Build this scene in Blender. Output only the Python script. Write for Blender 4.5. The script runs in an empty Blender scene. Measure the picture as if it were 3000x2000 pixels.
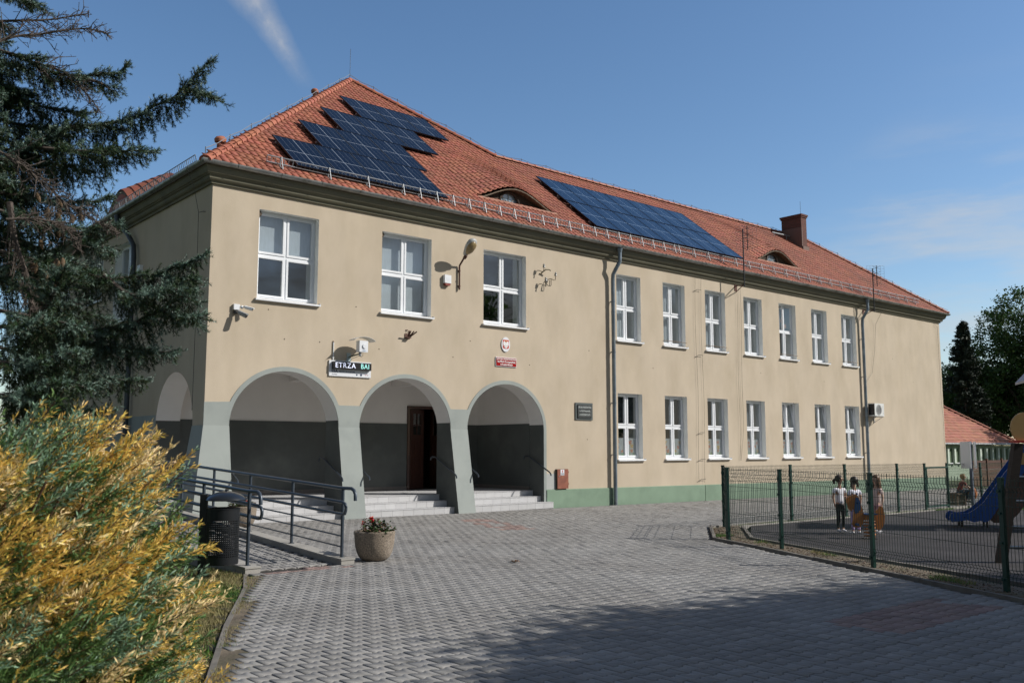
import bpy, bmesh, math, random
import numpy as np
from mathutils import Vector, Matrix, noise
from mathutils.geometry import tessellate_polygon
R = math.radians
S = bpy.context.scene
COL = S.collection

# ---------------------------------------------------------------- camera
cd = bpy.data.cameras.new('camera'); cam = bpy.data.objects.new('camera', cd); COL.objects.link(cam)
cam.location = (-7.456, -18.49, 1.62)
cam.rotation_euler = (R(90 + 6.624), 0, R(-40.566))
cd.sensor_width = 36; cd.lens = 2673.9 / 3000 * 36
cd.clip_start = 0.05; cd.clip_end = 2000
cd.dof.use_dof = True; cd.dof.focus_distance = 12.5; cd.dof.aperture_fstop = 5.0
S.camera = cam

# ---------------------------------------------------------------- sun and sky
SUN = Vector((0.72, -0.69, math.tan(R(35)))).normalized()
sl = bpy.data.lights.new('sun', 'SUN'); sl.energy = 4.6; sl.angle = R(0.53); sl.color = (1.0, 0.955, 0.88)
so = bpy.data.objects.new('sun', sl); COL.objects.link(so)
so.rotation_euler = SUN.to_track_quat('Z', 'Y').to_euler(); so.location = (10, -20, 20)

W = bpy.data.worlds.new('World'); S.world = W; W.use_nodes = True
wn = W.node_tree; wn.nodes.clear()
def N(t, ty, **k):
    n = t.nodes.new(ty)
    for a, v in k.items():
        if a[0] == 'i' and a[1:].isdigit(): n.inputs[int(a[1:])].default_value = v
        else: setattr(n, a, v)
    return n
def LK(t, a, b): t.links.new(a, b)
sky = N(wn, 'ShaderNodeTexSky'); sky.sky_type = 'NISHITA'; sky.sun_disc = False
sky.sun_elevation = R(35); sky.sun_rotation = math.atan2(0.72, -0.69)
sky.air_density = 1.0; sky.dust_density = 0.6; sky.ozone_density = 2.2; sky.altitude = 100
tc = N(wn, 'ShaderNodeTexCoord')
bg = N(wn, 'ShaderNodeBackground'); bg.inputs[1].default_value = 0.135
wo = N(wn, 'ShaderNodeOutputWorld')
def wmath(op, a, b=None, c=None):
    n = N(wn, 'ShaderNodeMath', operation=op)
    for i, x in enumerate((a, b, c)):
        if x is None: continue
        if hasattr(x, 'default_value') or hasattr(x, 'links'): LK(wn, x, n.inputs[i])
        else: n.inputs[i].default_value = x
    return n.outputs[0]
def wdot(vsock, v):
    n = N(wn, 'ShaderNodeVectorMath', operation='DOT_PRODUCT'); LK(wn, vsock, n.inputs[0]); n.inputs[1].default_value = v
    return n.outputs['Value']
def wrange(s, a, b, c=0.0, d=1.0):
    n = N(wn, 'ShaderNodeMapRange', interpolation_type='SMOOTHSTEP'); LK(wn, s, n.inputs[0])
    for i, x in enumerate((a, b, c, d)): n.inputs[i + 1].default_value = x
    return n.outputs[0]
gen = tc.outputs['Generated']
def wnoise(scale, detail=5, rough=0.55, stretch=None):
    n = N(wn, 'ShaderNodeTexNoise'); n.inputs['Scale'].default_value = scale; n.inputs['Detail'].default_value = detail; n.inputs['Roughness'].default_value = rough
    if stretch:
        m = N(wn, 'ShaderNodeMapping'); m.inputs['Scale'].default_value = stretch; LK(wn, gen, m.inputs[0]); LK(wn, m.outputs[0], n.inputs[0])
    else: LK(wn, gen, n.inputs[0])
    return n.outputs['Fac']
# an old contrail, along the great circle through a and b
ca = Vector((0.3623, 0.8215, 0.4403)).normalized(); cb = Vector((0.4295, 0.8241, 0.3692)).normalized()
nrm = ca.cross(cb).normalized(); along = (cb - ca).normalized()
across = wdot(gen, nrm); al = wdot(gen, along)
wob = wmath('MULTIPLY_ADD', wnoise(9, 4), 0.024, -0.012)
a2 = wmath('ABSOLUTE', wmath('ADD', across, wob))
t0, t1 = ca.dot(along), cb.dot(along)
wid = wrange(al, t0 - .06, t1, 0.029, 0.011)
core = wmath('SUBTRACT', 1.0, wmath('MINIMUM', wmath('DIVIDE', a2, wid), 1.0))
fade = wrange(al, t1 + .012, t1 - .07)
fib = wrange(wnoise(60, 6, .7), .25, .8, .45, 1.0)
trail = wmath('MULTIPLY', wmath('MULTIPLY', wmath('POWER', core, 1.0), fade), wmath('MULTIPLY', fib, .55))
# thin cirrus, stronger low on the right
blob = wrange(wdot(gen, Vector((0.905, 0.38, 0.165)).normalized()), .984, .9995)
blob2 = wrange(wdot(gen, Vector((0.93, 0.33, 0.24)).normalized()), .985, .9998)
cz = wnoise(3.2, 6, .6, (1, 1, 5.5))
c1 = wmath('MULTIPLY', blob, wrange(cz, .36, .72, 0, .66))
c2 = wmath('MULTIPLY', blob2, wrange(wnoise(2.6, 5, .6, (1, 1, 9)), .5, .8, 0, .05))
# cloud mirrored in panes, with more added out of view to neutralise ambient light
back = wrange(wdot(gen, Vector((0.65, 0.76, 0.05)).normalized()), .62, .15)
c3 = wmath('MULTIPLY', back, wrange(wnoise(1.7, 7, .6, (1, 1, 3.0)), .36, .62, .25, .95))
cm = wmath('MAXIMUM', wmath('MAXIMUM', trail, c1), c2)
hs = N(wn, 'ShaderNodeHueSaturation'); hs.inputs['Saturation'].default_value = 1.13; hs.inputs['Value'].default_value = 1.0
LK(wn, sky.outputs[0], hs.inputs['Color'])
mx = N(wn, 'ShaderNodeMixRGB'); LK(wn, cm, mx.inputs[0]); LK(wn, hs.outputs[0], mx.inputs[1]); mx.inputs[2].default_value = (4.6, 4.55, 4.45, 1)
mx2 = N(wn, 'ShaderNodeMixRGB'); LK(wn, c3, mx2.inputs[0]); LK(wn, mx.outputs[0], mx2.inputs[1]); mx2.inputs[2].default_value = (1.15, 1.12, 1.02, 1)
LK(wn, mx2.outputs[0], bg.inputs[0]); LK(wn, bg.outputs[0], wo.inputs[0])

S.view_settings.view_transform = 'Standard'; S.view_settings.look = 'None'
S.view_settings.exposure = 0.0; S.view_settings.gamma = 1
S.render.engine = 'CYCLES'

# ---------------------------------------------------------------- materials
MATS = {}
def rgb(h):
    return tuple(((int(h[i:i+2], 16) / 255 + .055) / 1.055) ** 2.4 if int(h[i:i+2], 16) > 10 else int(h[i:i+2], 16) / 255 / 12.92 for i in (0, 2, 4)) + (1,)
def mat(name, col, rough=.7, var=.0, vscale=3., isl=0., bump=0., bscale=40., metal=0., spec=.5, col2=None, c2scale=1., c2lo=.5, c2hi=.65, emit=0, trans=0., coat=0., stretch=(1, 1, 1), bdist=.01):
    """procedural material: base colour, large-scale blotches to col2, small variation, per-island variation, fine bump"""
    if name in MATS: return MATS[name]
    m = bpy.data.materials.new(name); m.use_nodes = True; MATS[name] = m
    t = m.node_tree; b = t.nodes['Principled BSDF']; out = t.nodes['Material Output']
    c = (col + (1,))[:4] if len(col) == 3 else col
    tcn = N(t, 'ShaderNodeTexCoord'); mp = N(t, 'ShaderNodeMapping'); mp.inputs['Scale'].default_value = stretch
    LK(t, tcn.outputs['Object'], mp.inputs[0])
    src = None
    def mixc(fac, a, bcol, mode='MIX'):
        n = N(t, 'ShaderNodeMixRGB', blend_type=mode)
        if hasattr(fac, 'links'): LK(t, fac, n.inputs[0])
        else: n.inputs[0].default_value = fac
        for i, x in ((1, a), (2, bcol)):
            if hasattr(x, 'links'): LK(t, x, n.inputs[i])
            else: n.inputs[i].default_value = x
        return n.outputs[0]
    src = c
    if col2 is not None:
        n = N(t, 'ShaderNodeTexNoise'); n.inputs['Scale'].default_value = c2scale; n.inputs['Detail'].default_value = 6; n.inputs['Roughness'].default_value = .62
        LK(t, mp.outputs[0], n.inputs[0])
        r = N(t, 'ShaderNodeMapRange'); LK(t, n.outputs['Fac'], r.inputs[0]); r.inputs[1].default_value = c2lo; r.inputs[2].default_value = c2hi
        c2 = (col2 + (1,))[:4] if len(col2) == 3 else col2
        src = mixc(r.outputs[0], src, c2)
    if var > 0:
        n = N(t, 'ShaderNodeTexNoise'); n.inputs['Scale'].default_value = vscale; n.inputs['Detail'].default_value = 5
        LK(t, mp.outputs[0], n.inputs[0])
        r = N(t, 'ShaderNodeMapRange'); LK(t, n.outputs['Fac'], r.inputs[0]); r.inputs[1].default_value = .3; r.inputs[2].default_value = .7; r.inputs[3].default_value = 1 - var; r.inputs[4].default_value = 1 + var
        h = N(t, 'ShaderNodeHueSaturation'); LK(t, r.outputs[0], h.inputs['Value'])
        if hasattr(src, 'links'): LK(t, src, h.inputs['Color'])
        else: h.inputs['Color'].default_value = src
        src = h.outputs[0]
    if isl > 0:
        g = N(t, 'ShaderNodeNewGeometry')
        r = N(t, 'ShaderNodeMapRange'); LK(t, g.outputs['Random Per Island'], r.inputs[0]); r.inputs[3].default_value = 1 - isl; r.inputs[4].default_value = 1 + isl
        h = N(t, 'ShaderNodeHueSaturation'); LK(t, r.outputs[0], h.inputs['Value'])
        w = N(t, 'ShaderNodeMath', operation='MULTIPLY'); LK(t, g.outputs['Random Per Island'], w.inputs[0]); w.inputs[1].default_value = 7.31
        w2 = N(t, 'ShaderNodeMath', operation='FRACT'); LK(t, w.outputs[0], w2.inputs[0])
        r2 = N(t, 'ShaderNodeMapRange'); LK(t, w2.outputs[0], r2.inputs[0]); r2.inputs[3].default_value = .5 - isl * .06; r2.inputs[4].default_value = .5 + isl * .06
        LK(t, r2.outputs[0], h.inputs['Hue'])
        if hasattr(src, 'links'): LK(t, src, h.inputs['Color'])
        else: h.inputs['Color'].default_value = src
        src = h.outputs[0]
    if hasattr(src, 'links'): LK(t, src, b.inputs['Base Color'])
    else: b.inputs['Base Color'].default_value = src
    b.inputs['Roughness'].default_value = rough; b.inputs['Metallic'].default_value = metal
    b.inputs['Specular IOR Level'].default_value = spec; b.inputs['Coat Weight'].default_value = coat
    if emit: b.inputs['Emission Color'].default_value = c; b.inputs['Emission Strength'].default_value = emit
    if bump > 0:
        n = N(t, 'ShaderNodeTexNoise'); n.inputs['Scale'].default_value = bscale; n.inputs['Detail'].default_value = 6; n.inputs['Roughness'].default_value = .6
        LK(t, mp.outputs[0], n.inputs[0])
        bp = N(t, 'ShaderNodeBump'); bp.inputs['Strength'].default_value = bump; bp.inputs['Distance'].default_value = bdist
        LK(t, n.outputs['Fac'], bp.inputs['Height']); LK(t, bp.outputs[0], b.inputs['Normal'])
    if trans > 0:
        tr = N(t, 'ShaderNodeBsdfTranslucent'); ms = N(t, 'ShaderNodeMixShader'); ms.inputs[0].default_value = trans
        if hasattr(src, 'links'): LK(t, src, tr.inputs[0])
        else: tr.inputs[0].default_value = src
        LK(t, b.outputs[0], ms.inputs[1]); LK(t, tr.outputs[0], ms.inputs[2]); LK(t, ms.outputs[0], out.inputs[0])
    return m
def glass_mat(name, tint=(.75, .8, .82), ior=1.9):
    if name in MATS: return MATS[name]
    m = bpy.data.materials.new(name); m.use_nodes = True; MATS[name] = m; t = m.node_tree; t.nodes.clear()
    o = N(t, 'ShaderNodeOutputMaterial'); tr = N(t, 'ShaderNodeBsdfTransparent'); gl = N(t, 'ShaderNodeBsdfGlossy')
    tr.inputs[0].default_value = tint + (1,); gl.inputs['Roughness'].default_value = .015; gl.inputs[0].default_value = (.95, .97, 1, 1)
    n = N(t, 'ShaderNodeTexNoise'); n.inputs['Scale'].default_value = 1.6; n.inputs['Detail'].default_value = 1
    tcn = N(t, 'ShaderNodeTexCoord'); LK(t, tcn.outputs['Object'], n.inputs[0])
    bp = N(t, 'ShaderNodeBump'); bp.inputs['Strength'].default_value = .12; bp.inputs['Distance'].default_value = .02; LK(t, n.outputs['Fac'], bp.inputs['Height']); LK(t, bp.outputs[0], gl.inputs['Normal'])
    ge = N(t, 'ShaderNodeNewGeometry'); dp = N(t, 'ShaderNodeVectorMath', operation='DOT_PRODUCT'); LK(t, ge.outputs['Incoming'], dp.inputs[0]); LK(t, ge.outputs['Normal'], dp.inputs[1])
    def m_(op, a, b_=None):
        q = N(t, 'ShaderNodeMath', operation=op); q.use_clamp = False
        for i, x in enumerate((a, b_)):
            if x is None: continue
            if hasattr(x, 'links'): LK(t, x, q.inputs[i])
            else: q.inputs[i].default_value = x
        return q.outputs[0]
    f0 = ((ior - 1) / (ior + 1)) ** 2 + .10
    sch = m_('POWER', m_('SUBTRACT', 1., m_('ABSOLUTE', dp.outputs['Value'])), 4.)
    fr = N(t, 'ShaderNodeMath', operation='MULTIPLY_ADD'); LK(t, sch, fr.inputs[0]); fr.inputs[1].default_value = 1 - f0; fr.inputs[2].default_value = f0
    ms = N(t, 'ShaderNodeMixShader')
    LK(t, fr.outputs[0], ms.inputs[0]); LK(t, tr.outputs[0], ms.inputs[1]); LK(t, gl.outputs[0], ms.inputs[2]); LK(t, ms.outputs[0], o.inputs[0])
    return m

# ---------------------------------------------------------------- mesh helpers
class MB:
    def __init__(s): s.v = []; s.f = []; s.m = []; s.cur = 0
    def quad(s, *p):
        n = len(s.v); s.v += [tuple(q) for q in p]; s.f.append(tuple(range(n, n + len(p)))); s.m.append(s.cur); return s
    def box(s, x0, x1, y0, y1, z0, z1):
        n = len(s.v); s.v += [(x, y, z) for z in (z0, z1) for y in (y0, y1) for x in (x0, x1)]
        for q in ((0, 2, 3, 1), (4, 5, 7, 6), (0, 1, 5, 4), (2, 6, 7, 3), (0, 4, 6, 2), (1, 3, 7, 5)):
            s.f.append(tuple(n + i for i in q)); s.m.append(s.cur)
        return s
    def hexa(s, p):   # 8 points: bottom 4 (ccw from above), top 4
        n = len(s.v); s.v += [tuple(q) for q in p]
        for q in ((3, 2, 1, 0), (4, 5, 6, 7), (0, 1, 5, 4), (1, 2, 6, 5), (2, 3, 7, 6), (3, 0, 4, 7)):
            s.f.append(tuple(n + i for i in q)); s.m.append(s.cur)
        return s
    def tube(s, pts, r, n=8, caps=True, flat=1.0):
        pts = [Vector(p) for p in pts]; rr = r if hasattr(r, '__len__') else [r] * len(pts)
        base = len(s.v); up = None
        for i, p in enumerate(pts):
            d = (pts[min(i + 1, len(pts) - 1)] - pts[max(i - 1, 0)])
            if d.length < 1e-9: d = Vector((0, 0, 1))
            d.normalize()
            if up is None:
                up = Vector((0, 0, 1)) if abs(d.z) < .9 else Vector((1, 0, 0))
            a = d.cross(up)
            if a.length < 1e-6: a = d.orthogonal()
            a.normalize(); b = a.cross(d).normalized(); up = b
            for k in range(n):
                t = 2 * math.pi * k / n
                q = p + a * math.cos(t) * rr[i] + b * math.sin(t) * rr[i] * flat
                s.v.append(tuple(q))
        for i in range(len(pts) - 1):
            for k in range(n):
                k2 = (k + 1) % n
                s.f.append((base + i * n + k, base + i * n + k2, base + (i + 1) * n + k2, base + (i + 1) * n + k)); s.m.append(s.cur)
        if caps:
            s.f.append(tuple(base + k for k in range(n - 1, -1, -1))); s.m.append(s.cur)
            s.f.append(tuple(base + (len(pts) - 1) * n + k for k in range(n))); s.m.append(s.cur)
        return s
    def lathe(s, prof, c=(0, 0, 0), n=24, caps=True):
        base = len(s.v)
        for r, z in prof:
            for k in range(n):
                t = 2 * math.pi * k / n; s.v.append((c[0] + r * math.cos(t), c[1] + r * math.sin(t), c[2] + z))
        for i in range(len(prof) - 1):
            for k in range(n):
                k2 = (k + 1) % n; s.f.append((base + i * n + k, base + i * n + k2, base + (i + 1) * n + k2, base + (i + 1) * n + k)); s.m.append(s.cur)
        if caps:
            s.f.append(tuple(base + k for k in range(n - 1, -1, -1))); s.m.append(s.cur)
            s.f.append(tuple(base + (len(prof) - 1) * n + k for k in range(n))); s.m.append(s.cur)
        return s
    def ball(s, c, r, n=10, sc=(1, 1, 1)):
        prof = []
        h = max(4, n // 2)
        base = len(s.v)
        for i in range(h + 1):
            a = -math.pi / 2 + math.pi * i / h
            for k in range(n):
                t = 2 * math.pi * k / n
                s.v.append((c[0] + r * sc[0] * math.cos(a) * math.cos(t), c[1] + r * sc[1] * math.cos(a) * math.sin(t), c[2] + r * sc[2] * math.sin(a)))
        for i in range(h):
            for k in range(n):
                k2 = (k + 1) % n; s.f.append((base + i * n + k, base + i * n + k2, base + (i + 1) * n + k2, base + (i + 1) * n + k)); s.m.append(s.cur)
        return s
    def plate(s, outer, holes, fn, t, side=None):
        """2D outline with holes -> slab; fn(u,v,w) maps, w in [0,t]; side(u,v,u2,v2,kind) -> material of the edge faces"""
        loops = [outer] + list(holes)
        tri = tessellate_polygon([[Vector((u, v, 0)) for u, v in l] for l in loops])
        flat = [q for l in loops for q in l]; b = len(s.v)
        s.v += [tuple(fn(u, v, 0)) for u, v in flat]; s.v += [tuple(fn(u, v, t)) for u, v in flat]; n = len(flat)
        for a in tri:
            s.f.append((b + a[0], b + a[1], b + a[2])); s.m.append(s.cur)
            s.f.append((b + n + a[2], b + n + a[1], b + n + a[0])); s.m.append(s.cur)
        o = 0
        for li, l in enumerate(loops):
            for i in range(len(l)):
                j = (i + 1) % len(l)
                s.f.append((b + o + i, b + o + j, b + n + o + j, b + n + o + i))
                s.m.append(side(l[i], l[j], li) if side else s.cur)
            o += len(l)
        return s
    def prism(s, poly, d):      # 3D polygon extruded along vector d
        n = len(poly); b = len(s.v); d = Vector(d)
        s.v += [tuple(p) for p in poly] + [tuple(Vector(p) + d) for p in poly]
        s.f.append(tuple(range(b, b + n))); s.m.append(s.cur); s.f.append(tuple(range(b + 2 * n - 1, b + n - 1, -1))); s.m.append(s.cur)
        for i in range(n):
            j = (i + 1) % n; s.f.append((b + i, b + j, b + n + j, b + n + i)); s.m.append(s.cur)
        return s
    def build(s, name, mats, parent=None, smooth=False, ws=True, recalc=True):
        me = bpy.data.meshes.new(name); me.from_pydata(s.v, [], s.f)
        if not isinstance(mats, (list, tuple)): mats = [mats]
        for m in mats: me.materials.append(m)
        if len(mats) > 1: me.polygons.foreach_set('material_index', s.m)
        if recalc:
            b = bmesh.new(); b.from_mesh(me); bmesh.ops.recalc_face_normals(b, faces=b.faces); b.to_mesh(me); b.free()
        if smooth:
            me.polygons.foreach_set('use_smooth', [True] * len(me.polygons))
            me.set_sharp_from_angle(angle=R(40))
        me.update()
        return link(name, me, parent)
def link(name, me, parent=None):
    o = bpy.data.objects.new(name, me); COL.objects.link(o)
    if parent is not None: o.parent = parent; o.matrix_parent_inverse = inv(parent)
    return o
def inv(p):
    m = Matrix.Identity(4); q = p
    while q is not None:
        m = q.matrix_parent_inverse @ Matrix.LocRotScale(q.location, q.rotation_euler, q.scale) @ m if q.parent is not None else Matrix.LocRotScale(q.location, q.rotation_euler, q.scale) @ m
        q = q.parent
    return m.inverted()
def tag(o, label=None, cat=None, group=None, kind=None):
    if label: o['label'] = label
    if cat: o['category'] = cat
    if group: o['group'] = group
    if kind: o['kind'] = kind
    return o
def thing(name, label, cat, loc=(0, 0, 0), group=None):
    o = bpy.data.objects.new(name, None); COL.objects.link(o); o.empty_display_size = .2
    o.location = loc; return tag(o, label, cat, group)
def fast(name, V, F, mats, parent=None, mi=None, smooth=False):
    """numpy mesh; V (n,3), F (m,k)"""
    me = bpy.data.meshes.new(name); V = np.asarray(V, np.float32)
    Fs = F if isinstance(F, list) else [F]
    me.vertices.add(len(V)); me.vertices.foreach_set('co', V.ravel())
    tot = sum(f.size for f in Fs); npoly = sum(len(f) for f in Fs)
    me.loops.add(tot); me.loops.foreach_set('vertex_index', np.concatenate([f.ravel() for f in Fs]).astype(np.int32))
    me.polygons.add(npoly)
    lt = np.concatenate([np.full(len(f), f.shape[1]) for f in Fs]); ls = np.concatenate([[0], np.cumsum(lt)[:-1]])
    me.polygons.foreach_set('loop_start', ls.astype(np.int32)); me.polygons.foreach_set('loop_total', lt.astype(np.int32))
    if not isinstance(mats, (list, tuple)): mats = [mats]
    for m in mats: me.materials.append(m)
    if mi is not None: me.polygons.foreach_set('material_index', np.asarray(mi, np.int32))
    if smooth: me.polygons.foreach_set('use_smooth', [True] * npoly)
    me.update(calc_edges=True); me.validate()
    return link(name, me, parent)
def copy_tree(o, loc=None, rot=None, parent=None, top=True):
    c = o.copy(); COL.objects.link(c)
    if parent is not None: c.parent = parent; c.matrix_parent_inverse = o.matrix_parent_inverse.copy()
    if loc is not None: c.location = loc
    if rot is not None: c.rotation_euler = rot
    for ch in list(o.children): copy_tree(ch, parent=c, top=False)
    return c
def text(body, size, M, m, parent, name='lettering', align='CENTER', bold=0., depth=.002, sx=1.0, space=1.0, line=1.0):
    cu = bpy.data.curves.new(name, 'FONT'); cu.body = body; cu.size = size; cu.align_x = align; cu.align_y = 'CENTER'
    cu.extrude = depth; cu.offset = bold; cu.space_character = space; cu.space_line = line; cu.resolution_u = 3
    o = bpy.data.objects.new(name, cu); COL.objects.link(o)
    dg = bpy.context.evaluated_depsgraph_get(); me = bpy.data.meshes.new_from_object(o.evaluated_get(dg))
    bpy.data.objects.remove(o); me.transform(M @ Matrix.Diagonal((sx, 1, 1, 1))); me.materials.clear(); me.materials.append(m); me.name = name
    return link(name, me, parent)
def MF(x, y, z): # matrix for text standing on a plane facing -Y
    return Matrix.Translation((x, y, z)) @ Matrix.Rotation(R(90), 4, 'X')
rnd = random.Random(7); rng = np.random.default_rng(11)
def gz(x): return -0.0065 * (x - 8)

beige = mat('beige_render', (.53, .448, .345), .9, var=.06, vscale=1.3, bump=.5, bscale=55, col2=(.465, .388, .287), c2scale=.9, c2lo=.42, c2hi=.72, stretch=(1.2, 1.2, .6), bdist=.006)
greyp = mat('grey_green_render', (.31, .34, .325), .85, var=.05, vscale=1.6, bump=.3, bscale=50, col2=(.26, .29, .28), c2scale=.9, c2lo=.5, c2hi=.7, bdist=.005)
dadop = mat('dark_grey_dado_paint', (.085, .093, .088), .6, var=.10, vscale=2., bump=.2, bscale=45, col2=(.12, .13, .12), c2scale=1.3, c2lo=.5, c2hi=.75, bdist=.004)
whitep = mat('porch_white_paint', (.82, .79, .76), .8, var=.03, vscale=2, bump=.25, bscale=45, bdist=.004)
greenp = mat('green_plinth_paint', (.20, .29, .21), .8, var=.07, vscale=1.8, bump=.3, bscale=50, col2=(.17, .25, .18), c2scale=1.1, bdist=.005)
reveal = mat('white_reveal_paint', (.84, .84, .81), .7, var=.04, vscale=6, bump=.15, bscale=60, bdist=.003)
pvc = mat('white_pvc', (.78, .80, .83), .35, var=.01, vscale=8)
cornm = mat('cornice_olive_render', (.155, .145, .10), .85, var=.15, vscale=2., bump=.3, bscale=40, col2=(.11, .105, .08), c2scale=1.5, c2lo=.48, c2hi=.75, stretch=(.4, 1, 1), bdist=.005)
zinc = mat('weathered_zinc', (.30, .31, .31), .42, var=.18, vscale=4, metal=.75, col2=(.18, .18, .17), c2scale=3)
steel = mat('galvanised_steel', (.30, .32, .34), .5, metal=.3, var=.08, vscale=10)
clay = mat('clay_tile', (.295, .092, .052), .75, isl=.13, var=.16, vscale=1.2, bump=.15, bscale=90, col2=(.22, .075, .046), c2scale=.5, c2lo=.45, c2hi=.75, bdist=.003)
clayr = mat('clay_ridge_tile', (.37, .125, .07), .7, isl=.14, var=.10, vscale=3)
darkm = mat('dark_void', (.02, .018, .016), .9)
wood_old = mat('weathered_wood', (.12, .085, .055), .85, var=.35, vscale=14, stretch=(1, 1, 6), col2=(.22, .19, .15), c2scale=8)
glass = glass_mat('window_glass')
plaster_in = mat('indoor_plaster', (.17, .145, .115), .9, var=.05)
whitec = mat('white_cloth', (.72, .74, .76), .8, var=.06, vscale=4, stretch=(6, 1, 1), trans=.15)
greyc = mat('grey_cloth', (.30, .31, .33), .8, var=.15, vscale=3, stretch=(6, 1, 1))
greyd = mat('dark_grey_screen', (.085, .085, .095), .8, var=.15, vscale=3)
blackm = mat('black_plastic', (.02, .02, .022), .4)

# ================================================================ SETTING: ground, paving, kerbs
soil = mat('soil_and_grass', (.060, .062, .028), .95, var=.3, vscale=6, bump=.6, bscale=14, col2=(.05, .085, .022), c2scale=1.1, c2lo=.42, c2hi=.6, bdist=.03)
b = MB()
def gq(b, x0, x1, y0, y1, dz, nx=1):
    for i in range(nx):
        a = x0 + (x1 - x0) * i / nx; c = x0 + (x1 - x0) * (i + 1) / nx
        b.quad((a, y0, gz(a) + dz), (c, y0, gz(c) + dz), (c, y1, gz(c) + dz), (a, y1, gz(a) + dz))
gq(b, -300, 500, -300, 600, -.06)
tag(b.build('ground', soil), kind='structure')

KERB_L = [(-.86, -7.50), (-2.44, -7.55), (-2.9, -8.56), (-3.34, -9.38), (-3.98, -10.56), (-4.9, -12.4), (-6.1, -15.0), (-7.4, -18.0), (-8.6, -21)]
KERB_P = [(8.09, -6.62), (5.93, -8.35), (5.27, -9.75), (4.56, -11.14), (3.54, -13.18), (2.6, -15.1), (1.7, -17.0), (0.2, -20)]
def kx(y, K):
    if y > K[0][1]: return K[0][0]
    for (a, ya), (c, yc) in zip(K, K[1:]):
        if yc <= y <= ya: return a + (c - a) * (ya - y) / max(1e-6, ya - yc)
    return K[-1][0]
def in_play(x, y, m=0): return y < -6.62 + m and x > kx(y, KERB_P) - m

def paver_field(cells, zfun, name, mats, mi=None):
    """double-T interlocking pavers, each with bevelled edges, one island per stone"""
    K_ = .9
    f, d, lo, hi = .033 * K_, .028 * K_, .0685 * K_, .0965 * K_
    g = .0032
    L = .1 * K_ - .0062
    out = np.array([(-L, -hi + g), (-L, hi - g), (-L + f - .005, hi - g), (-L + f + d - .005, lo - g), (L - f - d + .005, lo - g), (L - f + .005, hi - g), (L, hi - g),
                    (L, -hi + g), (L - f + .006, -hi + g), (L - f - d + .006, -lo + g), (-L + f + d - .006, -lo + g), (-L + f - .006, -hi + g)])[::-1]
    c = np.array(cells); n = len(c)
    ins = out * np.array([.955, .95])
    jz = rng.normal(0, .0012, n); rot = rng.normal(0, .006, n); tx = rng.normal(0, .006, n); ty = rng.normal(0, .006, n); off = rng.normal(0, .0007, (n, 2))
    V = []
    for ring, z in ((out, -.03), (out, -.0045), (ins, 0.)):
        cr, sr = np.cos(rot)[:, None], np.sin(rot)[:, None]
        x = ring[None, :, 0] * cr - ring[None, :, 1] * sr; y = ring[None, :, 0] * sr + ring[None, :, 1] * cr
        X = x + (c[:, 0] + off[:, 0])[:, None]; Y = y + (c[:, 1] + off[:, 1])[:, None]
        Z = zfun(X, Y) + z + jz[:, None] + x * tx[:, None] + y * ty[:, None]
        V.append(np.stack([X, Y, Z], -1))
    V = np.concatenate(V, 1)          # n,36,3
    base = (np.arange(n) * 36)[:, None]
    top = base + np.arange(24, 36)[None]
    q = []
    for r in (0, 12):
        for k in range(12):
            k2 = (k + 1) % 12; q.append((r + k, r + k2, r + 12 + k2, r + 12 + k))
    q = np.array(q); Q = (base[:, :, None] + q[None]).reshape(-1, 4)
    mi_all = None
    if mi is not None: mi_all = np.concatenate([np.asarray(mi), np.repeat(np.asarray(mi), 24)])
    return fast(name, V.reshape(-1, 3), [top, Q], mats, mi=mi_all)
stone = mat('grey_paver', (.265, .258, .25), .85, isl=.12, var=.10, vscale=1.1, bump=.5, bscale=220, col2=(.22, .21, .20), c2scale=.45, c2lo=.4, c2hi=.7, bdist=.004)
stoner = mat('red_paver', (.26, .185, .165), .85, isl=.15, var=.12, vscale=1.5, bump=.5, bscale=220, bdist=.004)
jointm = mat('paver_joint_sand', (.028, .025, .021), .95, var=.3, vscale=8, bump=.4, bscale=60)
def ramp_z(y): return .052 + np.clip((np.asarray(y) + 7.3) * .052, 0, .385)
cells, mi, rcells = [], [], []
ny = 0; y = -.25
while y > -19.5:
    sh = .09 if ny % 2 else 0
    for i in range(-66, 212):
        x = i * .18 + sh
        if x > 34 or x < -7: continue
        lim = -.24 if x < 9.7 else -.07
        if -.8 > x > -.0: continue
        if y > -7.5 and x < -.95:
            if -2.16 < x < -1.12 and y > -7.3: rcells.append((x, y))
            continue
        if y > lim and x < 9.8: continue
        if x < kx(y, KERB_L) + .14 and y < -7.45: continue
        if y > -7.45 and x < -.74: continue
        if in_play(x, y, .13): continue
        if math.hypot(x + 7.4, y + 18.5) > 34 and y < -6.7: continue
        cells.append((x, y))
        px, py = x - 5.0, y + 3.35
        red = False
        a = px * .35 + py * .94; c_ = px * .94 - py * .35
        if abs(a) < 1.45 and abs(c_) < .36 and not (abs(a) < .6 and abs(c_) < .14): red = True
        if -2.3 < x < -1.0 and -7.75 < y < -7.45: red = True
        if .2 < x < 2.4 and -14.6 < y < -13.9: red = True
        mi.append(1 if red and rnd.random() < .93 else 0)
    y -= .1485; ny += 1
tag(paver_field(cells, lambda X, Y: gz(X), 'pavement', [stone, stoner], mi), kind='structure')
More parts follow.
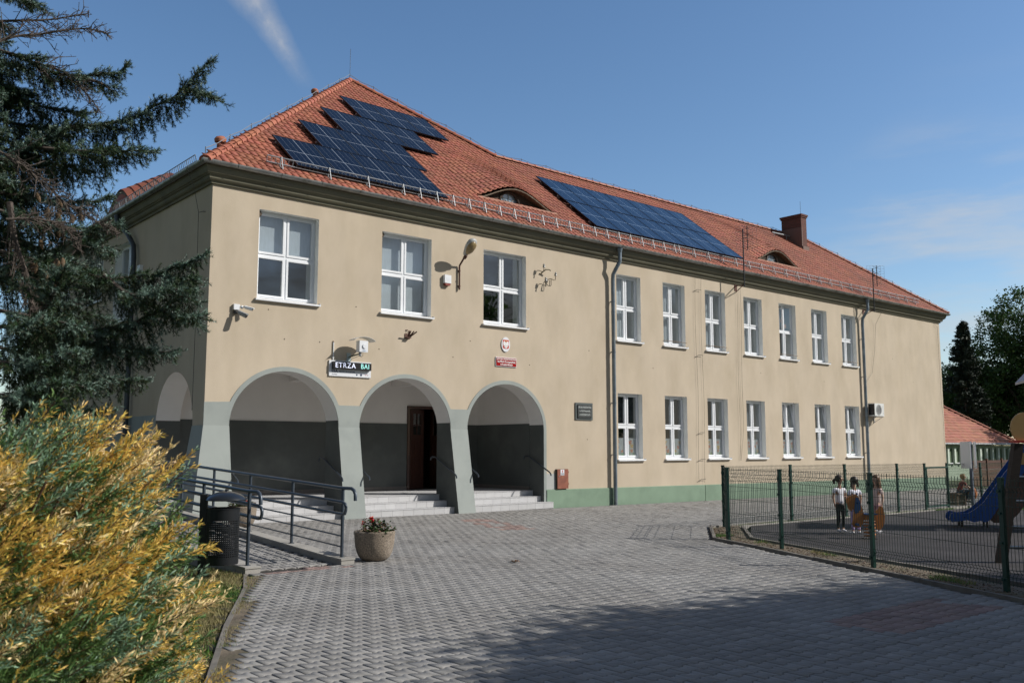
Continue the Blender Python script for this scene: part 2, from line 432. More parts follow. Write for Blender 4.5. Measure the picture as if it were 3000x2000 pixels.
# sand bed a little below the stones, in strips that keep out of the playground
b = MB(); yy = -20.
while yy < 0:
    y1 = min(yy + .4, 0.); xl = (kx(yy, KERB_L) + .02) if yy < -7.5 else -.86
    if y1 <= -6.6: gq(b, xl, max(xl + .1, min(kx(yy, KERB_P), kx(y1, KERB_P))), yy, y1, -.022)
    else: gq(b, xl, 36, max(yy, -6.6), y1, -.022)
    yy = y1
tag(b.build('paving_bed', jointm), kind='structure')

b = MB()
dirtm = mat('bare_dirt', (.15, .12, .085), .95, var=.3, vscale=7, bump=.8, bscale=30, col2=(.09, .085, .045), c2scale=2.5, c2lo=.5, c2hi=.65, bdist=.015)
yy = -19.5
while yy < -7.56:
    y1 = yy + .3; a, c = kx(yy, KERB_L) + .02, kx(y1, KERB_L) + .02
    b.quad((a, yy, gz(a) - .007), (a + .26, yy, gz(a) - .007), (c + .26, y1, gz(c) - .007), (c, y1, gz(c) - .007)); yy = y1
yy = -19.5
while yy < -6.7:
    y1 = yy + .3; a, c = kx(yy, KERB_P) + .03, kx(y1, KERB_P) + .03; w = .95
    b.quad((a, yy, gz(a) - .018), (a + w, yy, gz(a) - .018), (c + w, y1, gz(c) - .018), (c, y1, gz(c) - .018)); yy = y1
tag(b.build('dirt_strip', dirtm), kind='structure')
# rubber surface of the playground
rub = mat('rubber_surface', (.024, .021, .023), .9, var=.35, vscale=1.3, bump=.5, bscale=160, col2=(.038, .034, .036), c2scale=.8, c2lo=.45, c2hi=.6, bdist=.004)
RUB = [(9.0, -6.97), (19.4, -6.97), (19.4, -8.2), (27, -9.5), (27, -26), (-.2, -26), (1.6, -19.6), (3.2, -16.4), (4.15, -14.3), (5.05, -12.25), (5.95, -10.2), (6.63, -8.62)]
b = MB()
tri = tessellate_polygon([[Vector((x, y, 0)) for x, y in RUB]])
for t in tri: b.quad(*[(RUB[i][0], RUB[i][1], gz(RUB[i][0]) - .004) for i in t])
tag(b.build('playground_surface', rub), kind='structure')
# kerbs
mat('dark_kerb_concrete', (.17, .155, .135), .9, isl=.12, var=.2, vscale=6, bump=.5)
conc = mat('kerb_concrete', (.30, .285, .26), .9, isl=.12, var=.15, vscale=5, bump=.4, bscale=70)
def kerb(pts, w, h0, h1, name, m, seg=1.0, gap=.006):
    b = MB()
    for (x0, y0), (x1, y1) in zip(pts, pts[1:]):
        L = math.hypot(x1 - x0, y1 - y0); n = max(1, round(L / seg)); dx, dy = (x1 - x0) / L, (y1 - y0) / L; px, py = -dy * w / 2, dx * w / 2
        for i in range(n):
            a, c = i * L / n + gap / 2, (i + 1) * L / n - gap / 2
            j = rnd.uniform(-.004, .004)
            A = (x0 + dx * a, y0 + dy * a); B = (x0 + dx * c, y0 + dy * c)
            q = [(A[0] - px, A[1] - py), (B[0] - px, B[1] - py), (B[0] + px, B[1] + py), (A[0] + px, A[1] + py)]
            b.hexa([(u, v, gz(u) + h0) for u, v in q] + [(u, v, gz(u) + h1 + j) for u, v in q])
    return tag(b.build(name, m), kind='structure')
kerb(KERB_P, .06, -.15, .036, 'playground_kerb', mat('dark_kerb_concrete', (.17, .155, .135), .9, isl=.12, var=.2, vscale=6, bump=.5))
kerb([(8.76, -6.93), (6.6, -8.66), (5.92, -10.2), (5.02, -12.28), (4.12, -14.33), (3.17, -16.43)], .06, -.15, .022, 'rubber_edge_kerb', MATS['dark_kerb_concrete'])
kerb([(8.76, -6.93), (17.45, -6.93)], .06, -.15, .02, 'rubber_back_kerb', conc)
kerb([(8.1, -6.60), (36, -6.60)], .06, -.15, .012, 'paving_back_kerb', conc)
kerb(KERB_L[1:], .045, -.15, -.004, 'lawn_kerb', MATS['dark_kerb_concrete'])
# ramp: sloping paved way between two kerb walls, up to the side arch
rp = [c for c in rcells if c[1] < .2]
y = -.085
ny2 = 0
while y < .1: y += .165
tag(paver_field(rp, lambda X, Y: ramp_z(Y) + .006, 'ramp_paving', [stone]), kind='structure')
b = MB()
tilem = mat('step_tile', (.50, .50, .51), .55, var=.05, vscale=5, isl=.05, bump=.12, bscale=60)
groutm = mat('tile_grout', (.22, .21, .20), .9)
cap = mat('ramp_kerb_slab', (.34, .325, .30), .7, isl=.10, var=.10, vscale=4, bump=.2, bscale=60)
for xa, xb in ((-2.42, -2.22), (-1.06, -.86)):
    y = -7.50; first = True
    while y < .3:
        y1 = min(y + .30, .3)
        z0, z1 = float(ramp_z(y)) + .085, float(ramp_z(y1)) + .085
        q = [(xa, y + .003), (xb, y + .003), (xb, y1 - .003), (xa, y1 - .003)]
        b.hexa([(u, v, -.1) for u, v in q] + [(xa, y + .003, z0 - .022), (xb, y + .003, z0 - .022), (xb, y1 - .003, z1 - .022), (xa, y1 - .003, z1 - .022)])
        b.hexa([(xa - .008, y + .001 - (.008 if first else 0), z0 - .022), (xb + .008, y + .001 - (.008 if first else 0), z0 - .022), (xb + .008, y1 - .001, z1 - .022), (xa - .008, y1 - .001, z1 - .022), (xa - .008, y + .001 - (.008 if first else 0), z0), (xb + .008, y + .001 - (.008 if first else 0), z0), (xb + .008, y1 - .001, z1), (xa - .008, y1 - .001, z1)])
        y = y1; first = False
tag(b.build('ramp_kerb', cap), kind='structure')
b = MB()
n = 12
for i in range(n):
    ya = -7.3 + (7.5) * i / n; yb = -7.3 + 7.5 * (i + 1) / n
    b.quad((-2.23, ya, float(ramp_z(ya)) - .008), (-1.05, ya, float(ramp_z(ya)) - .008), (-1.05, yb, float(ramp_z(yb)) - .008), (-2.23, yb, float(ramp_z(yb)) - .008))
tag(b.build('ramp_bed', jointm), kind='structure')

# ================================================================ SCHOOL BUILDING
L = 33.745; TOPZ = 7.30; DW = 8.4; DB = 15.5; TH = .56
school = thing('school_building', 'long two-storey beige school with red tiled hipped roof, grey arched porch and green plinth', 'building', (16, 0, 0))
ZS = 2.08; RISE = 1.21
ARCH = [(.54, 3.147), (3.693, 6.335), (6.865, 9.509)]
def arc(xl, xr, zs, rise, n=24, extra=0.):
    c, a = (xl + xr) / 2, (xr - xl) / 2 + extra
    return [(c - a * math.cos(math.pi * i / n), zs + (rise + extra) * math.sin(math.pi * i / n)) for i in range(n + 1)]
BIGW = [(1.07, 2.53), (4.241, 5.702), (7.384, 8.877)]; BZ = (4.854, 6.829)
NX = [12.493 + 2.136 * k for k in range(7)]; NW = 1.083; UZ = (4.811, 6.808); LZ = (1.283, 3.223)
outer = [(0, -.3)]
outer += [(0, -.3)][:0]
prev = 0
for xl, xr in ARCH:
    outer += [(xl, -.3)] + arc(xl, xr, ZS, RISE) + [(xr, -.3)]
outer += [(L, -.3), (L, TOPZ), (0, TOPZ)]
def rect(x0, x1, z0, z1): return [(x0, z0), (x0, z1), (x1, z1), (x1, z0)]
holes = [rect(a, c, *BZ) for a, c in BIGW] + [rect(x, x + NW, *UZ) for x in NX] + [rect(x, x + NW, *LZ) for x in NX]
def side(p, q, li):
    if li > 0: return 1
    zc = (p[1] + q[1]) / 2
    if .5 < (p[0] + q[0]) / 2 < 9.52 and zc > -.29 and zc < 3.4: return 2 if zc > 2.28 else 3
    return 0
b = MB(); b.plate(outer, holes, lambda u, v, w: (u, w, v), TH, side)
b.build('front_wall', [beige, reveal, whitep, dadop], school)
# left wall (plane X=0) with side arch and two windows
so_ = [(TH, -.3), (.6, -.3)] + arc(.6, 2.80, ZS, 1.2) + [(2.80, -.3), (DB, -.3), (DB, TOPZ), (TH, TOPZ)]
LW = [(4.98, 6.33, 4.85, 6.87), (7.36, 8.5, 5.6, 6.85), (10.5, 11.9, 4.85, 6.87)]
sh_ = [[(a, c), (a, d), (b_, d), (b_, c)] for a, b_, c, d in LW]
b = MB(); b.plate(so_, sh_, lambda u, v, w: (w, u, v), TH, side=lambda p, q, li: 1 if li > 0 else (2 if .6 <= (p[0] + q[0]) / 2 <= 2.8 and (p[1] + q[1]) / 2 > 2.28 else (3 if .59 < (p[0] + q[0]) / 2 < 2.81 and (p[1]+q[1])/2 > -.29 else 0)))
b.build('side_wall', [beige, reveal, whitep, dadop], school)
b = MB()
b.box(L - TH, L, TH, DW, -.4, TOPZ); b.box(15.46 - TH, L - TH, DW - TH, DW, -.4, TOPZ); b.box(15.46 - TH, 15.46, DW, DB, -.4, TOPZ); b.box(TH, 15.46 - TH, DB - TH, DB, -.4, TOPZ)
b.build('rear_wall', beige, school)
# indoors: floors, partitions
b = MB()
b.box(9.55, L - TH, TH, DW - TH, .35, .50); b.box(TH, L - TH, TH, DW - TH, 3.66, 3.95); b.box(TH, L - TH, TH, DW - TH, 7.15, 7.25)
for x in (3.3, 6.6, 11.3, 16.2, 20.5, 24.7, 28.5): b.box(x, x + .15, TH, 5.2, 3.96, 7.14)
for x in (9.62, 16.2, 20.5, 24.7, 28.5): b.box(x, x + .15, TH, 5.2, .51, 3.65)
b.box(TH, L - TH, 5.2, 5.35, 3.96, 7.14); b.box(9.62, L - TH, 5.2, 5.35, .51, 3.65)
b.build('room_interior', plaster_in, school)
# porch: back wall with door opening, side wall, ceiling
DX0, DX1, DZ0, DZ1 = 6.97, 8.45, .455, 2.78
b = MB()
b.plate([(TH, .3), (DX0, .3), (DX0, DZ1), (DX1, DZ1), (DX1, .3), (9.60, .3), (9.60, 3.66), (TH, 3.66)], [], lambda u, v, w: (u, 2.88 + w, v), .25)
b.box(9.509, 9.61, TH, 2.88, .3, 3.66)
b.build('porch_wall', whitep, school)
b = MB(); b.box(0.01, 9.6, TH, 2.88, 3.52, 3.655); b.box(3.35, 3.65, TH, 2.88, 3.30, 3.52); b.box(6.45, 6.75, TH, 2.88, 3.30, 3.52)
b.build('porch_ceiling', whitep, school)
b = MB()
b.box(TH, DX0 - .002, 2.862, 2.88, .46, 2.28); b.box(DX1 + .002, 9.49, 2.862, 2.88, .46, 2.28); b.box(9.49, 9.509, TH + .001, 2.88, .46, 2.28)
b.box(TH, TH + .015, 2.80, 2.862, .46, 2.28)
for (xa, xb) in ((3.147, 3.693), (6.335, 6.865)): b.box(xa, xb, TH, TH + .012, .46, 2.28)
b.build('porch_dado', dadop, school)
b = MB(); b.box(TH, DX0 - .002, 2.85, 2.862, .456, .56); b.box(DX1 + .002, 9.478, 2.85, 2.862, .456, .56); b.box(9.478, 9.49, TH + .02, 2.85, .456, .56)
b.build('porch_skirting', mat('skirting_tile', (.16, .14, .125), .5, var=.1, vscale=5), school)
# corridor behind the door
b = MB()
b.box(6.4, 6.5, 3.13, 5.2, .4, 3.65); b.box(9.0, 9.1, 3.13, 5.2, .4, 3.65); b.box(6.5, 9.0, 5.1, 5.2, .4, 3.65); b.box(6.5, 9.0, 3.13, 5.1, .35, .45)
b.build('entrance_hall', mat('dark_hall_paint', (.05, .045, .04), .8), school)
# painted grey zone: arch bands and pier heads
band = [(-.012, ZS), (-.012, 2.56)]
EX = .10
o1 = arc(*ARCH[0], ZS, RISE, 40, EX); o2 = arc(*ARCH[1], ZS, RISE, 40, EX); o3 = arc(*ARCH[2], ZS, RISE, 40, EX)
for o_ in (o1, o2): band += [q for q in o_ if q[1] > 2.555]
band += [q for q in o3 if not (q[0] < 8 and q[1] < 2.555)] + [(9.60, -.2), (9.509, -.2)]
for a in ARCH[::-1]: band += arc(*a, ZS, RISE, 40)[::-1]
# remove the doubled bottom corner of the right jamb
b = MB(); b.plate(band, [], lambda u, v, w: (u, -.014 + w, v), .0135); b.build('arch_band', greyp, school)
# battered piers
def pier(x0, x1, left=False):
    b = MB(); g0 = -.1; T = ZS + .0
    fy, by = -.40, TH + .0
    xb0 = x0 - (.36 if left else 0); xt0 = x0 - (.016 if left else 0)
    b.cur = 0; b.quad((xb0, fy, g0), (x1, fy, g0), (x1, -.016, T), (xt0, -.016, T))
    b.cur = 1
    b.quad((x1, fy, g0), (x1, by, g0), (x1, by, 2.28), (x1, -.016, 2.28), (x1, -.016, T))
    if left:
        b.cur = 0; b.quad((xb0, by + .03, g0), (xb0, fy, g0), (xt0, -.016, T), (xt0, by + .03, T)); b.quad((xt0, -.016, T), (x1, -.016, T), (x1, .0, T), (0, .0, T), (0, by, T), (xt0, by, T))
        b.quad((xb0, by + .03, g0), (xt0, by + .03, T), (x1, by + .03, T), (x1, by + .03, g0))
    else:
        b.quad((x0, by, g0), (x0, fy, g0), (x0, -.016, T), (x0, -.016, 2.28), (x0, by, 2.28)); b.cur = 0; b.quad((x0, -.016, T), (x1, -.016, T), (x1, 0, T), (x0, 0, T))
    return b
e = .004
pier(0, ARCH[0][0] + e, True).build('pier', [greyp, dadop], school, recalc=False)
pier(ARCH[0][1] - e, ARCH[1][0] + e).build('pier', [greyp, dadop], school, recalc=False)
pier(ARCH[1][1] - e, ARCH[2][0] + e).build('pier', [greyp, dadop], school, recalc=False)
# left wall paint: dado and pier beyond the side arch
b = MB()
b.box(-.012, 0, 2.80, 15.4, -.2, 2.36); b.box(-.012, 0, .595, 2.80, -.2, -.1)
b.build('side_dado', greyp, school)
b = MB(); b.plate([(2.78, 0), (3.5, 0), (3.5, 2.1), (2.79, 2.1)], [], lambda u, v, w: (-.012 - w * (1 - v / 2.1), u, v), .30)
b.build('side_pier', greyp, school)
# steps and platform, tiled
b = MB()
NOS = [(-.20, .165, 0.02, 9.68), (.12, .31, .02, 9.508), (.44, .455, .02, 9.508)]
for (yf, zt, xa, xb), yb in zip(NOS, (.12, .44, 2.86)):
    b.box(xa, xb, yf + .014, yb + .03, -.2, zt - .012)
b.box(-2.2, .02, .15, 2.9, -.2, .443)
b.build('step_core', groutm, school)
b = MB()
zprev = gz(5)
for (yf, zt, xa, xb), yb in zip(NOS, (.12, .44, 2.85)):
    x = xa; 
    while x < xb - .02:
        x1 = min(x + .30, xb)
        b.box(x + .0025, x1 - .0025, yf, yf + .012, zprev + .002 + (0 if zt > .2 else -.02), zt - .014)
        yy = yf - .008
        first = True
        while yy < yb - .01:
            y1 = min(yy + .33, yb); b.box(x + .0025, x1 - .0025, yy, y1 - .005, zt - .0115, zt); yy = y1
        x = x1
    zprev = zt
for i in range(7):
    for j in range(9): b.box(-2.18 + i * .31, -2.18 + i * .31 + .305, .17 + j * .30, .17 + j * .30 + .295, .4435, .455)
b.build('steps', tilem, school)
# green plinth
b = MB()
for xa, xb in ((9.603, 16.49), (16.515, 33.76)):
    b.hexa([(xa, -.035, -.5), (xb, -.035, -.5), (xb, -.001, -.5), (xa, -.001, -.5), (xa, -.035, .47 - .0065 * (xa - 9.6)), (xb, -.035, .47 - .0065 * (xb - 9.6)), (xb, -.001, .485 - .0065 * (xb - 9.6)), (xa, -.001, .485 - .0065 * (xa - 9.6))])
b.box(L + .001, L + .03, -.03, DW, -.6, .31)
b.build('plinth', greenp, school)
b = MB(); b.box(9.603, 9.94, -.006, -.001, .486, .91); b.build('grey_paint_patch', mat('grey_patch_paint', (.40, .41, .40), .85, var=.05, bump=.3), school)
b = MB(); b.box(TH + .02, .9, .60, .62, 0, 0.01); 
# cornice, gutter: profiles swept round the left, front and right sides
def sweep(prof, closed=False, y_end=DB + .2, n=1):
    b = MB(); k = len(prof)
    rings = [[(-d, y_end, z) for d, z in prof], [(-d, -d, z) for d, z in prof], [(L + d, -d, z) for d, z in prof], [(L + d, DW + .2, z) for d, z in prof]]
    for r in rings: b.v += r
    for i in range(3):
        for j in range(k if closed else k - 1):
            j2 = (j + 1) % k; b.f.append((i * k + j, i * k + j2, (i + 1) * k + j2, (i + 1) * k + j)); b.m.append(0)
    b.f.append(tuple(range(k))); b.m.append(0); b.f.append(tuple(range(3 * k, 4 * k))); b.m.append(0)
    return b
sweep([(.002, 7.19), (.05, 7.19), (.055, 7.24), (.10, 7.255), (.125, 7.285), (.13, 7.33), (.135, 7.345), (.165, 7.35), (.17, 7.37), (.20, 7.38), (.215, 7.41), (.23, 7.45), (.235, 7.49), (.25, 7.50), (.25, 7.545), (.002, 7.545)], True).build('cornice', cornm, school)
GC, GR = .305, .078
gp = [(GC - GR * math.cos(a), 7.60 + GR * .0 - GR * math.sin(a)) for a in [math.pi * i / 12 for i in range(13)]]
gp += [(GC + (GR - .008) * math.cos(a) , 7.60 - (GR - .008) * math.sin(a)) for a in [math.pi * i / 12 for i in range(13)]]
g = sweep(gp, True)
b = g
for i in range(34):  # gutter brackets
    x = .4 + i * 1.0
    if x < L: b.tube([(x, -GC - (GR + .004) * math.cos(a), 7.60 - (GR + .004) * math.sin(a)) for a in [math.pi * j / 8 for j in range(9)]], .009, 4)
for i in range(15):
    y = .5 + i * 1.0; b.tube([(-GC - (GR + .004) * math.cos(a), y, 7.60 - (GR + .004) * math.sin(a)) for a in [math.pi * j / 8 for j in range(9)]], .009, 4)
b.build('gutter', zinc, school, smooth=True)
# downpipes
def downpipe(x, m):
    b = MB()
    b.lathe([(.055, 0), (.075, .09), (.085, .14)], (x + .12, -GC, 7.36), 14)
    b.tube([(x + .12, -GC, 7.40), (x + .12, -GC, 7.22), (x + .09, -.33, 7.1), (x + .03, -.20, 6.86), (x, -.13, 6.72), (x, -.12, 6.5), (x, -.12, gz(x) - .02)], .058, 14)
    for z in (1.4, 2.9, 4.4, 5.9): b.tube([(x, -.12, z), (x, -.12, z + .03)], .066, 14); b.box(x - .01, x + .01, -.07, 0, z, z + .03)
    for z in (2.2, 4.0, 5.6): b.tube([(x, -.12, z), (x, -.12, z + .02)], .063, 14)
    return b.build('downpipe', m, school, smooth=True)
downpipe(12.215, mat('painted_blue_grey_pipe', (.17, .21, .25), .38, metal=.35, var=.2, vscale=3, col2=(.24, .27, .29), c2scale=2.5)); downpipe(26.72, MATS['painted_blue_grey_pipe'])
b = MB(); b.tube([(-GC, 5.35, 7.5), (-GC, 5.33, 7.3), (-.16, 4.9, 6.95), (-.12, 4.55, 6.6), (-.12, 4.5, 6.3), (-.12, 4.5, 0)], .062, 14)
b.build('downpipe', mat('dark_blue_pipe', (.045, .055, .065), .4, metal=.2, var=.15), school, smooth=True)

# ---------------------------------------------------------------- roof
M_ = .7957; G0 = 7.585; OV = .31
AP = (7.73, 7.73, G0 + 8.04 * M_); WJ = (11.23, 4.19, G0 + 4.5 * M_); WR = (29.55, 4.19, G0 + 4.5 * M_)
E0 = (-OV, -OV, G0); E1 = (L + OV, -OV, G0); EB = (-OV, 15.77, G0); EBR = (15.77, 15.77, G0)
def roofz(y): return G0 + (y + OV) * M_
EYE = [(9.30, .85, 1.63, .50), (22.50, .90, 1.58, .54)]   # centre x, face y, half width, height
def lift(x, y):
    x = np.asarray(x, float); y = np.asarray(y, float); z = np.zeros(np.broadcast(x, y).shape)
    for cx, fy, hw, A in EYE:
        t = np.clip(np.abs(x - cx) / hw, 0, 1); bell = np.where(t < 1, (.5 + .5 * np.cos(np.pi * t)) ** .85, 0)
        d = np.clip(1 - (y - fy) / 2.9, 0, 1) ** 1.15
        z = z + np.where(y >= fy - .004, A * bell * d, 0)
    return z
# solid deck under the tiles
b = MB(); dk = -.05
def dq(*p): b.quad(*[(x, y, z + dk) for x, y, z in p])
dq(E0, E1, WR, WJ, AP)
dq(EB, E0, AP); dq(EBR, EB, AP)
dq(E1, (L + OV, 8.69, G0), WR); dq((L + OV, 8.69, G0), (15.77, 8.69, G0), WJ, WR); dq(AP, WJ, (15.77, 8.69, G0), EBR)
b.quad(*[(x, y, G0 - .06) for x, y in ((-.30, -.30), (L + .30, -.30), (L + .30, 8.6), (15.7, 8.6), (15.7, 15.7), (-.30, 15.7))])
b.build('roof_deck', mat('roof_boarding', (.10, .07, .05), .9), school)
def tiles(front=True):
    """crown-laid plain clay tiles: each row two layers of round-ended tiles"""
    ca, sa = 1 / math.sqrt(1 + M_ * M_), M_ / math.sqrt(1 + M_ * M_)
    w, ex, ln = .18, .262, .31
    slope_len = 8.04 / ca
    prof = [(-w / 2 + .003, ln), (-w / 2 + .003, .045), (-w / 4 - .01, .012), (0, 0), (w / 4 + .01, .012), (w / 2 - .003, .045), (w / 2 - .003, ln)]
    P = np.array(prof); k = len(P)
    C_, S_ = [], []
    rows = int(slope_len / ex) + 1
    for r in range(rows):
        for lay in (0, 1):
            v0 = -.03 + r * ex + (.0 if lay == 0 else .035)
            for i in range(-2, 196):
                u = i * w + (w / 2 if lay else 0) - .3
                yc = -OV + (v0 + .13) * ca
                if front:
                    if u < -OV + (yc + OV) - .05 or u > L + OV - max(0, (yc + OV)) + .05: continue
                    if yc > 4.19 and u > 7.73 + (7.73 - yc) + .05: continue
                    if yc > 7.73: continue
                C_.append((u + rng.normal(0, .002), v0 + rng.normal(0, .003), lay, rng.normal(0, .0022)))
    C_ = np.array(C_); n = len(C_)
    u = C_[:, 0][:, None] + P[None, :, 0]; v = C_[:, 1][:, None] + P[None, :, 1]
    # height above the deck: lower end raised
    hbase = .030 + .013 * C_[:, 2]
    h = (hbase + C_[:, 3])[:, None] - (P[None, :, 1] / ln) * .026
    def pos(h):
        X = u; Y = -OV + v * ca - h * sa; Z = G0 + v * sa + h * ca
        return X, Y, Z
    X, Y, Z = pos(h)
    # eyebrow lift: a tile is lifted when its lower end lies above the face line
    lowy = (-OV + C_[:, 1] * ca)
    Lf = np.where((lowy[:, None] > 0), lift(X, np.maximum(Y, 0)), 0)
    for cx, fy, hw, A in EYE:
        near = (np.abs(C_[:, 0] - cx) < hw)
        below = near & (lowy < fy - .10)
        Lf[below] = 0
        onl = near & (~below) & (lowy < fy + .12)
        Lf[onl] = lift(X[onl], np.full_like(X[onl], fy) + np.maximum(0, Y[onl] - fy))
    X2, Y2, Z2 = pos(h - .014)
    V = np.concatenate([np.stack([X, Y, Z + Lf], -1), np.stack([X2, Y2, Z2 + Lf], -1)], 1)
    base = (np.arange(n) * 2 * k)[:, None]
    top = base + np.arange(k)[None]
    q = np.array([(j, j + k, j + 1 + k, j + 1) for j in range(k - 1)])
    Q = (base[:, :, None] + q[None]).reshape(-1, 4)
    return V.reshape(-1, 3), top, Q
V, T_, Q_ = tiles()
roof = fast('roof', V, [T_, Q_], clay, school)
# left slope tiles near the eave with the eyebrow seen over the gutter
b = MB()
cyL, A_ = 7.25, .60
for r in range(9):
    for i in range(-2, 88):
        y0 = -OV + i * .18 + (.09 if r % 2 else 0)
        xx = -OV + r * .2
        if y0 < xx - .1: continue
        def zz(x, y):
            t = min(1, abs(y - cyL) / 1.35); bell = .5 + .5 * math.cos(math.pi * t)
            return G0 + (x + OV) * M_ + (A_ * bell * max(0, 1 - (x - .3) / 2.9) if x > .28 else 0)
        p = [(xx, y0 + .003), (xx, y0 + .177), (xx + .26, y0 + .177), (xx + .26, y0 + .003)]
        b.prism([(x, y, zz(x, y) + (.035 if j < 2 else .0)) for j, (x, y) in enumerate(p)], (0, 0, -.014))
b.build('side_roof_tiles', clay, school)
b = MB(); 
pts = [(.30, cyL + 1.35 * t / 12, G0 + .61 * M_ + .60 * (.5 + .5 * math.cos(math.pi * abs(t) / 12)) - .01) for t in range(-12, 13)]
b.quad(*(pts + [(.30, cyL + 1.35, G0 + .45), (.30, cyL - 1.35, G0 + .45)])); b.build('side_dormer_face', wood_old, school)
# ridge and hip tiles
def ridge(a, c, n, b, r0=.095):
    a, c = Vector(a), Vector(c); d = (c - a); Ln = d.length; d.normalize(); sd = d.cross(Vector((0, 0, 1))).normalized(); up = sd.cross(d).normalized()
    for i in range(n):
        p0 = a + d * (Ln * i / n); p1 = a + d * (Ln * (i + 1.12) / n)
        base = len(b.v)
        for p, r in ((p0, r0 * 1.12), (p0 + d * .05, r0 * 1.12), (p0 + d * .055, r0), (p1, r0 * .92)):
            for k in range(9):
                t = math.pi * k / 8; b.v.append(tuple(p + sd * r * math.cos(t) * 1.15 + up * r * math.sin(t)))
        for k in range(3):
            for j in range(8): b.f.append((base + k * 9 + j, base + k * 9 + j + 1, base + k * 9 + 9 + j + 1, base + k * 9 + 9 + j)); b.m.append(0)
        b.f.append(tuple(base + j for j in range(9))); b.m.append(0)
    return b
b = MB(); up_ = lambda p, d=.02: (p[0], p[1], p[2] + d)
ridge(up_(E0, -.02), up_(AP, .01), 40, b, .105); ridge(up_(E1, .03), up_(WR), 24, b, .09); ridge(up_(WJ), up_(AP), 18, b, .10); ridge(up_(WR), up_(WJ), 52, b, .085); ridge(up_(EB), up_(AP), 32, b)
rt = b.build('ridge_tiles', clayr, roof, smooth=True)
# eyebrow dormers: wooden face, half-round window
def eyebrow(cx, fy, hw, A, win, wname):
    y = fy + .15
    z0 = roofz(fy) - .08
    top = []
    for i in range(33):
        x = cx - hw + 2 * hw * i / 32; t = abs(x - cx) / hw; top.append((x, roofz(fy) + A * (.5 + .5 * math.cos(math.pi * min(t, 1))) ** .85 + .0))
    wx, wr, wh = win
    b = MB()
    for (x0, t0), (x1, t1) in zip(top, top[1:]): b.hexa([(x0, fy - .01, t0 - .05), (x1, fy - .01, t1 - .05), (x1, y + .11, t1 - .05), (x0, y + .11, t0 - .05), (x0, fy - .01, t0 - .015), (x1, fy - .01, t1 - .015), (x1, y + .11, t1 - .015), (x0, y + .11, t0 - .015)])
    b.build('dormer_soffit', wood_old, roof)
    b = MB()
    arcp = [(wx - wr * math.cos(math.pi * i / 16), roofz(fy) + .06 + wh * math.sin(math.pi * i / 16)) for i in range(17)]
    b.plate([(cx - hw, z0), (cx + hw, z0)] + top[::-1], [arcp], lambda u, v, w: (u, y + w + .05, v), .05)
    d = b.build('dormer', mat('dark_weathered_wood', (.060, .040, .026), .85, var=.4, vscale=14, stretch=(1, 1, 6)), roof)
    b = MB(); b.tube([(u, y + .03, v) for u, v in arcp], .035, 6); b.tube([(arcp[0][0] - .05, y + .02, arcp[0][1] - .02), (arcp[-1][0] + .05, y + .02, arcp[-1][1] - .02)], .03, 4)
    b.build('dormer_frame', mat('dark_brown_frame', (.05, .03, .02), .6), d)
    b = MB(); c0 = (wx, y + .06, roofz(fy) + .07)
    for a in (40, 90, 140): b.tube([c0, (wx - wr * math.cos(R(a)), y + .06, roofz(fy) + .06 + wh * math.sin(R(a)))], .012, 4)
    b.build('glazing_bar', mat('grey_old_paint', (.30, .27, .23), .8), d)
    b = MB(); b.quad(*[(u, y + .085, v) for u, v in arcp]); b.build('dormer_pane', mat('dormer_glass', (.30, .38, .45), .12, spec=1., var=.3, vscale=3), d)
    b = MB(); b.box(cx - hw + .15, cx + hw - .1, y - .21, y + .04, z0 + .02, roofz(fy) + .03); b.build('mortar_fillet', mat('pink_mortar', (.42, .24, .18), .9, var=.3, vscale=12, bump=.6), d)
eyebrow(*EYE[0], (9.15, .36, .34), 'dormer'); eyebrow(*EYE[1], (22.36, .36, .36), 'dormer')
# chimney
brick = bpy.data.materials.new('chimney_brick'); brick.use_nodes = True; t = brick.node_tree; bs = t.nodes['Principled BSDF']
bt = N(t, 'ShaderNodeTexBrick'); bt.inputs['Scale'].default_value = 1; bt.inputs['Brick Width'].default_value = .25; bt.inputs['Row Height'].default_value = .077; bt.inputs['Mortar Size'].default_value = .008
bt.inputs['Color1'].default_value = (.15, .055, .042, 1); bt.inputs['Color2'].default_value = (.11, .042, .032, 1); bt.inputs['Mortar'].default_value = (.075, .055, .045, 1)
tcb = N(t, 'ShaderNodeTexCoord'); cmb = N(t, 'ShaderNodeCombineXYZ'); sp = N(t, 'ShaderNodeSeparateXYZ'); LK(t, tcb.outputs['Object'], sp.inputs[0])
ad = N(t, 'ShaderNodeMath', operation='ADD'); LK(t, sp.outputs[0], ad.inputs[0]); LK(t, sp.outputs[1], ad.inputs[1]); LK(t, ad.outputs[0], cmb.inputs[0]); LK(t, sp.outputs[2], cmb.inputs[1])
LK(t, cmb.outputs[0], bt.inputs[0]); LK(t, bt.outputs[0], bs.inputs['Base Color']); bs.inputs['Roughness'].default_value = .85
bpn = N(t, 'ShaderNodeBump'); bpn.inputs['Strength'].default_value = .5; bpn.inputs['Distance'].default_value = .01; LK(t, bt.outputs['Fac'], bpn.inputs['Height']); bpn.invert = True; LK(t, bpn.outputs[0], bs.inputs['Normal'])
b = MB(); b.box(27.62, 28.04, 3.0, 3.98, 9.9, 11.66); b.box(27.59, 28.07, 2.97, 4.01, 11.66, 11.73); b.box(27.56, 28.10, 2.94, 4.04, 11.73, 11.80)
b.build('chimney', brick, roof)
b = MB(); b.box(27.60, 28.06, 2.92, 3.0, 10.1, 10.36); b.box(27.57, 27.62, 2.95, 4.0, 10.2, 11.2); b.build('chimney_flashing', mat('lead_flashing', (.16, .10, .08), .7), roof)
b = MB(); b.tube([(26.2, 3.55, 10.85), (27.55, 3.55, 10.88)], .03, 6)
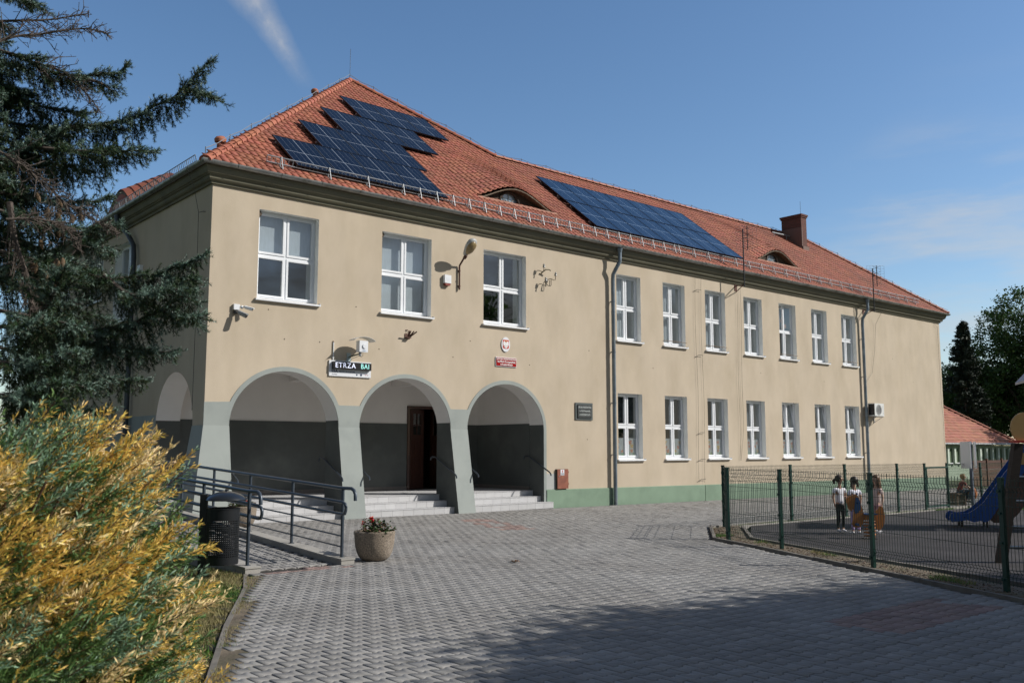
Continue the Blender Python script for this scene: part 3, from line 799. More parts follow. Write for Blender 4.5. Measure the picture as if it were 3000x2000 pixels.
for x in (26.35, 27.3): b.tube([(x, 3.55, 10.86), (x, 3.55, 10.62), (x, 3.7, 10.78)], .014, 5)
b.build('chimney_step', steel, roof)
# vent caps on the left hip
b = MB()
for t_, dy in ((.13, .5), (.16, .75), (.73, .3)):
    p = Vector(E0).lerp(Vector(AP), t_); c0 = (p.x - .12, p.y + dy, p.z + .02)
    b = MB(); b.lathe([(.06, -.3), (.06, .10), (.11, .12), (.12, .19), (.08, .24), (.01, .25)], c0, 12); b.build('roof_vent', clayr, roof, smooth=True)

# lightning wires
wirem = mat('lightning_wire', (.30, .31, .32), .5, metal=.6)
b = MB()
def wire(a, c, n, hgt, sag=.05):
    a, c = Vector(a), Vector(c)
    for i in range(n):
        p, q = a.lerp(c, i / n), a.lerp(c, (i + 1) / n)
        p = p + Vector((0, 0, hgt)); q = q + Vector((0, 0, hgt)); m_ = (p + q) / 2 - Vector((0, 0, sag))
        b.tube([p, m_, q], .009, 4, False)
        b.tube([p - Vector((0, 0, hgt)), p + Vector((0, 0, .03))], .011, 4)
wire(up_(AP), up_(WJ), 6, .20); wire(up_(WJ), up_(WR), 16, .16); wire(up_(WR), up_(E1), 8, .18); wire(up_(E0), up_(AP), 9, .22, .03)
b.tube([up_(AP, .1), (7.75, 7.75, AP[2] + 1.15)], .008, 4)
b.tube([(27.6, 3.0, 11.8), (27.6, 3.0, 12.35)], .008, 4)
b.build('lightning_conductor', wirem, roof)
wwm = mat('thin_dark_wire', (.10, .10, .09), .6)
def wpart(pts, r=.0045, name='wall_wire'): b = MB(); b.tube(pts, r, 4, False); return b.build(name, wwm, school)
for xo in (16.2, 16.5, 18.46, 18.66):
    pts = []
    z = 7.15
    ze = .5 if xo < 17 else 1.1
    while z > ze:
        pts.append((xo + .03 * math.sin(z * 1.3 + xo) + (0 if z > 2.4 or xo < 17 else (2.4 - z) * (-.05 if xo < 18.6 else -.2)), -.045, z)); z -= .35
    wpart(pts)
for z in (6.75, 4.6, 2.1, 1.25, .62): wpart([(16.14, -.02, z - .08), (16.3, -.06, z), (16.52, -.05, z)], .008, 'wire_clip')
wpart([(27.95, -.3, 7.1), (27.9, -.05, 6.6), (27.75, -.05, 5.6), (27.45, -.05, 4.6), (26.95, -.05, 4.2)], .005)
wpart([(33.2, -.03, 7.3), (33.25, -.05, 7.05), (33.45, -.05, 6.98), (33.46, -.05, 3.6), (33.55, -.05, 3), (33.5, -.05, 0)], .005)
wpart([(-.42, .45, 7.55), (-.25, .42, 7.2), (-.1, .48, 6.65), (-.06, .5, 4.4), (-.06, .5, 2.4)], .006)
for z in (6.65, 4.43): wpart([(-.08, .5, z), (-.05, .36, z), (0, .34, z)], .008, 'wire_clip')
for x, z in ((1.35, 4.62), (1.75, 4.0), (3.55, 4.9), (6.47, 5.85), (6.95, 4.35), (6.4, 3.9), (9.0, 3.85), (11.3, 4.4), (11.2, 1.85), (14.1, 4.05), (19.8, 4.2), (23.9, 4.1), (29.3, 5.3), (31.0, 4.4), (2.62, 4.0), (4.2, 3.95)):
    b = MB(); b.prism([(x + .015 * math.cos(i * 1.047), .001, z + .015 * math.sin(i * 1.047)) for i in range(6)], (0, -.006, 0)); b.build('wall_fixing', mat('rusty_fixing', (.07, .05, .04), .8), school)

# ---------------------------------------------------------------- windows
butter_o = mat('butterfly_orange', (.62, .22, .12), .8); butter_y = mat('butterfly_yellow', (.65, .42, .12), .8); grassf = mat('film_grass', (.25, .45, .18), .8)
film = mat('white_window_film', (.60, .62, .62), .6, trans=.3)
def window(x, z, w, h, kind, Y=.17, ax='front', seed=0):
    """frame (part) > panes, sill, film, blind; built in place. kind: set of words"""
    r = random.Random(seed)
    T = (lambda u, v, y: (x + u, y, z + v)) if ax == 'front' else (lambda u, v, y: (y, x + w - u, z + v))
    def bx(b, u0, u1, v0, v1, y0, y1):
        p = [T(u, v, y) for v in (v0, v1) for (u, y) in ((u0, y0), (u1, y0), (u1, y1), (u0, y1))]; b.hexa(p)
    b = MB(); F = .055; mw = .075; tz = h * .505
    for q in ((0, w, 0, .075, Y, Y + .07), (0, w, h - F, h, Y, Y + .07), (0, F, .075, h - F, Y, Y + .07), (w - F, w, .075, h - F, Y, Y + .07),
              (w / 2 - mw / 2, w / 2 + mw / 2, .075, h - F, Y + .002, Y + .068), (F, w / 2 - mw / 2, tz - .04, tz + .04, Y + .004, Y + .066), (w / 2 + mw / 2, w - F, tz - .04, tz + .04, Y + .004, Y + .066)): bx(b, *q)
    S_ = .048
    panes = []
    for iu, (u0, u1) in enumerate(((F, w / 2 - mw / 2), (w / 2 + mw / 2, w - F))):
        for iv, (v0, v1) in enumerate(((.075, tz - .04), (tz + .04, h - F))):
            tilt = ('tilt' in kind and iv == 1 and (iu == 1 or 'tilt2' in kind)); opened = ('open' in kind and iv == 1)
            u0s, u1s, v0s, v1s = u0 - .014, u1 + .014, v0 - .014, v1 + .014
            if opened:
                if iu == 1:
                    # casement swung indoors, hinged on the right
                    a = R(38); 
                    def TT(u, v, y): 
                        du = u1s - u; return T(u1s - du * math.cos(a), v, Y - .012 + du * math.sin(a) + (y - Y) * math.cos(a))
                    for (a0, a1, c0, c1) in ((u0s, u1s, v0s, v0s + S_), (u0s, u1s, v1s - S_, v1s), (u0s, u0s + S_, v0s + S_, v1s - S_), (u1s - S_, u1s, v0s + S_, v1s - S_)):
                        b.hexa([TT(u, v, y) for v in (c0, c1) for (u, y) in ((a0, Y), (a1, Y), (a1, Y + .06), (a0, Y + .06))])
                    panes.append([TT(u, v, Y + .03) for u, v in ((u0s + S_, v0s + S_), (u1s - S_, v0s + S_), (u1s - S_, v1s - S_), (u0s + S_, v1s - S_))])
                continue
            tl = math.tan(R(9)) if tilt else 0
            def TT(u, v, y, tl=tl, v0s=v0s): return T(u, v, y + (v - v0s) * tl)
            for (a0, a1, c0, c1) in ((u0s, u1s, v0s, v0s + S_), (u0s, u1s, v1s - S_, v1s), (u0s, u0s + S_, v0s + S_, v1s - S_), (u1s - S_, u1s, v0s + S_, v1s - S_)):
                b.hexa([TT(u, v, y) for v in (c0, c1) for (u, y) in ((a0, Y - .014), (a1, Y - .014), (a1, Y + .05), (a0, Y + .05))])
            panes.append([TT(u, v, Y + .022) for u, v in ((u0s + S_, v0s + S_), (u1s - S_, v0s + S_), (u1s - S_, v1s - S_), (u0s + S_, v1s - S_))])
    # little drain caps
    for u in (w * .3, w * .6, w * .8):
        bx(b, u, u + .03, tz - .012, tz - .004, Y - .017, Y - .0145)
    wo_ = b.build('window', pvc, school)
    for p in panes:
        jy = [r.uniform(-.004, .004) for _ in range(2)]; p = [(q_[0], q_[1] + (jy[0] if k_ in (0, 3) else jy[1]), q_[2]) if ax == 'front' else q_ for k_, q_ in enumerate(p)]
        q = MB(); q.quad(*p); q.build('pane', glass, wo_, recalc=False)
    # sill
    b = MB(); y0 = -.075
    p = [T(-.05, -.035, y0), T(w + .045, -.035, y0), T(w + .045, .012, Y + .0), T(-.05, .012, Y + .0)]
    p = [T(-.045, -.055, y0), T(w + .05, -.055, y0), T(w + .05, -.055, -.003), T(-.045, -.055, -.003), T(-.045, -.022, y0), T(w + .05, -.022, y0), T(w + .05, -.006, -.003), T(-.045, -.006, -.003)]
    b.hexa(p)
    b.hexa([T(.0, -.04, -.003), T(w, -.04, -.003), T(w, -.02, Y), T(.0, -.02, Y), T(.0, -.006, -.003), T(w, -.006, -.003), T(w, .02, Y), T(.0, .02, Y)])
    b.hexa([T(w + .05, -.055, y0), T(w + .06, -.055, y0), T(w + .06, -.055, 0), T(w + .05, -.055, 0), T(w + .05, .004, y0), T(w + .06, .004, y0), T(w + .06, .02, 0), T(w + .05, .02, 0)])
    b.build('sill', pvc, wo_)
    def cloth(u0, u1, v0, v1, y, m, name, amp=.015, fr=40):
        q = MB(); n = 26
        for i in range(n):
            a, c = u0 + (u1 - u0) * i / n, u0 + (u1 - u0) * (i + 1) / n
            ya, yc = y + amp * math.sin(a * fr), y + amp * math.sin(c * fr)
            q.quad(T(a, v0, ya), T(c, v0, yc), T(c, v1, yc), T(a, v1, ya))
        q.build(name, m, wo_, smooth=True)
    if 'blindtop' in kind: cloth(.06, w - .06, tz, h - .03, Y + .13, whitec, 'blind', 0)
    if 'blindfull' in kind: cloth(.06, w - .06, .08, h - .03, Y + .16, greyc if 'greyblind' in kind else whitec, 'blind', 0)
    if 'curtainl' in kind: cloth(.03, w * .60, .05, h, Y + .20, greyc, 'curtain')
    if 'curtainr' in kind: cloth(w * .42, w * .80, .05, h, Y + .22, greyc, 'curtain')
    if 'curtainw' in kind: cloth(.03, w * .74, .05, h, Y + .24, whitec, 'curtain')
    if 'screen' in kind: cloth(.06, w - .06, tz, h - .03, Y + .13, greyd, 'blind', .006, 25)
    if 'film' in kind:
        for (u0, u1) in ((F, w / 2 - mw / 2), (w / 2 + mw / 2, w - F)):
            a0, a1 = u0 + .035, u1 - .035; ft = .62
            q = MB(); q.quad(T(a0, .11, Y + .03), T(a1, .11, Y + .03), T(a1, ft, Y + .03), T(a0, ft, Y + .03)); fo = q.build('window_film', film, wo_)
            q = MB()
            for i in range(3):
                cx, cz, s = r.uniform(a0 + .07, a1 - .07), .22 + .14 * i + r.uniform(-.02, .02), r.uniform(.05, .075); ro = r.uniform(-.5, .5)
                q.cur = r.choice((0, 0, 1))
                for sg in (-1, 1):
                    for wing in ([(0, 0), (.25, .75), (.85, .9), (.95, .35)], [(0, 0), (.8, -.05), (.7, -.6), (.25, -.65)]):
                        q.quad(*[T(cx + s * (sg * a * math.cos(ro) - c * math.sin(ro)), cz + s * (sg * a * math.sin(ro) + c * math.cos(ro)), Y + .026) for a, c in wing])
            q.cur = 2
            for i in range(14):
                cx = r.uniform(a0, a1 - .01); q.quad(T(cx, .11, Y + .025), T(cx + .012, .11, Y + .025), T(cx + r.uniform(-.02, .03), .11 + r.uniform(.05, .14), Y + .025))
            q.build('film_print', [butter_o, butter_y, grassf], fo, recalc=False)
    if 'rail' in kind:
        q = MB(); q.tube([T(-.02, .14, -.02), T(w + .02, .14, -.02)], .010, 5); q.build('guard_rail', mat('rusty_rail', (.20, .13, .08), .8), wo_)
    if 'stars' in kind:
        q = MB()
        for i in range(5):
            cx, cz = r.uniform(.12, w - .12), r.uniform(.25, h * .8); s = r.uniform(.05, .08)
            for k in range(6):
                a = k * math.pi / 3; q.quad(T(cx, cz, Y + .05), T(cx + s * math.cos(a - .3), cz + s * math.sin(a - .3), Y + .05), T(cx + s * math.cos(a + .1), cz + s * math.sin(a + .1), Y + .05))
        q.build('window_sticker', mat('pale_sticker', (.55, .36, .30), .8), wo_, recalc=False)
    return wo_
BK = [{'blindtop'}, {'blindfull'}, {}]
for i, (a, c) in enumerate(BIGW): tag(window(a, BZ[0], c - a, BZ[1] - BZ[0], BK[i], seed=i))
UK = [{'curtainw'}, {'curtainw', 'rail'}, {'curtainw', 'rail'}, {'curtainw'}, {'open', 'stars', 'rail'}, {'curtainw', 'stars'}, {'curtainw', 'stars', 'rail'}]
LK_ = [{'screen', 'film'}, {'screen', 'film'}, {'film'}, {'film', 'curtainr'}, {'film', 'tilt', 'tilt2'}, {'film', 'tilt'}, {'film', 'tilt'}]
for i, x in enumerate(NX):
    window(x, UZ[0], NW, UZ[1] - UZ[0], UK[i], seed=20 + i); window(x, LZ[0], NW, LZ[1] - LZ[0], LK_[i], seed=40 + i)
for k, (y0, y1, z0, z1) in enumerate(LW): window(y0, z0, y1 - y0, z1 - z0, {'curtainl'}, ax='left', seed=60 + k)
b = MB()
for i in range(7): b.tube([(-.01, 7.42 + i * .17, 5.62), (-.01, 7.42 + i * .17, 6.83)], .008, 4)
for z in (5.7, 6.2, 6.75): b.tube([(-.01, 7.38, z), (-.01, 8.48, z)], .008, 4)
b.build('window_bars', blackm, school)
# swallow-nest / rotten corners in the big windows
b = MB()
for x, z in ((1.12, 6.75), (4.30, 6.76)): b.ball((x, .12, z), .07, 8, (1, .8, .9))
b.build('swallow_nest', mat('mud', (.10, .075, .055), .95, bump=.8, bscale=60), school, smooth=True)
# door
wood = mat('dark_red_wood', (.050, .017, .010), .45, var=.3, vscale=5, stretch=(8, 8, 1), coat=.3)
b = MB(); b.box(DX0, DX0 + .08, 2.84, 2.94, DZ0, DZ1); b.box(DX1 - .08, DX1, 2.84, 2.94, DZ0, DZ1); b.box(DX0 + .08, DX1 - .08, 2.84, 2.94, DZ1 - .08, DZ1)
door = b.build('entrance_door', wood, school)
def leaf(hx, ang, sgn):
    c, s = math.cos(R(ang)), math.sin(R(ang))
    T = lambda u, v, y: (hx + sgn * (u * c + y * s), 2.87 + u * s - y * c, v)
    def bx(b, u0, u1, v0, v1, y0, y1): b.hexa([T(u, v, y) for v in (v0, v1) for (u, y) in ((u0, y0), (u1, y0), (u1, y1), (u0, y1))])
    W_, H0, H1 = .66, DZ0 + .02, DZ1 - .09
    b = MB(); bx(b, 0, W_, H0, H0 + .25, 0, .05); bx(b, 0, W_, H1 - .12, H1, 0, .05); bx(b, 0, .12, H0 + .25, H1 - .12, 0, .05); bx(b, W_ - .12, W_, H0 + .25, H1 - .12, 0, .05)
    bx(b, .12, W_ - .12, H0 + 1.38, H0 + 1.5, 0, .05); bx(b, .12, W_ - .12, H0 + .25, H0 + 1.38, .012, .038); bx(b, .2, W_ - .2, H0 + .4, H0 + .75, -.002, .052); bx(b, .2, W_ - .2, H0 + .85, H0 + 1.25, -.002, .052)
    bx(b, W_ / 2 - .015, W_ / 2 + .015, H0 + 1.5, H1 - .12, .005, .045); bx(b, .12, W_ - .12, H0 + 1.76, H0 + 1.79, .005, .045)
    lf = b.build('door_leaf', wood, door)
    b = MB(); b.quad(*[T(u, v, .025) for u, v in ((.12, H0 + 1.5), (W_ - .12, H0 + 1.5), (W_ - .12, H1 - .12), (.12, H1 - .12))]); 
    b = b.build('door_glass', glass, lf)
    b = MB(); p = [T(W_ - .06, H0 + 1.02, -.01), T(W_ - .06, H0 + 1.02, -.06), T(W_ - .18, H0 + 1.02, -.06)]; b.tube(p, .010, 6); bx(b, W_ - .08, W_ - .04, H0 + .94, H0 + 1.12, -.008, 0)
    b.build('door_handle', steel, lf)
leaf(DX0 + .08, 22, 1)
leaf(DX1 - .08, 80, -1)
# handrails by the steps
railm = mat('dark_blue_grey_steel', (.045, .058, .075), .35, metal=.3, var=.1, vscale=6, coat=.3)
for x, rt_ in ((3.147, 1), (6.335, 1), (9.509, 1)):
    b = MB(); X = x - .07
    b.tube([(X, .74, 1.30), (X, .73, 1.35), (X, .70, 1.385), (X, .56, 1.385), (X, .50, 1.37), (X, -.30, .97), (X, -.35, .93), (X, -.37, .87)], .019, 8)
    for y, z in ((.35, 1.30), (-.10, 1.07)): b.tube([(X, y, z), (X + .03, y, z - .05), (x + .001, y, z - .05)], .008, 5)
    b.build('handrail', railm, school, smooth=True)
for x in (.54, 3.693, 6.865):
    b = MB(); X = x + .07
    b.tube([(X, .74, 1.30), (X, .73, 1.35), (X, .70, 1.385), (X, .56, 1.385), (X, .50, 1.37), (X, -.30, .99), (X, -.37, .95), (X, -.39, .89)], .019, 8)
    for y, z in ((.35, 1.30), (-.10, 1.09)): b.tube([(X, y, z), (X - .03, y, z - .05), (x - .001, y, z - .05)], .008, 5)
    b.build('handrail', railm, school, smooth=True)

# ================================================================ THINGS ON THE ROOF AND FACADE
SL = math.atan(M_)
cell1 = (.004, .009, .024); cell2 = (.004, .018, .052)
def pvmat(name, c, line, spec_=.05):
    m = bpy.data.materials.new(name); m.use_nodes = True; t = m.node_tree; bs = t.nodes['Principled BSDF']
    tcn = N(t, 'ShaderNodeTexCoord'); sp = N(t, 'ShaderNodeSeparateXYZ'); LK(t, tcn.outputs['Object'], sp.inputs[0])
    def grid(sock, per, wdt, off=0.):
        a = N(t, 'ShaderNodeMath', operation='ADD'); LK(t, sock, a.inputs[0]); a.inputs[1].default_value = off + per * 20
        d = N(t, 'ShaderNodeMath', operation='DIVIDE'); LK(t, a.outputs[0], d.inputs[0]); d.inputs[1].default_value = per
        f = N(t, 'ShaderNodeMath', operation='FRACT'); LK(t, d.outputs[0], f.inputs[0])
        l = N(t, 'ShaderNodeMath', operation='LESS_THAN'); LK(t, f.outputs[0], l.inputs[0]); l.inputs[1].default_value = wdt / per
        return l.outputs[0]
    g = [(grid(sp.outputs[0], .1665, .006, -.028), .45), (grid(sp.outputs[1], .0825, .004, -.03), .18), (grid(sp.outputs[0], .52, .014, .0), 1.), (grid(sp.outputs[1], .865, .016, .0), 1.)]
    cur = None
    for s_, k in g:
        mu = N(t, 'ShaderNodeMath', operation='MULTIPLY'); LK(t, s_, mu.inputs[0]); mu.inputs[1].default_value = k
        if cur is None: cur = mu.outputs[0]
        else:
            mm = N(t, 'ShaderNodeMath', operation='MAXIMUM'); LK(t, cur, mm.inputs[0]); LK(t, mu.outputs[0], mm.inputs[1]); cur = mm.outputs[0]
    mx_ = N(t, 'ShaderNodeMixRGB'); LK(t, cur, mx_.inputs[0]); mx_.inputs[1].default_value = c + (1,); mx_.inputs[2].default_value = line + (1,)
    LK(t, mx_.outputs[0], bs.inputs['Base Color']); bs.inputs['Roughness'].default_value = .16; bs.inputs['Specular IOR Level'].default_value = spec_
    return m
pvm = [pvmat('navy_solar_cells', cell1, (.30, .34, .40)), pvmat('blue_solar_cells', cell2, (.26, .36, .50), .14)]
pvf = mat('black_panel_frame', (.015, .016, .02), .4, metal=.5)
def make_panel(k, label, group):
    r_ = thing('solar_panel', label, 'solar panel', (0, 0, 0), group)
    b = MB(); W_, H_ = 1.052, 1.735
    for q in ((0, W_, 0, .012), (0, W_, H_ - .012, H_), (0, .012, .012, H_ - .012), (W_ - .012, W_, .012, H_ - .012)): b.box(q[0], q[1], q[2], q[3], 0, .036)
    b.build('panel_frame', pvf, r_)
    b = MB(); b.quad((.012, .012, .030), (W_ - .012, .012, .030), (W_ - .012, H_ - .012, .030), (.012, H_ - .012, .030)); b.quad((.012, .012, .004), (W_ - .012, .012, .004), (W_ - .012, H_ - .012, .004), (.012, H_ - .012, .004)); b.build('cells', pvm[k], r_, recalc=False)
    b = MB()
    for y in (.35, 1.38):
        b.box(-.03, W_ + .02, y - .02, y + .02, -.045, -.002)
        b.box(.05, .10, y - .015, y + .015, -.11, -.045); b.box(.1, .14, y - .02, y + .02, -.12, -.10)
    b.build('mounting_rail', steel, r_)
    return r_
ORD = ['first', 'second', 'third', 'fourth', 'fifth', 'sixth', 'seventh']
def place(o, X, s):
    y = -OV + s; nx, ny_, nz = 0, -math.sin(SL), math.cos(SL); h = .125
    o.location = (X, y + ny_ * h, roofz(y) - .01 + nz * h); o.rotation_euler = (SL, 0, 0)
first = None
rows1 = [(6.06, 4.50, 3, 'top'), (4.66, 3.10, 3, 'second'), (3.29, 1.73, 3, 'third'), (1.93, .36, 4, 'bottom')]
for X0, s0, n, rn in rows1:
    for i in range(n):
        lb = 'dark navy solar panel, %s from left in %s row of stepped array' % (ORD[i], rn)
        if first is None: first = o = make_panel(0, lb, 'navy solar panels of the stepped array')
        else: o = copy_tree(first)
        o['label'] = lb; place(o, X0 + i * 1.066, s0)
first = None
for s0, rn in ((2.08, 'upper'), (.70, 'lower')):
    for i in range(7):
        lb = 'blue solar panel, %s from left in %s row of the long array' % (ORD[i], rn)
        if first is None: first = o = make_panel(1, lb, 'blue solar panels of the long array')
        else: o = copy_tree(first)
        o['label'] = lb; place(o, 11.99 + i * 1.066, s0)
# snow guard
sg = thing('snow_guard', 'galvanised ladder-like snow guard running along the tiled eave', 'snow guard', (16, 0, 7.9))
yb = .02; zb = roofz(yb) + .03
ny_, nz_ = -math.sin(SL) * .35, 1.0
bxs = [1.53, 2.74, 3.78, 4.79] + [5.29 + .52 * i for i in range(20)] + [15.4 + .76 * i for i in range(22)]
def gp_(h): return yb - .06 * h / .2 * .8, zb + h
b = MB()
def rail(x0, x1):
    for h in (.055, .19):
        y, z = gp_(h); b.tube([(x0, y, z), (x1, y, z)], .015, 5)
    x = x0
    while x <= x1 + .001:
        y0, z0 = gp_(.055); y1, z1 = gp_(.19); b.tube([(x, y0, z0), (x, y1, z1)], .0085, 4, False); x += .105
xs = [1.19] + bxs[3:][::3] + [31.9]
for a, c in zip(xs, xs[1:]):
    rail(a + .01, c - .01)
b.build('guard_rail', steel, sg)
proto = None
for x in bxs:
    if proto is None:
        b = MB(); y0, z0 = gp_(0.02); y1, z1 = gp_(.21)
        b.hexa([(-.009, y0 - .01, z0 - .04), (.009, y0 - .01, z0 - .04), (.009, y0 + .01, z0 - .03), (-.009, y0 + .01, z0 - .03), (-.009, y1 - .01, z1), (.009, y1 - .01, z1), (.009, y1 + .008, z1), (-.009, y1 + .008, z1)])
        b.hexa([(-.012, y1 - .028, z1), (.012, y1 - .028, z1), (.012, y1 - .012, z1), (-.012, y1 - .012, z1), (-.012, y1 - .03, z1 + .004), (.012, y1 - .03, z1 + .004), (.012, y1 - .012, z1 + .004), (-.012, y1 - .012, z1 + .004)])
        b.hexa([(-.007, y1 - .11, z0 - .10), (.007, y1 - .11, z0 - .10), (.007, y1 - .095, z0 - .10), (-.007, y1 - .095, z0 - .10), (-.006, y1 - .03, z1), (.006, y1 - .03, z1), (.006, y1 - .018, z1), (-.006, y1 - .018, z1)])
        b.hexa([(-.012, y1 - .11, z0 - .115), (.012, y1 - .11, z0 - .115), (.015, y0 + .2, z0 + .10), (-.015, y0 + .2, z0 + .10), (-.012, y1 - .11, z0 - .10), (.012, y1 - .11, z0 - .10), (.015, y0 + .2, z0 + .115), (-.015, y0 + .2, z0 + .115)])
        proto = b.build('guard_bracket', steel, sg); me = proto.data; me.transform(Matrix.Translation((0, 0, 0))); o = proto
    else:
        o = proto.copy(); COL.objects.link(o)
    o.location = (x, 0, 0)
b = MB()
for i in range(14):
    y = 1.0 + i * .52
    b.tube([(gp_(.055)[0], y, gp_(.055)[1]), (gp_(.19)[0], y, gp_(.19)[1])], .010, 4)
for h in (.055, .19): b.tube([(gp_(h)[0], 1.0, gp_(h)[1]), (gp_(h)[0], 7.8, gp_(h)[1])], .011, 5)
for i in range(64): b.tube([(gp_(.055)[0], 1.0 + i * .105, gp_(.055)[1]), (gp_(.19)[0], 1.0 + i * .105, gp_(.19)[1])], .006, 4, False)
g2 = thing('snow_guard', 'snow guard on the shaded left-hand eave above the spruce', 'snow guard', (0, 4, 7.9)); b.build('guard_rail', steel, g2)

# wall lamp
rust = mat('rusty_brown_steel', (.10, .045, .032), .75, var=.25, vscale=10, bump=.2)
lp = thing('wall_lamp', 'large old street-type lamp on a rusty bent arm between the upper windows', 'lamp', (6.555, 0, 6.25))
b = MB(); b.tube([(6.555, -.045, 5.64), (6.555, -.045, 6.24), (6.555, -.06, 6.28), (6.555, -.30, 6.50)], .024, 10)
for z in (5.72, 6.12): b.box(6.52, 6.59, -.05, 0, z, z + .03)
b.build('arm', rust, lp, smooth=True)
ax = Vector((0, -.72, .69)).normalized()
def along_(c, ax, prof, flat, n=18):
    b = MB(); pts = [Vector(c) + ax * t for t, r in prof]; b.tube(pts, [r for t, r in prof], n, True, flat); return b
hp = [(0, .04), (.03, .075), (.12, .105), (.25, .14), (.38, .15), (.46, .13), (.51, .08), (.53, .02)]
c0 = Vector((6.555, -.27, 6.47))
along_(c0 + Vector((0, -.0, .03)), ax, hp, .52).build('lamp_housing', mat('grey_lamp_shell', (.42, .43, .43), .5, var=.1, vscale=8), lp, smooth=True)
dn = Vector((0, -.69, -.72)).normalized()
hp2 = [(.10, .02), (.14, .07), (.22, .115), (.33, .13), (.42, .115), (.48, .06), (.5, .01)]
along_(c0 + dn * .045 + Vector((0, 0, .0)), ax, hp2, .5).build('lamp_lens', mat('yellowed_lens', (.30, .22, .11), .3, var=.35, vscale=12), lp, smooth=True)
b = MB(); b.tube([c0 - ax * .04 + dn * .01, c0 + ax * .05 + dn * .02], .045, 8); b.build('clamp', rust, lp)
# alarm siren
al_ = thing('alarm_siren', 'small white alarm siren box with red base beside the rusty lamp', 'alarm', (6.16, 0, 5.8))
b = MB(); b.prism([(6.06, -.005, 5.76), (6.26, -.005, 5.76), (6.26, -.005, 5.97), (6.06, -.005, 5.97)], (0, -.09, 0))
for i in range(3): b.box(6.10, 6.22, -.098, -.0955, 5.83 + i * .025, 5.838 + i * .025)
b.build('siren_cover', pvc, al_)
b = MB(); b.prism([(6.07, -.005, 5.758), (6.25, -.005, 5.758), (6.23, -.005, 5.70), (6.09, -.005, 5.70)], (0, -.085, 0)); b.build('siren_base', mat('dull_red_plastic', (.22, .045, .03), .4), al_)
a2_ = thing('alarm_siren', 'white alarm box on the shaded left wall beside the downpipe', 'alarm', (0, 4.2, 5.9))
b = MB(); b.box(-.09, -.005, 4.12, 4.32, 5.80, 6.06); b.build('siren_cover', pvc, a2_)
b = MB(); b.box(-.08, -.005, 4.14, 4.30, 5.74, 5.797); b.build('siren_base', MATS['dull_red_plastic'], a2_)
# security cameras
def bullet(root, p, d, col, r=.04, ln=.17):
    d = Vector(d).normalized(); p = Vector(p)
    b = MB(); b.tube([p, p + d * ln], r, 12); b.tube([p + d * -.01 + Vector((0, 0, r * .55)), p + d * (ln + .03) + Vector((0, 0, r * .9))], [r * .9, r * 1.0], 10, True, .35); b.build('camera_body', col, root, smooth=True)
    b = MB(); b.tube([p + d * (ln - .001), p + d * (ln + .004)], r * .82, 12); b.build('camera_lens', blackm, root)
sc = thing('security_camera', 'white bullet security camera on a square junction box near the building corner', 'security camera', (.6, 0, 4.6))
b = MB(); b.box(.535, .665, -.07, -.002, 4.535, 4.655); b.build('junction_box', pvc, sc)
b = MB(); b.ball((.71, -.07, 4.60), .038, 10); b.tube([(.65, -.05, 4.6), (.72, -.08, 4.6), (.75, -.12, 4.6)], .016, 8); b.build('camera_mount', pvc, sc, smooth=True)
bullet(sc, (.76, -.12, 4.60), (.75, -.65, -.33), pvc, .036, .17)
sc = thing('security_camera', 'grey hooded security camera hanging just below the white junction box', 'security camera', (.58, 0, 4.5))
b = MB(); b.lathe([(.045, -.03), (.045, .03)], (.575, -.05, 4.48), 12); b.tube([(.575, -.03, 4.48), (.60, -.12, 4.45), (.64, -.18, 4.45)], .02, 8); b.build('camera_mount', blackm, sc, smooth=True)
bullet(sc, (.62, -.14, 4.47), (.5, -.8, -.45), steel, .05, .20)
# air quality board with LED matrix
sg_ = thing('air_quality_board', 'white air quality board with a dark LED text strip above the first pier', 'sign', (3.4, 0, 3.4))
wb = mat('white_sign_board', (.74, .76, .80), .4)
b = MB(); b.box(2.86, 3.965, -.035, -.003, 3.245, 3.605); b.build('board', wb, sg_)
b = MB(); b.box(2.925, 3.93, -.115, -.0355, 3.405, 3.575); b.build('led_panel', mat('led_panel_black', (.018, .017, .018), .3, var=.2, vscale=20), sg_)
led1 = mat('led_white_violet', (.75, .80, 1.0), .5, emit=.75); led2 = mat('led_green_cyan', (.35, .80, .75), .5, emit=.55)
text('ETRZA', .165, MF(3.235, -.117, 3.49), led1, sg_, 'led_letters', space=1.16, sx=.97)
text('BAI', .165, MF(3.755, -.117, 3.49), led2, sg_, 'led_letters', space=1.1, sx=.90)
navy = mat('navy_print', (.02, .04, .10), .6); redm = mat('sign_red', (.42, .018, .018), .35)
text('ESA', .095, MF(3.0, -.0365, 3.36), navy, sg_, 'lettering', bold=.002, space=1.05)
text('MIERZYMY SIĘ ZE SMOGIEM', .034, MF(3.32, -.0365, 3.358), navy, sg_, 'lettering', bold=.0006)
text('Kostomłoty', .028, MF(3.0, -.0365, 3.287), navy, sg_, 'lettering')
b = MB()
for cx, rr in ((3.585, .020), (3.70, .027)): b.prism([(cx + rr * math.cos(2 * math.pi * i / 16), -.0355, 3.30 + rr * math.sin(2 * math.pi * i / 16)) for i in range(16)], (0, -.002, 0))
b.build('round_logo', navy, sg_)
b = MB(); b.box(3.80, 3.84, -.0375, -.0355, 3.297, 3.307); b.box(3.86, 3.862, -.0375, -.0355, 3.285, 3.32); b.box(3.88, 3.882, -.0375, -.0355, 3.285, 3.32); b.box(3.862, 3.88, -.0375, -.0355, 3.318, 3.32); b.build('red_logo', redm, sg_)
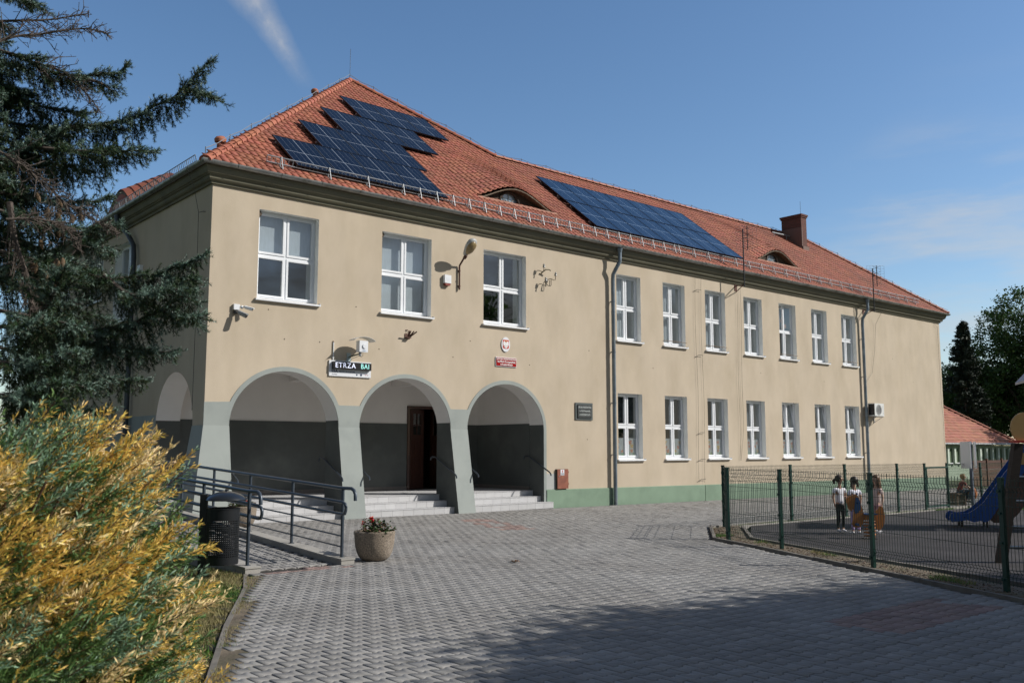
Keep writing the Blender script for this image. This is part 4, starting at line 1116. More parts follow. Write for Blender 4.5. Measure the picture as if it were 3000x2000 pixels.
# sensor
se = thing('air_quality_sensor', 'white air sensor box under a curved hood on a bracket over the LED board', 'sensor', (3.5, 0, 3.9))
b = MB(); b.box(3.415, 3.64, -.42, -.27, 3.80, 4.06); b.build('sensor_box', wb, se)
b = MB()
for i in range(12):
    a, c = math.pi * (.12 + .76 * i / 12), math.pi * (.12 + .76 * (i + 1) / 12)
    f = lambda t, dz=0: (3.53 - .30 * math.cos(t), 4.0 + .145 * math.sin(t) + dz)
    (x0, z0), (x1, z1) = f(a), f(c); b.hexa([(x0, -.48, z0), (x1, -.48, z1), (x1, -.2, z1), (x0, -.2, z0), (x0, -.48, z0 + .006), (x1, -.48, z1 + .006), (x1, -.2, z1 + .006), (x0, -.2, z0 + .006)])
b.build('sensor_hood', mat('frosted_hood', (.62, .63, .62), .4), se, smooth=True)
b = MB(); k0 = 3.545
b.prism([(k0 + .052 * math.cos(2 * math.pi * i / 24), -.4205, 3.935 + .052 * math.sin(2 * math.pi * i / 24)) for i in range(24)], (0, -.022, 0)); b.build('sensor_cap', wb, se)
text('o syngeos', .026, MF(3.53, -.4215, 3.835), mat('blue_print', (.05, .25, .50), .5), se, 'lettering')
b = MB(); b.lathe([(.028, 0), (.034, .02), (.028, .03), (.034, .05), (.028, .06), (.034, .08), (.028, .09)], (3.475, -.35, 3.705), 12); b.build('sensor_intake', steel, se)
b = MB(); b.box(3.325, 3.435, -.012, -.0, 3.60, 3.80); b.build('mount_plate', mat('pale_blue_steel', (.35, .43, .45), .4, metal=.3), se)
b = MB(); b.tube([(3.38, -.01, 3.70), (3.43, -.2, 3.74), (3.47, -.33, 3.76), (3.475, -.35, 3.80)], .018, 8); b.tube([(3.56, -.33, 3.8), (3.56, -.33, 3.72), (3.52, -.33, 3.69), (3.48, -.3, 3.72), (3.40, -.12, 3.66), (3.38, -.05, 3.58)], .005, 5); b.build('sensor_arm', mat('olive_cable', (.13, .15, .10), .6), se, smooth=True)
cd_ = thing('conduit_pipe', 'short vertical white conduit pipe rising from the left end of the LED board', 'pipe', (2.965, 0, 3.6))
b = MB(); b.tube([(2.965, -.02, 3.58), (2.965, -.02, 4.02)], .013, 8); b.box(2.945, 2.985, -.03, 0, 3.66, 3.675); b.build('conduit', pvc, cd_, smooth=True)
b = MB(); b.tube([(2.965, -.02, 4.02), (2.965, -.015, 4.035), (2.965, 0, 4.04)], .014, 8); b.build('conduit_end', rust, cd_)
# flag holder
fh = thing('flag_holder', 'rusty fan-shaped flag pole holder with four sockets below the second window', 'flag holder', (5.0, 0, 4.3))
b = MB(); b.box(4.92, 5.08, -.012, 0, 4.26, 4.38); b.box(4.94, 5.06, -.10, -.012, 4.27, 4.29); b.build('holder_plate', rust, fh)
for dx in (-.35, -.1, .4, .85):
    b = MB(); p = Vector((5.0 + dx * .03, -.05, 4.29)); b.tube([p, p + Vector((dx * .16, -.13, .14))], .017, 8); b.build('socket', rust, fh)
b = MB()
for x in (4.96, 5.0): b.tube([(x, 0, 4.47), (x, -.02, 4.47)], .012, 6); b.tube([(x, -.006, 4.47), (x, -.006, 4.38)], .003, 4)
b.build('hanging_bolt', rust, fh)
# coat of arms
ea = thing('emblem_plaque', 'white oval plaque with a red shield and crowned white eagle above the red school sign', 'plaque', (8.135, 0, 4.35))
b = MB(); b.prism([(8.135 + .148 * math.cos(2 * math.pi * i / 32), -.004, 4.345 + .198 * math.sin(2 * math.pi * i / 32)) for i in range(32)], (0, -.022, 0)); b.build('oval_plate', wb, ea)
sh = [(-.105, .118), (.105, .118), (.105, -.085), (.085, -.112), (.02, -.116), (0, -.13), (-.02, -.116), (-.085, -.112), (-.105, -.085)]
b = MB(); b.prism([(8.135 + x, -.0262, 4.35 + z) for x, z in sh], (0, -.003, 0)); b.build('red_shield', mat('shield_red', (.55, .06, .035), .4), ea)
wing = [(.012, .03), (.03, .06), (.045, .085), (.065, .092), (.082, .075), (.092, .04), (.092, .0), (.082, -.04), (.07, -.012), (.062, -.055), (.05, -.025), (.042, -.06), (.03, -.02), (.02, -.03)]
body = [(0, .075), (.015, .07), (.012, .05), (.02, .03), (.026, 0), (.02, -.035), (.04, -.06), (.065, -.055), (.06, -.075), (.035, -.078), (.018, -.06), (.022, -.10), (0, -.112)]
b = MB()
for sg1 in (-1, 1): b.plate([(8.135 + sg1 * x, 4.345 + z) for x, z in wing], [], lambda u, v, w: (u, -.0335 + w, v), .004)
b.plate([(8.135 + x, 4.345 + z) for x, z in body] + [(8.135 - x, 4.345 + z) for x, z in body[::-1][1:-1]], [], lambda u, v, w: (u, -.0345 + w, v), .005); b.build('eagle', mat('emblem_white', (.78, .78, .78), .5), ea)
b = MB(); b.plate([(8.117, 4.422), (8.153, 4.422), (8.16, 4.445), (8.145, 4.435), (8.135, 4.45), (8.125, 4.435), (8.11, 4.445)], [], lambda u, v, w: (u, -.0345 + w, v), .005); b.build('crown', mat('gold', (.65, .40, .10), .4), ea)
rs = thing('school_sign', 'glossy red school name sign with white letters below the eagle plaque', 'sign', (8.15, 0, 3.87))
b = MB(); b.box(7.79, 8.51, -.025, -.003, 3.752, 3.998); b.build('sign_border', wb, rs)
b = MB(); b.box(7.805, 8.495, -.034, -.0255, 3.768, 3.982); b.build('sign_plate', mat('sign_red_enamel', (.36, .012, .012), .18, coat=.6), rs)
lw = mat('letter_white', (.80, .80, .80), .5)
text('SZKOŁA PODSTAWOWA', .062, MF(8.15, -.0355, 3.945), lw, rs, bold=.0012, sx=.97)
text('im.Marii Konopnickiej', .076, MF(8.15, -.0355, 3.879), lw, rs, bold=.0015, sx=.92)
text('w Kostomłotach', .070, MF(8.15, -.0355, 3.808), lw, rs, bold=.0014, sx=.90)
pq = thing('stone_plaque', 'dark granite name plaque with pale engraved letters left of the downpipe', 'plaque', (11.05, 0, 2.63))
gran = mat('dark_granite', (.055, .06, .06), .35, var=.3, vscale=60, col2=(.08, .085, .085), c2scale=8)
b = MB(); b.box(10.71, 11.40, -.03, -.002, 2.40, 2.885); b.build('granite_slab', mat('granite_border', (.10, .115, .115), .4, var=.2, vscale=40), pq)
b = MB(); b.box(10.78, 11.33, -.055, -.0305, 2.455, 2.83); b.build('engraved_plate', gran, pq)
ls = mat('plaque_letter', (.50, .54, .53), .5)
text('SZKOŁA PODSTAWOWA', .070, MF(11.055, -.0565, 2.755), ls, pq, bold=.001, sx=.66)
text('im. Marii Konopnickiej', .064, MF(11.055, -.0565, 2.655), ls, pq, bold=.001, sx=.72)
text('w KOSTOMŁOTACH', .070, MF(11.055, -.0565, 2.545), ls, pq, bold=.001, sx=.66)
b = MB()
for x in (10.81, 11.30):
    for z in (2.485, 2.80): b.box(x - .012, x + .012, -.062, -.0555, z - .012, z + .012)
b.build('plaque_bolt', blackm, pq)
# electrical cabinet
ec = thing('electric_cabinet', 'rust-red electrical cabinet with white warning label on the green plinth', 'cabinet', (10.15, 0, .45))
cabm = mat('rust_red_paint', (.235, .075, .045), .55, var=.2, vscale=7, col2=(.30, .11, .06), c2scale=6)
b = MB(); b.box(9.942, 10.372, -.06, -.004, .50, 1.03); b.build('cabinet_body', mat('dark_cabinet_edge', (.05, .04, .03), .7), ec)
b = MB(); b.box(9.955, 10.368, -.075, -.0605, .50, 1.027); b.build('cabinet_door', cabm, ec)
b = MB(); b.box(10.07, 10.21, -.078, -.0755, .86, 1.02); b.build('warning_label', wb, ec)
b = MB(); b.box(10.125, 10.155, -.0795, -.0785, .955, 1.0); b.box(10.12, 10.16, -.0795, -.0785, .935, .948); b.build('warning_mark', redm, ec)
text('NIE DOTYKAĆ\nURZĄDZENIE\nELEKTRYCZNE', .020, MF(10.14, -.0790, .895), navy, ec, depth=.0005, sx=.9)
b = MB(); b.tube([(10.02, -.076, .84), (10.02, -.095, .84)], .012, 8); b.build('lock', steel, ec)
b = MB()
for z in (.60, .92): b.box(10.372, 10.385, -.075, -.045, z, z + .05)
b.build('hinge', cabm, ec)
# insulators and hooks
def insul(x, z, lab):
    o = thing('wire_insulator', lab, 'insulator', (x, 0, z), 'old wire insulators on hooks beside the third window')
    b = MB(); b.tube([(x - .13, 0, z - .20), (x - .13, -.10, z - .22), (x - .11, -.16, z - .26), (x - .06, -.18, z - .25), (x - .045, -.18, z - .12)], .010, 6); b.build('hook', mat('old_hook_iron', (.12, .10, .07), .8), o, smooth=True)
    b = MB(); b.lathe([(.02, -.06), (.042, -.055), (.036, -.02), (.030, -.01), (.034, .01), (.026, .035), (.012, .05), (.004, .055)], (x - .045, -.18, z - .08), 12); b.build('insulator_bell', mat('grey_porcelain', (.30, .30, .28), .3), o, smooth=True)
insul(9.43, 6.70, 'topmost grey insulator on an iron hook beside the third upper window'); insul(9.87, 6.52, 'right-hand grey insulator on an iron hook, level with the bent pipe stub'); insul(9.50, 6.33, 'lower left grey insulator on an iron hook beside the third upper window')
o = thing('bent_pipe_stub', 'short curved pipe stub sticking out of the wall between three insulators', 'pipe', (9.5, 0, 6.5))
b = MB(); b.tube([(9.42, 0, 6.40), (9.43, -.06, 6.46), (9.50, -.12, 6.53), (9.60, -.15, 6.54), (9.66, -.15, 6.52)], .020, 8); b.build('pipe', mat('beige_pipe', (.30, .26, .18), .8), o, smooth=True)
o = thing('empty_hook', 'empty double iron hook on the wall below the three insulators', 'hook', (9.66, 0, 6.2))
b = MB(); b.tube([(9.56, 0, 6.22), (9.56, -.10, 6.13), (9.58, -.14, 6.08), (9.62, -.15, 6.09), (9.63, -.15, 6.25)], .010, 6); b.tube([(9.60, -.14, 6.09), (9.66, -.14, 6.08), (9.69, -.14, 6.12), (9.69, -.14, 6.27)], .010, 6); b.build('hook', MATS['old_hook_iron'], o, smooth=True)
# air conditioner
ac = thing('air_conditioner', 'white outdoor air conditioner unit on wall brackets right of the far downpipe', 'air conditioner', (27.2, 0, 2.9))
b = MB(); b.box(26.87, 27.60, -.40, -.12, 2.86, 3.36); b.build('ac_case', mat('ac_white', (.70, .71, .70), .45), ac)
b = MB(); b.box(26.864, 26.8695, -.38, -.14, 2.9, 3.33); b.build('side_grille', blackm, ac)
b = MB(); b.lathe([(.21, 0), (.21, .012), (.19, .012), (.19, 0)], (0, 0, 0), 24, False)
for r_ in (.05, .09, .13, .17): b.lathe([(r_, .004), (r_ + .010, .004), (r_ + .010, .012), (r_, .012)], (0, 0, 0), 20, False)
for i in range(8): a = i * math.pi / 4; b.tube([(.03 * math.cos(a), .03 * math.sin(a), .008), (.2 * math.cos(a), .2 * math.sin(a), .008)], .005, 4)
b.v = [(27.19 + x, -.401 - z, 3.11 + y) for x, y, z in b.v]; b.build('fan_grille', mat('ac_grille', (.50, .50, .50), .5), ac)
b = MB(); b.prism([(27.19 + .185 * math.cos(2 * math.pi * i / 24), -.4005, 3.11 + .185 * math.sin(2 * math.pi * i / 24)) for i in range(24)], (0, -.003, 0)); b.build('fan_recess', mat('fan_dark', (.16, .17, .17), .5), ac)
for x in (26.98, 27.48):
    b = MB(); b.box(x, x + .03, -.42, 0, 2.83, 2.855); b.box(x, x + .03, -.03, 0, 2.6, 2.83); b.tube([(x + .015, -.02, 2.62), (x + .015, -.38, 2.83)], .010, 4); b.build('ac_bracket', steel, ac)

text('F\nU\nJ\nI\nT\nS\nU', .05, MF(27.525, -.402, 3.10), mat('ac_badge', (.12, .12, .14), .5), ac, depth=.001, name='badge')
# antennas
def antenna(x, zt, lab, wallx):
    o = thing('tv_antenna', lab, 'antenna', (wallx, 0, 7.05), 'television antennas on poles at the eave')
    b = MB(); b.tube([(x, -.55, 6.98), (x, -.55, zt)], .022, 8); b.build('mast', blackm, o, smooth=True)
    b = MB(); b.tube([(wallx, 0, 7.12), (x, -.55, 7.06)], .018, 6); b.tube([(wallx, 0, 6.9), (x, -.5, 7.05)], .014, 6); b.build('bracket', rust, o)
    b = MB(); b.box(wallx - .07, wallx + .07, -.015, -.001, 6.95, 7.16); b.build('brick_patch', brick, o)
    b = MB(); u = Vector((.8, -.6, 0)); c = Vector((x + .10, -.62, zt - .32)); 
    for i in range(9): b.tube([c - u * .36 + Vector((0, 0, -.42 + i * .105)), c + u * .36 + Vector((0, 0, -.42 + i * .105))], .0035, 4, False)
    for i in range(6): b.tube([c + u * (-.36 + i * .144) + Vector((0, 0, -.42)), c + u * (-.36 + i * .144) + Vector((0, 0, .42))], .0035, 4, False)
    b.build('reflector_grid', wirem, o, recalc=False)
    b = MB(); w_ = Vector((-.6, -.8, 0)) * .09; b.tube([c + w_ + Vector((0, 0, -.42)), c + w_ + Vector((0, 0, .42))], .016, 6)
    for i in range(4):
        z = Vector((0, 0, -.33 + i * .22))
        for sg1 in (-1, 1): b.tube([c + w_ + z, c + w_ + z + u * .17 * sg1 + Vector((0, 0, .07))], .005, 4); b.tube([c + w_ + z, c + w_ + z + u * .17 * sg1 - Vector((0, 0, .07))], .005, 4)
    b.tube([c + w_, Vector((x, -.55, zt - .32))], .012, 5); b.build('dipoles', blackm, o)
antenna(18.2, 8.98, 'television antenna on a thin mast between the two roof dormers, right of the solar panels', 18.47); antenna(26.9, 8.74, 'television antenna with grid reflector on the mast by the far downpipe', 27.05)

# ================================================================ RAMP RAILINGS, BIN, PLANTERS
rlm = mat('blue_grey_rail_paint', (.055, .072, .095), .35, metal=.25, var=.08, vscale=6, coat=.3)
def railing(x, label, inner):
    o = thing('ramp_railing', label, 'railing', (x, -7.3, .1), 'railings on both sides of the entrance ramp')
    sl = .042; zt = lambda y: 1.065 + sl * (y + 7.35)
    y1 = .10
    b = MB()
    b.tube([(x, -7.66, zt(-7.5) - .15), (x, -7.655, zt(-7.5) - .06), (x, -7.62, zt(-7.5) - .015), (x, -7.56, zt(-7.5) + .01), (x, -7.3, zt(-7.3)), (x, y1, zt(y1))], .024, 10); b.build('top_rail', rlm, o, smooth=True)
    xi = x + inner * .075
    ha, hc = -.175, -.335
    b = MB()
    b.tube([(xi, y1, zt(y1) + ha), (xi, -7.45, zt(-7.45) + ha), (xi, -7.52, zt(-7.5) + ha - .02), (xi, -7.545, zt(-7.5) + ha - .06), (xi, -7.545, zt(-7.5) + hc + .06), (xi, -7.52, zt(-7.5) + hc + .01), (xi, -7.45, zt(-7.45) + hc), (xi, y1, zt(y1) + hc)], .021, 10); b.build('double_handrail', rlm, o, smooth=True)
    for h in (-.50, -.645, -.79):
        b = MB(); b.tube([(x, -7.34, zt(-7.34) + h), (x, y1, zt(y1) + h)], .012, 8); b.build('lower_rail', rlm, o, smooth=True)
    for y in (-7.33, -5.86, -4.40, -2.94, -1.48, .02):
        b = MB(); b.tube([(x, y, float(ramp_z(y)) + .08), (x, y, zt(y) - .01)], .023, 10)
        for h in (ha, hc): b.box(min(x, xi), max(x, xi), y - .01, y + .01, zt(y) + h - .003, zt(y) + h + .003)
        b.lathe([(.045, 0), (.045, .006)], (x, y, float(ramp_z(y)) + .085), 10)
        b.build('post', rlm, o, smooth=True)
railing(-.96, 'blue-grey steel railing on the building side of the ramp, ending at the flower bowl', -1)
railing(-2.32, 'blue-grey steel railing on the grass side of the ramp, behind the litter bin', 1)
# litter bin
bn = thing('litter_bin', 'black perforated steel litter bin with domed lid beside the ramp', 'litter bin', (-2.73, -7.50, .07))
bm = bpy.data.materials.new('perforated_black_steel'); bm.use_nodes = True; t = bm.node_tree; bs = t.nodes['Principled BSDF']; bs.inputs['Base Color'].default_value = (.012, .014, .017, 1); bs.inputs['Roughness'].default_value = .38; bs.inputs['Metallic'].default_value = .2
tcn = N(t, 'ShaderNodeTexCoord'); sp = N(t, 'ShaderNodeSeparateXYZ'); LK(t, tcn.outputs['Object'], sp.inputs[0])
def tm(op, a, b_=None):
    n = N(t, 'ShaderNodeMath', operation=op)
    for i, x in enumerate((a, b_)):
        if x is None: continue
        if hasattr(x, 'links'): LK(t, x, n.inputs[i])
        else: n.inputs[i].default_value = x
    return n.outputs[0]
ang = tm('ARCTAN2', sp.outputs[1], sp.outputs[0]); a1 = tm('SUBTRACT', tm('FRACT', tm('MULTIPLY', tm('ADD', ang, 4), 48 / (2 * math.pi))), .5); z1 = tm('SUBTRACT', tm('FRACT', tm('MULTIPLY', tm('ADD', sp.outputs[2], 3), 38)), .5)
dd = tm('ADD', tm('MULTIPLY', a1, a1), tm('MULTIPLY', z1, z1)); hole = tm('LESS_THAN', dd, .085)
zr = tm('MULTIPLY', tm('GREATER_THAN', sp.outputs[2], .08), tm('LESS_THAN', sp.outputs[2], .52)); hole = tm('MULTIPLY', hole, zr)
trn = N(t, 'ShaderNodeBsdfTransparent'); ms = N(t, 'ShaderNodeMixShader'); LK(t, hole, ms.inputs[0]); LK(t, bs.outputs[0], ms.inputs[1]); LK(t, trn.outputs[0], ms.inputs[2]); LK(t, ms.outputs[0], t.nodes['Material Output'].inputs[0])
bc = Vector((-2.73, -7.50, .215))
b = MB(); b.lathe([(.195, 0), (.195, .655), (.201, .657), (.201, .668), (.190, .668), (.190, 0)], (0, 0, 0), 48, False)
bo = b.build('bin_body', bm, bn, smooth=True); bo.location = bc
b = MB(); b.lathe([(.192, -.01), (.192, 0)], (0, 0, 0), 32); b.v = [tuple(Vector(v) + bc) for v in b.v]; b.build('bin_base', blackm, bn)
b = MB(); b.lathe([(.245, -.022), (.25, -.012), (.235, .012), (.19, .045), (.12, .075), (.05, .09), (.022, .094), (.02, .115), (.004, .12)], (bc.x + .03, bc.y, bc.z + .78), 40); b.build('bin_lid', mat('black_paint', (.014, .017, .021), .3, coat=.4), bn, smooth=True)
e1 = Vector((.76, -.65, 0))
pc = bc - e1 * .245
b = MB(); b.box(-.045, .045, -.02, .02, -.2, .83); b.box(-.035, .08, -.015, .015, .55, .60); b.box(-.035, .08, -.015, .015, .1, .15); b.box(-.03, .14, -.012, .012, .77, .81)
Mz = Matrix.Translation(pc) @ Matrix.Rotation(math.atan2(-.65, .76), 4, 'Z'); b.v = [tuple(Mz @ Vector(v)) for v in b.v]; b.build('bin_post', blackm, bn)
# planters
agg = mat('exposed_aggregate', (.245, .20, .155), .9, var=.45, vscale=60, bump=.9, bscale=110, col2=(.31, .26, .21), c2scale=3, isl=0, bdist=.01)
leafm = mat('geranium_leaf', (.045, .085, .022), .6, isl=.5, trans=.15); leafd = mat('geranium_brown_leaf', (.09, .05, .025), .7, isl=.4); petal = mat('geranium_petal', (.60, .022, .012), .5, isl=.25, trans=.15)
pl = thing('flower_planter', 'round pebble-faced concrete planter with red geraniums at the end of the ramp', 'planter', (-.44, -7.33, .06), 'concrete flower bowls')
b = MB(); b.lathe([(.13, 0), (.17, .008), (.218, .05), (.250, .12), (.270, .20), (.280, .30), (.284, .35), (.288, .365), (.288, .395), (.272, .405), (.245, .40), (.235, .36), (.0, .355)], (0, 0, 0), 40, False); po = b.build('bowl', agg, None, smooth=True); po.parent = pl
b = MB(); r2 = random.Random(3)
def lf(b, c, s, mt, nrm_=None):
    b.cur = mt; n_ = Vector((r2.gauss(0, .6), r2.gauss(0, .6), 1)).normalized(); u = n_.orthogonal().normalized(); u.rotate(Matrix.Rotation(r2.uniform(0, 6.28), 3, n_)); v = n_.cross(u)
    b.quad(*[c + (u * math.cos(a) + v * math.sin(a) * .9) * s * (1 + .12 * math.sin(a * 5)) + n_ * (-.15 * s if k % 2 else 0) for k, a in enumerate([math.pi * 2 * j / 7 for j in range(7)])])
stems = []
for i in range(30):
    a, r_ = r2.uniform(0, 6.28), r2.uniform(0, .21) ** .9; hgt_ = (.10 if r_ > .16 else .20) * r2.uniform(.5, 1.25)
    c = Vector((r_ * math.cos(a), r_ * math.sin(a), .36)); tip = c * 1.15 + Vector((0, 0, hgt_)); tip.z = .36 + hgt_
    for j in range(16): lf(b, c.lerp(tip, r2.uniform(.2, 1.0)) + Vector((r2.gauss(0, .028), r2.gauss(0, .028), r2.gauss(0, .02))), r2.uniform(.013, .026), 0 if r2.random() < .68 else 1)
    stems.append(tip)
fo = b.build('geranium_leaves', [leafm, leafd], None, recalc=False); fo.parent = pl
for k, (dx, dz) in enumerate(((-.16, .50), (-.05, .575), (-.035, .545))):
    b = MB()
    for j in range(26):
        c = Vector((dx * .76, -dx * .65, dz)) + Vector((r2.gauss(0, .016), r2.gauss(0, .016), r2.gauss(0, .013))); lf(b, c, .013, 0)
    b.tube([(dx * .6, -dx * .5, .38), (dx * .76, -dx * .65, dz)], .003, 4); fl = b.build('geranium_flower', petal, None, recalc=False); fl.parent = pl
p2 = copy_tree(pl, (.47, -.95, .06)); p2['label'] = 'round pebble-faced planter with red geraniums standing by the porch steps behind the railings'; p2.rotation_euler.z = 2.4

# ================================================================ PLAYGROUND FENCE
fg = mat('fence_green', (.006, .045, .036), .45, spec=.4); fgw = mat('fence_wire_green', (.008, .030, .022), .5)
fence = thing('mesh_fence', 'dark green welded mesh fence around the playground', 'fence', (8.4, -6.7, 0))
def fpost(x, y, ang=0, h=1.235, par=fence):
    z = gz(x); b = MB(); b.box(-.03, .03, -.022, .022, -.15, h); b.box(-.034, .034, -.026, .026, h, h + .022)
    for q in (.12, .52, .85, 1.10): b.box(-.042, .042, -.03, -.022, q - .02, q + .02); b.box(-.012, .012, -.045, -.03, q - .012, q + .012)
    M = Matrix.Translation((x, y, z)) @ Matrix.Rotation(ang, 4, 'Z'); b.v = [tuple(M @ Vector(v)) for v in b.v]
    return b.build('post', fg, par)
def fpanel(p0, p1, par=fence, z0=.05, h=1.20):
    (x0, y0), (x1, y1) = p0, p1; Lp = math.hypot(x1 - x0, y1 - y0); ang = math.atan2(y1 - y0, x1 - x0)
    b = MB(); n = int((Lp - .08) / .05); w = .0023
    fold = [(0, 0), (.10, 0), (.14, .030), (.18, 0), (h - .22, 0), (h - .16, .032), (h - .10, 0), (h - .03, 0), (h, 0)]
    fold = [(z0 + z, f) for z, f in fold]
    for i in range(n + 1):
        x = .04 + (Lp - .08) * i / n
        for (za, fa), (zb, fb) in zip(fold, fold[1:]):
            b.hexa([(x - w, fa - w, za), (x + w, fa - w, za), (x + w, fa + w, za), (x - w, fa + w, za), (x - w, fb - w, zb), (x + w, fb - w, zb), (x + w, fb + w, zb), (x - w, fb + w, zb)])
    for z in (.0 + .02, .10, .18, .42, .66, .90 - .02, h - .22, h - .10, h - .03):
        b.box(.02, Lp - .02, -.006, -.002, z0 + z - .0028, z0 + z + .0028)
    for z, f in ((.14, .030), (h - .16, .032)): b.box(.02, Lp - .02, f + .001, f + .006, z0 + z - .0028, z0 + z + .0028)
    M = Matrix.Translation((x0, y0, gz((x0 + x1) / 2))) @ Matrix.Rotation(ang, 4, 'Z'); b.v = [tuple(M @ Vector(v)) for v in b.v]
    return b.build('mesh_panel', fgw, par, recalc=False)
FR = [(8.42, -6.72), (6.06, -8.56), (5.61, -9.92), (4.48, -12.08), (3.59, -14.13), (2.7, -16.3), (1.6, -18.6)]
for i, (x, y) in enumerate(FR): fpost(x, y, -2.0 if i else -.8)
fpost(6.16, -8.47, -.8)
fpanel(FR[0], (6.16, -8.47))
for a, c in zip(FR[1:], FR[2:]): fpanel(a, c)
BK_ = [(8.42, -6.72), (10.99, -6.68), (13.34, -6.68), (15.98, -6.67), (17.55, -6.66)]
for x, y in BK_[1:]: fpost(x, y)
for a, c in zip(BK_, BK_[1:]): fpanel(a, c)
BK2 = [(19.03, -6.6), (21.3, -6.58), (23.7, -6.56), (26.2, -6.5)]
for x, y in BK2: fpost(x, y)
for a, c in zip(BK2, BK2[1:]): fpanel(a, c)
gate = thing('mesh_gate', 'green framed mesh gate in the back line of the playground fence', 'gate', (17.6, -6.66, 0))
b = MB(); z = gz(18.3)
for q in ((17.62, 17.66, .06, 1.16), (18.92, 18.96, .06, 1.16)): b.box(q[0], q[1], -6.68, -6.64, z + q[2], z + q[3])
b.box(17.66, 18.92, -6.68, -6.64, z + .06, z + .10); b.box(17.66, 18.92, -6.68, -6.64, z + 1.12, z + 1.16); b.build('gate_frame', fg, gate)
fpanel((17.64, -6.66), (18.94, -6.66), gate, .08, 1.06)
b = MB(); b.box(18.80, 18.92, -6.74, -6.68, z + .78, z + .80); b.build('gate_handle', blackm, gate)

# ================================================================ PEOPLE
def skin_mesh(nodes, edges, sub=1):
    me = bpy.data.meshes.new('tmp'); me.from_pydata([n[0] for n in nodes], edges, []); o = bpy.data.objects.new('tmp', me); COL.objects.link(o)
    md = o.modifiers.new('s', 'SKIN'); md.use_smooth_shade = True; md.branch_smoothing = .6
    for i, n in enumerate(nodes): me.skin_vertices[0].data[i].radius = n[1] if hasattr(n[1], '__len__') else (n[1], n[1])
    me.skin_vertices[0].data[0].use_root = True
    if sub: sm = o.modifiers.new('u', 'SUBSURF'); sm.levels = sub; sm.render_levels = sub
    dg = bpy.context.evaluated_depsgraph_get(); out = bpy.data.meshes.new_from_object(o.evaluated_get(dg)); bpy.data.objects.remove(o)
    return out
def add_mesh(b, me, mi=0):
    n = len(b.v); b.v += [tuple(v.co) for v in me.vertices]
    for p in me.polygons: b.f.append(tuple(n + i for i in p.vertices)); b.m.append(mi)
def V3(a): return Vector(a)
eyem = mat('eye_dark', (.02, .015, .012), .3); lipm = mat('lip', (.30, .10, .08), .6); shoe_w = mat('white_shoe', (.62, .62, .66), .6)
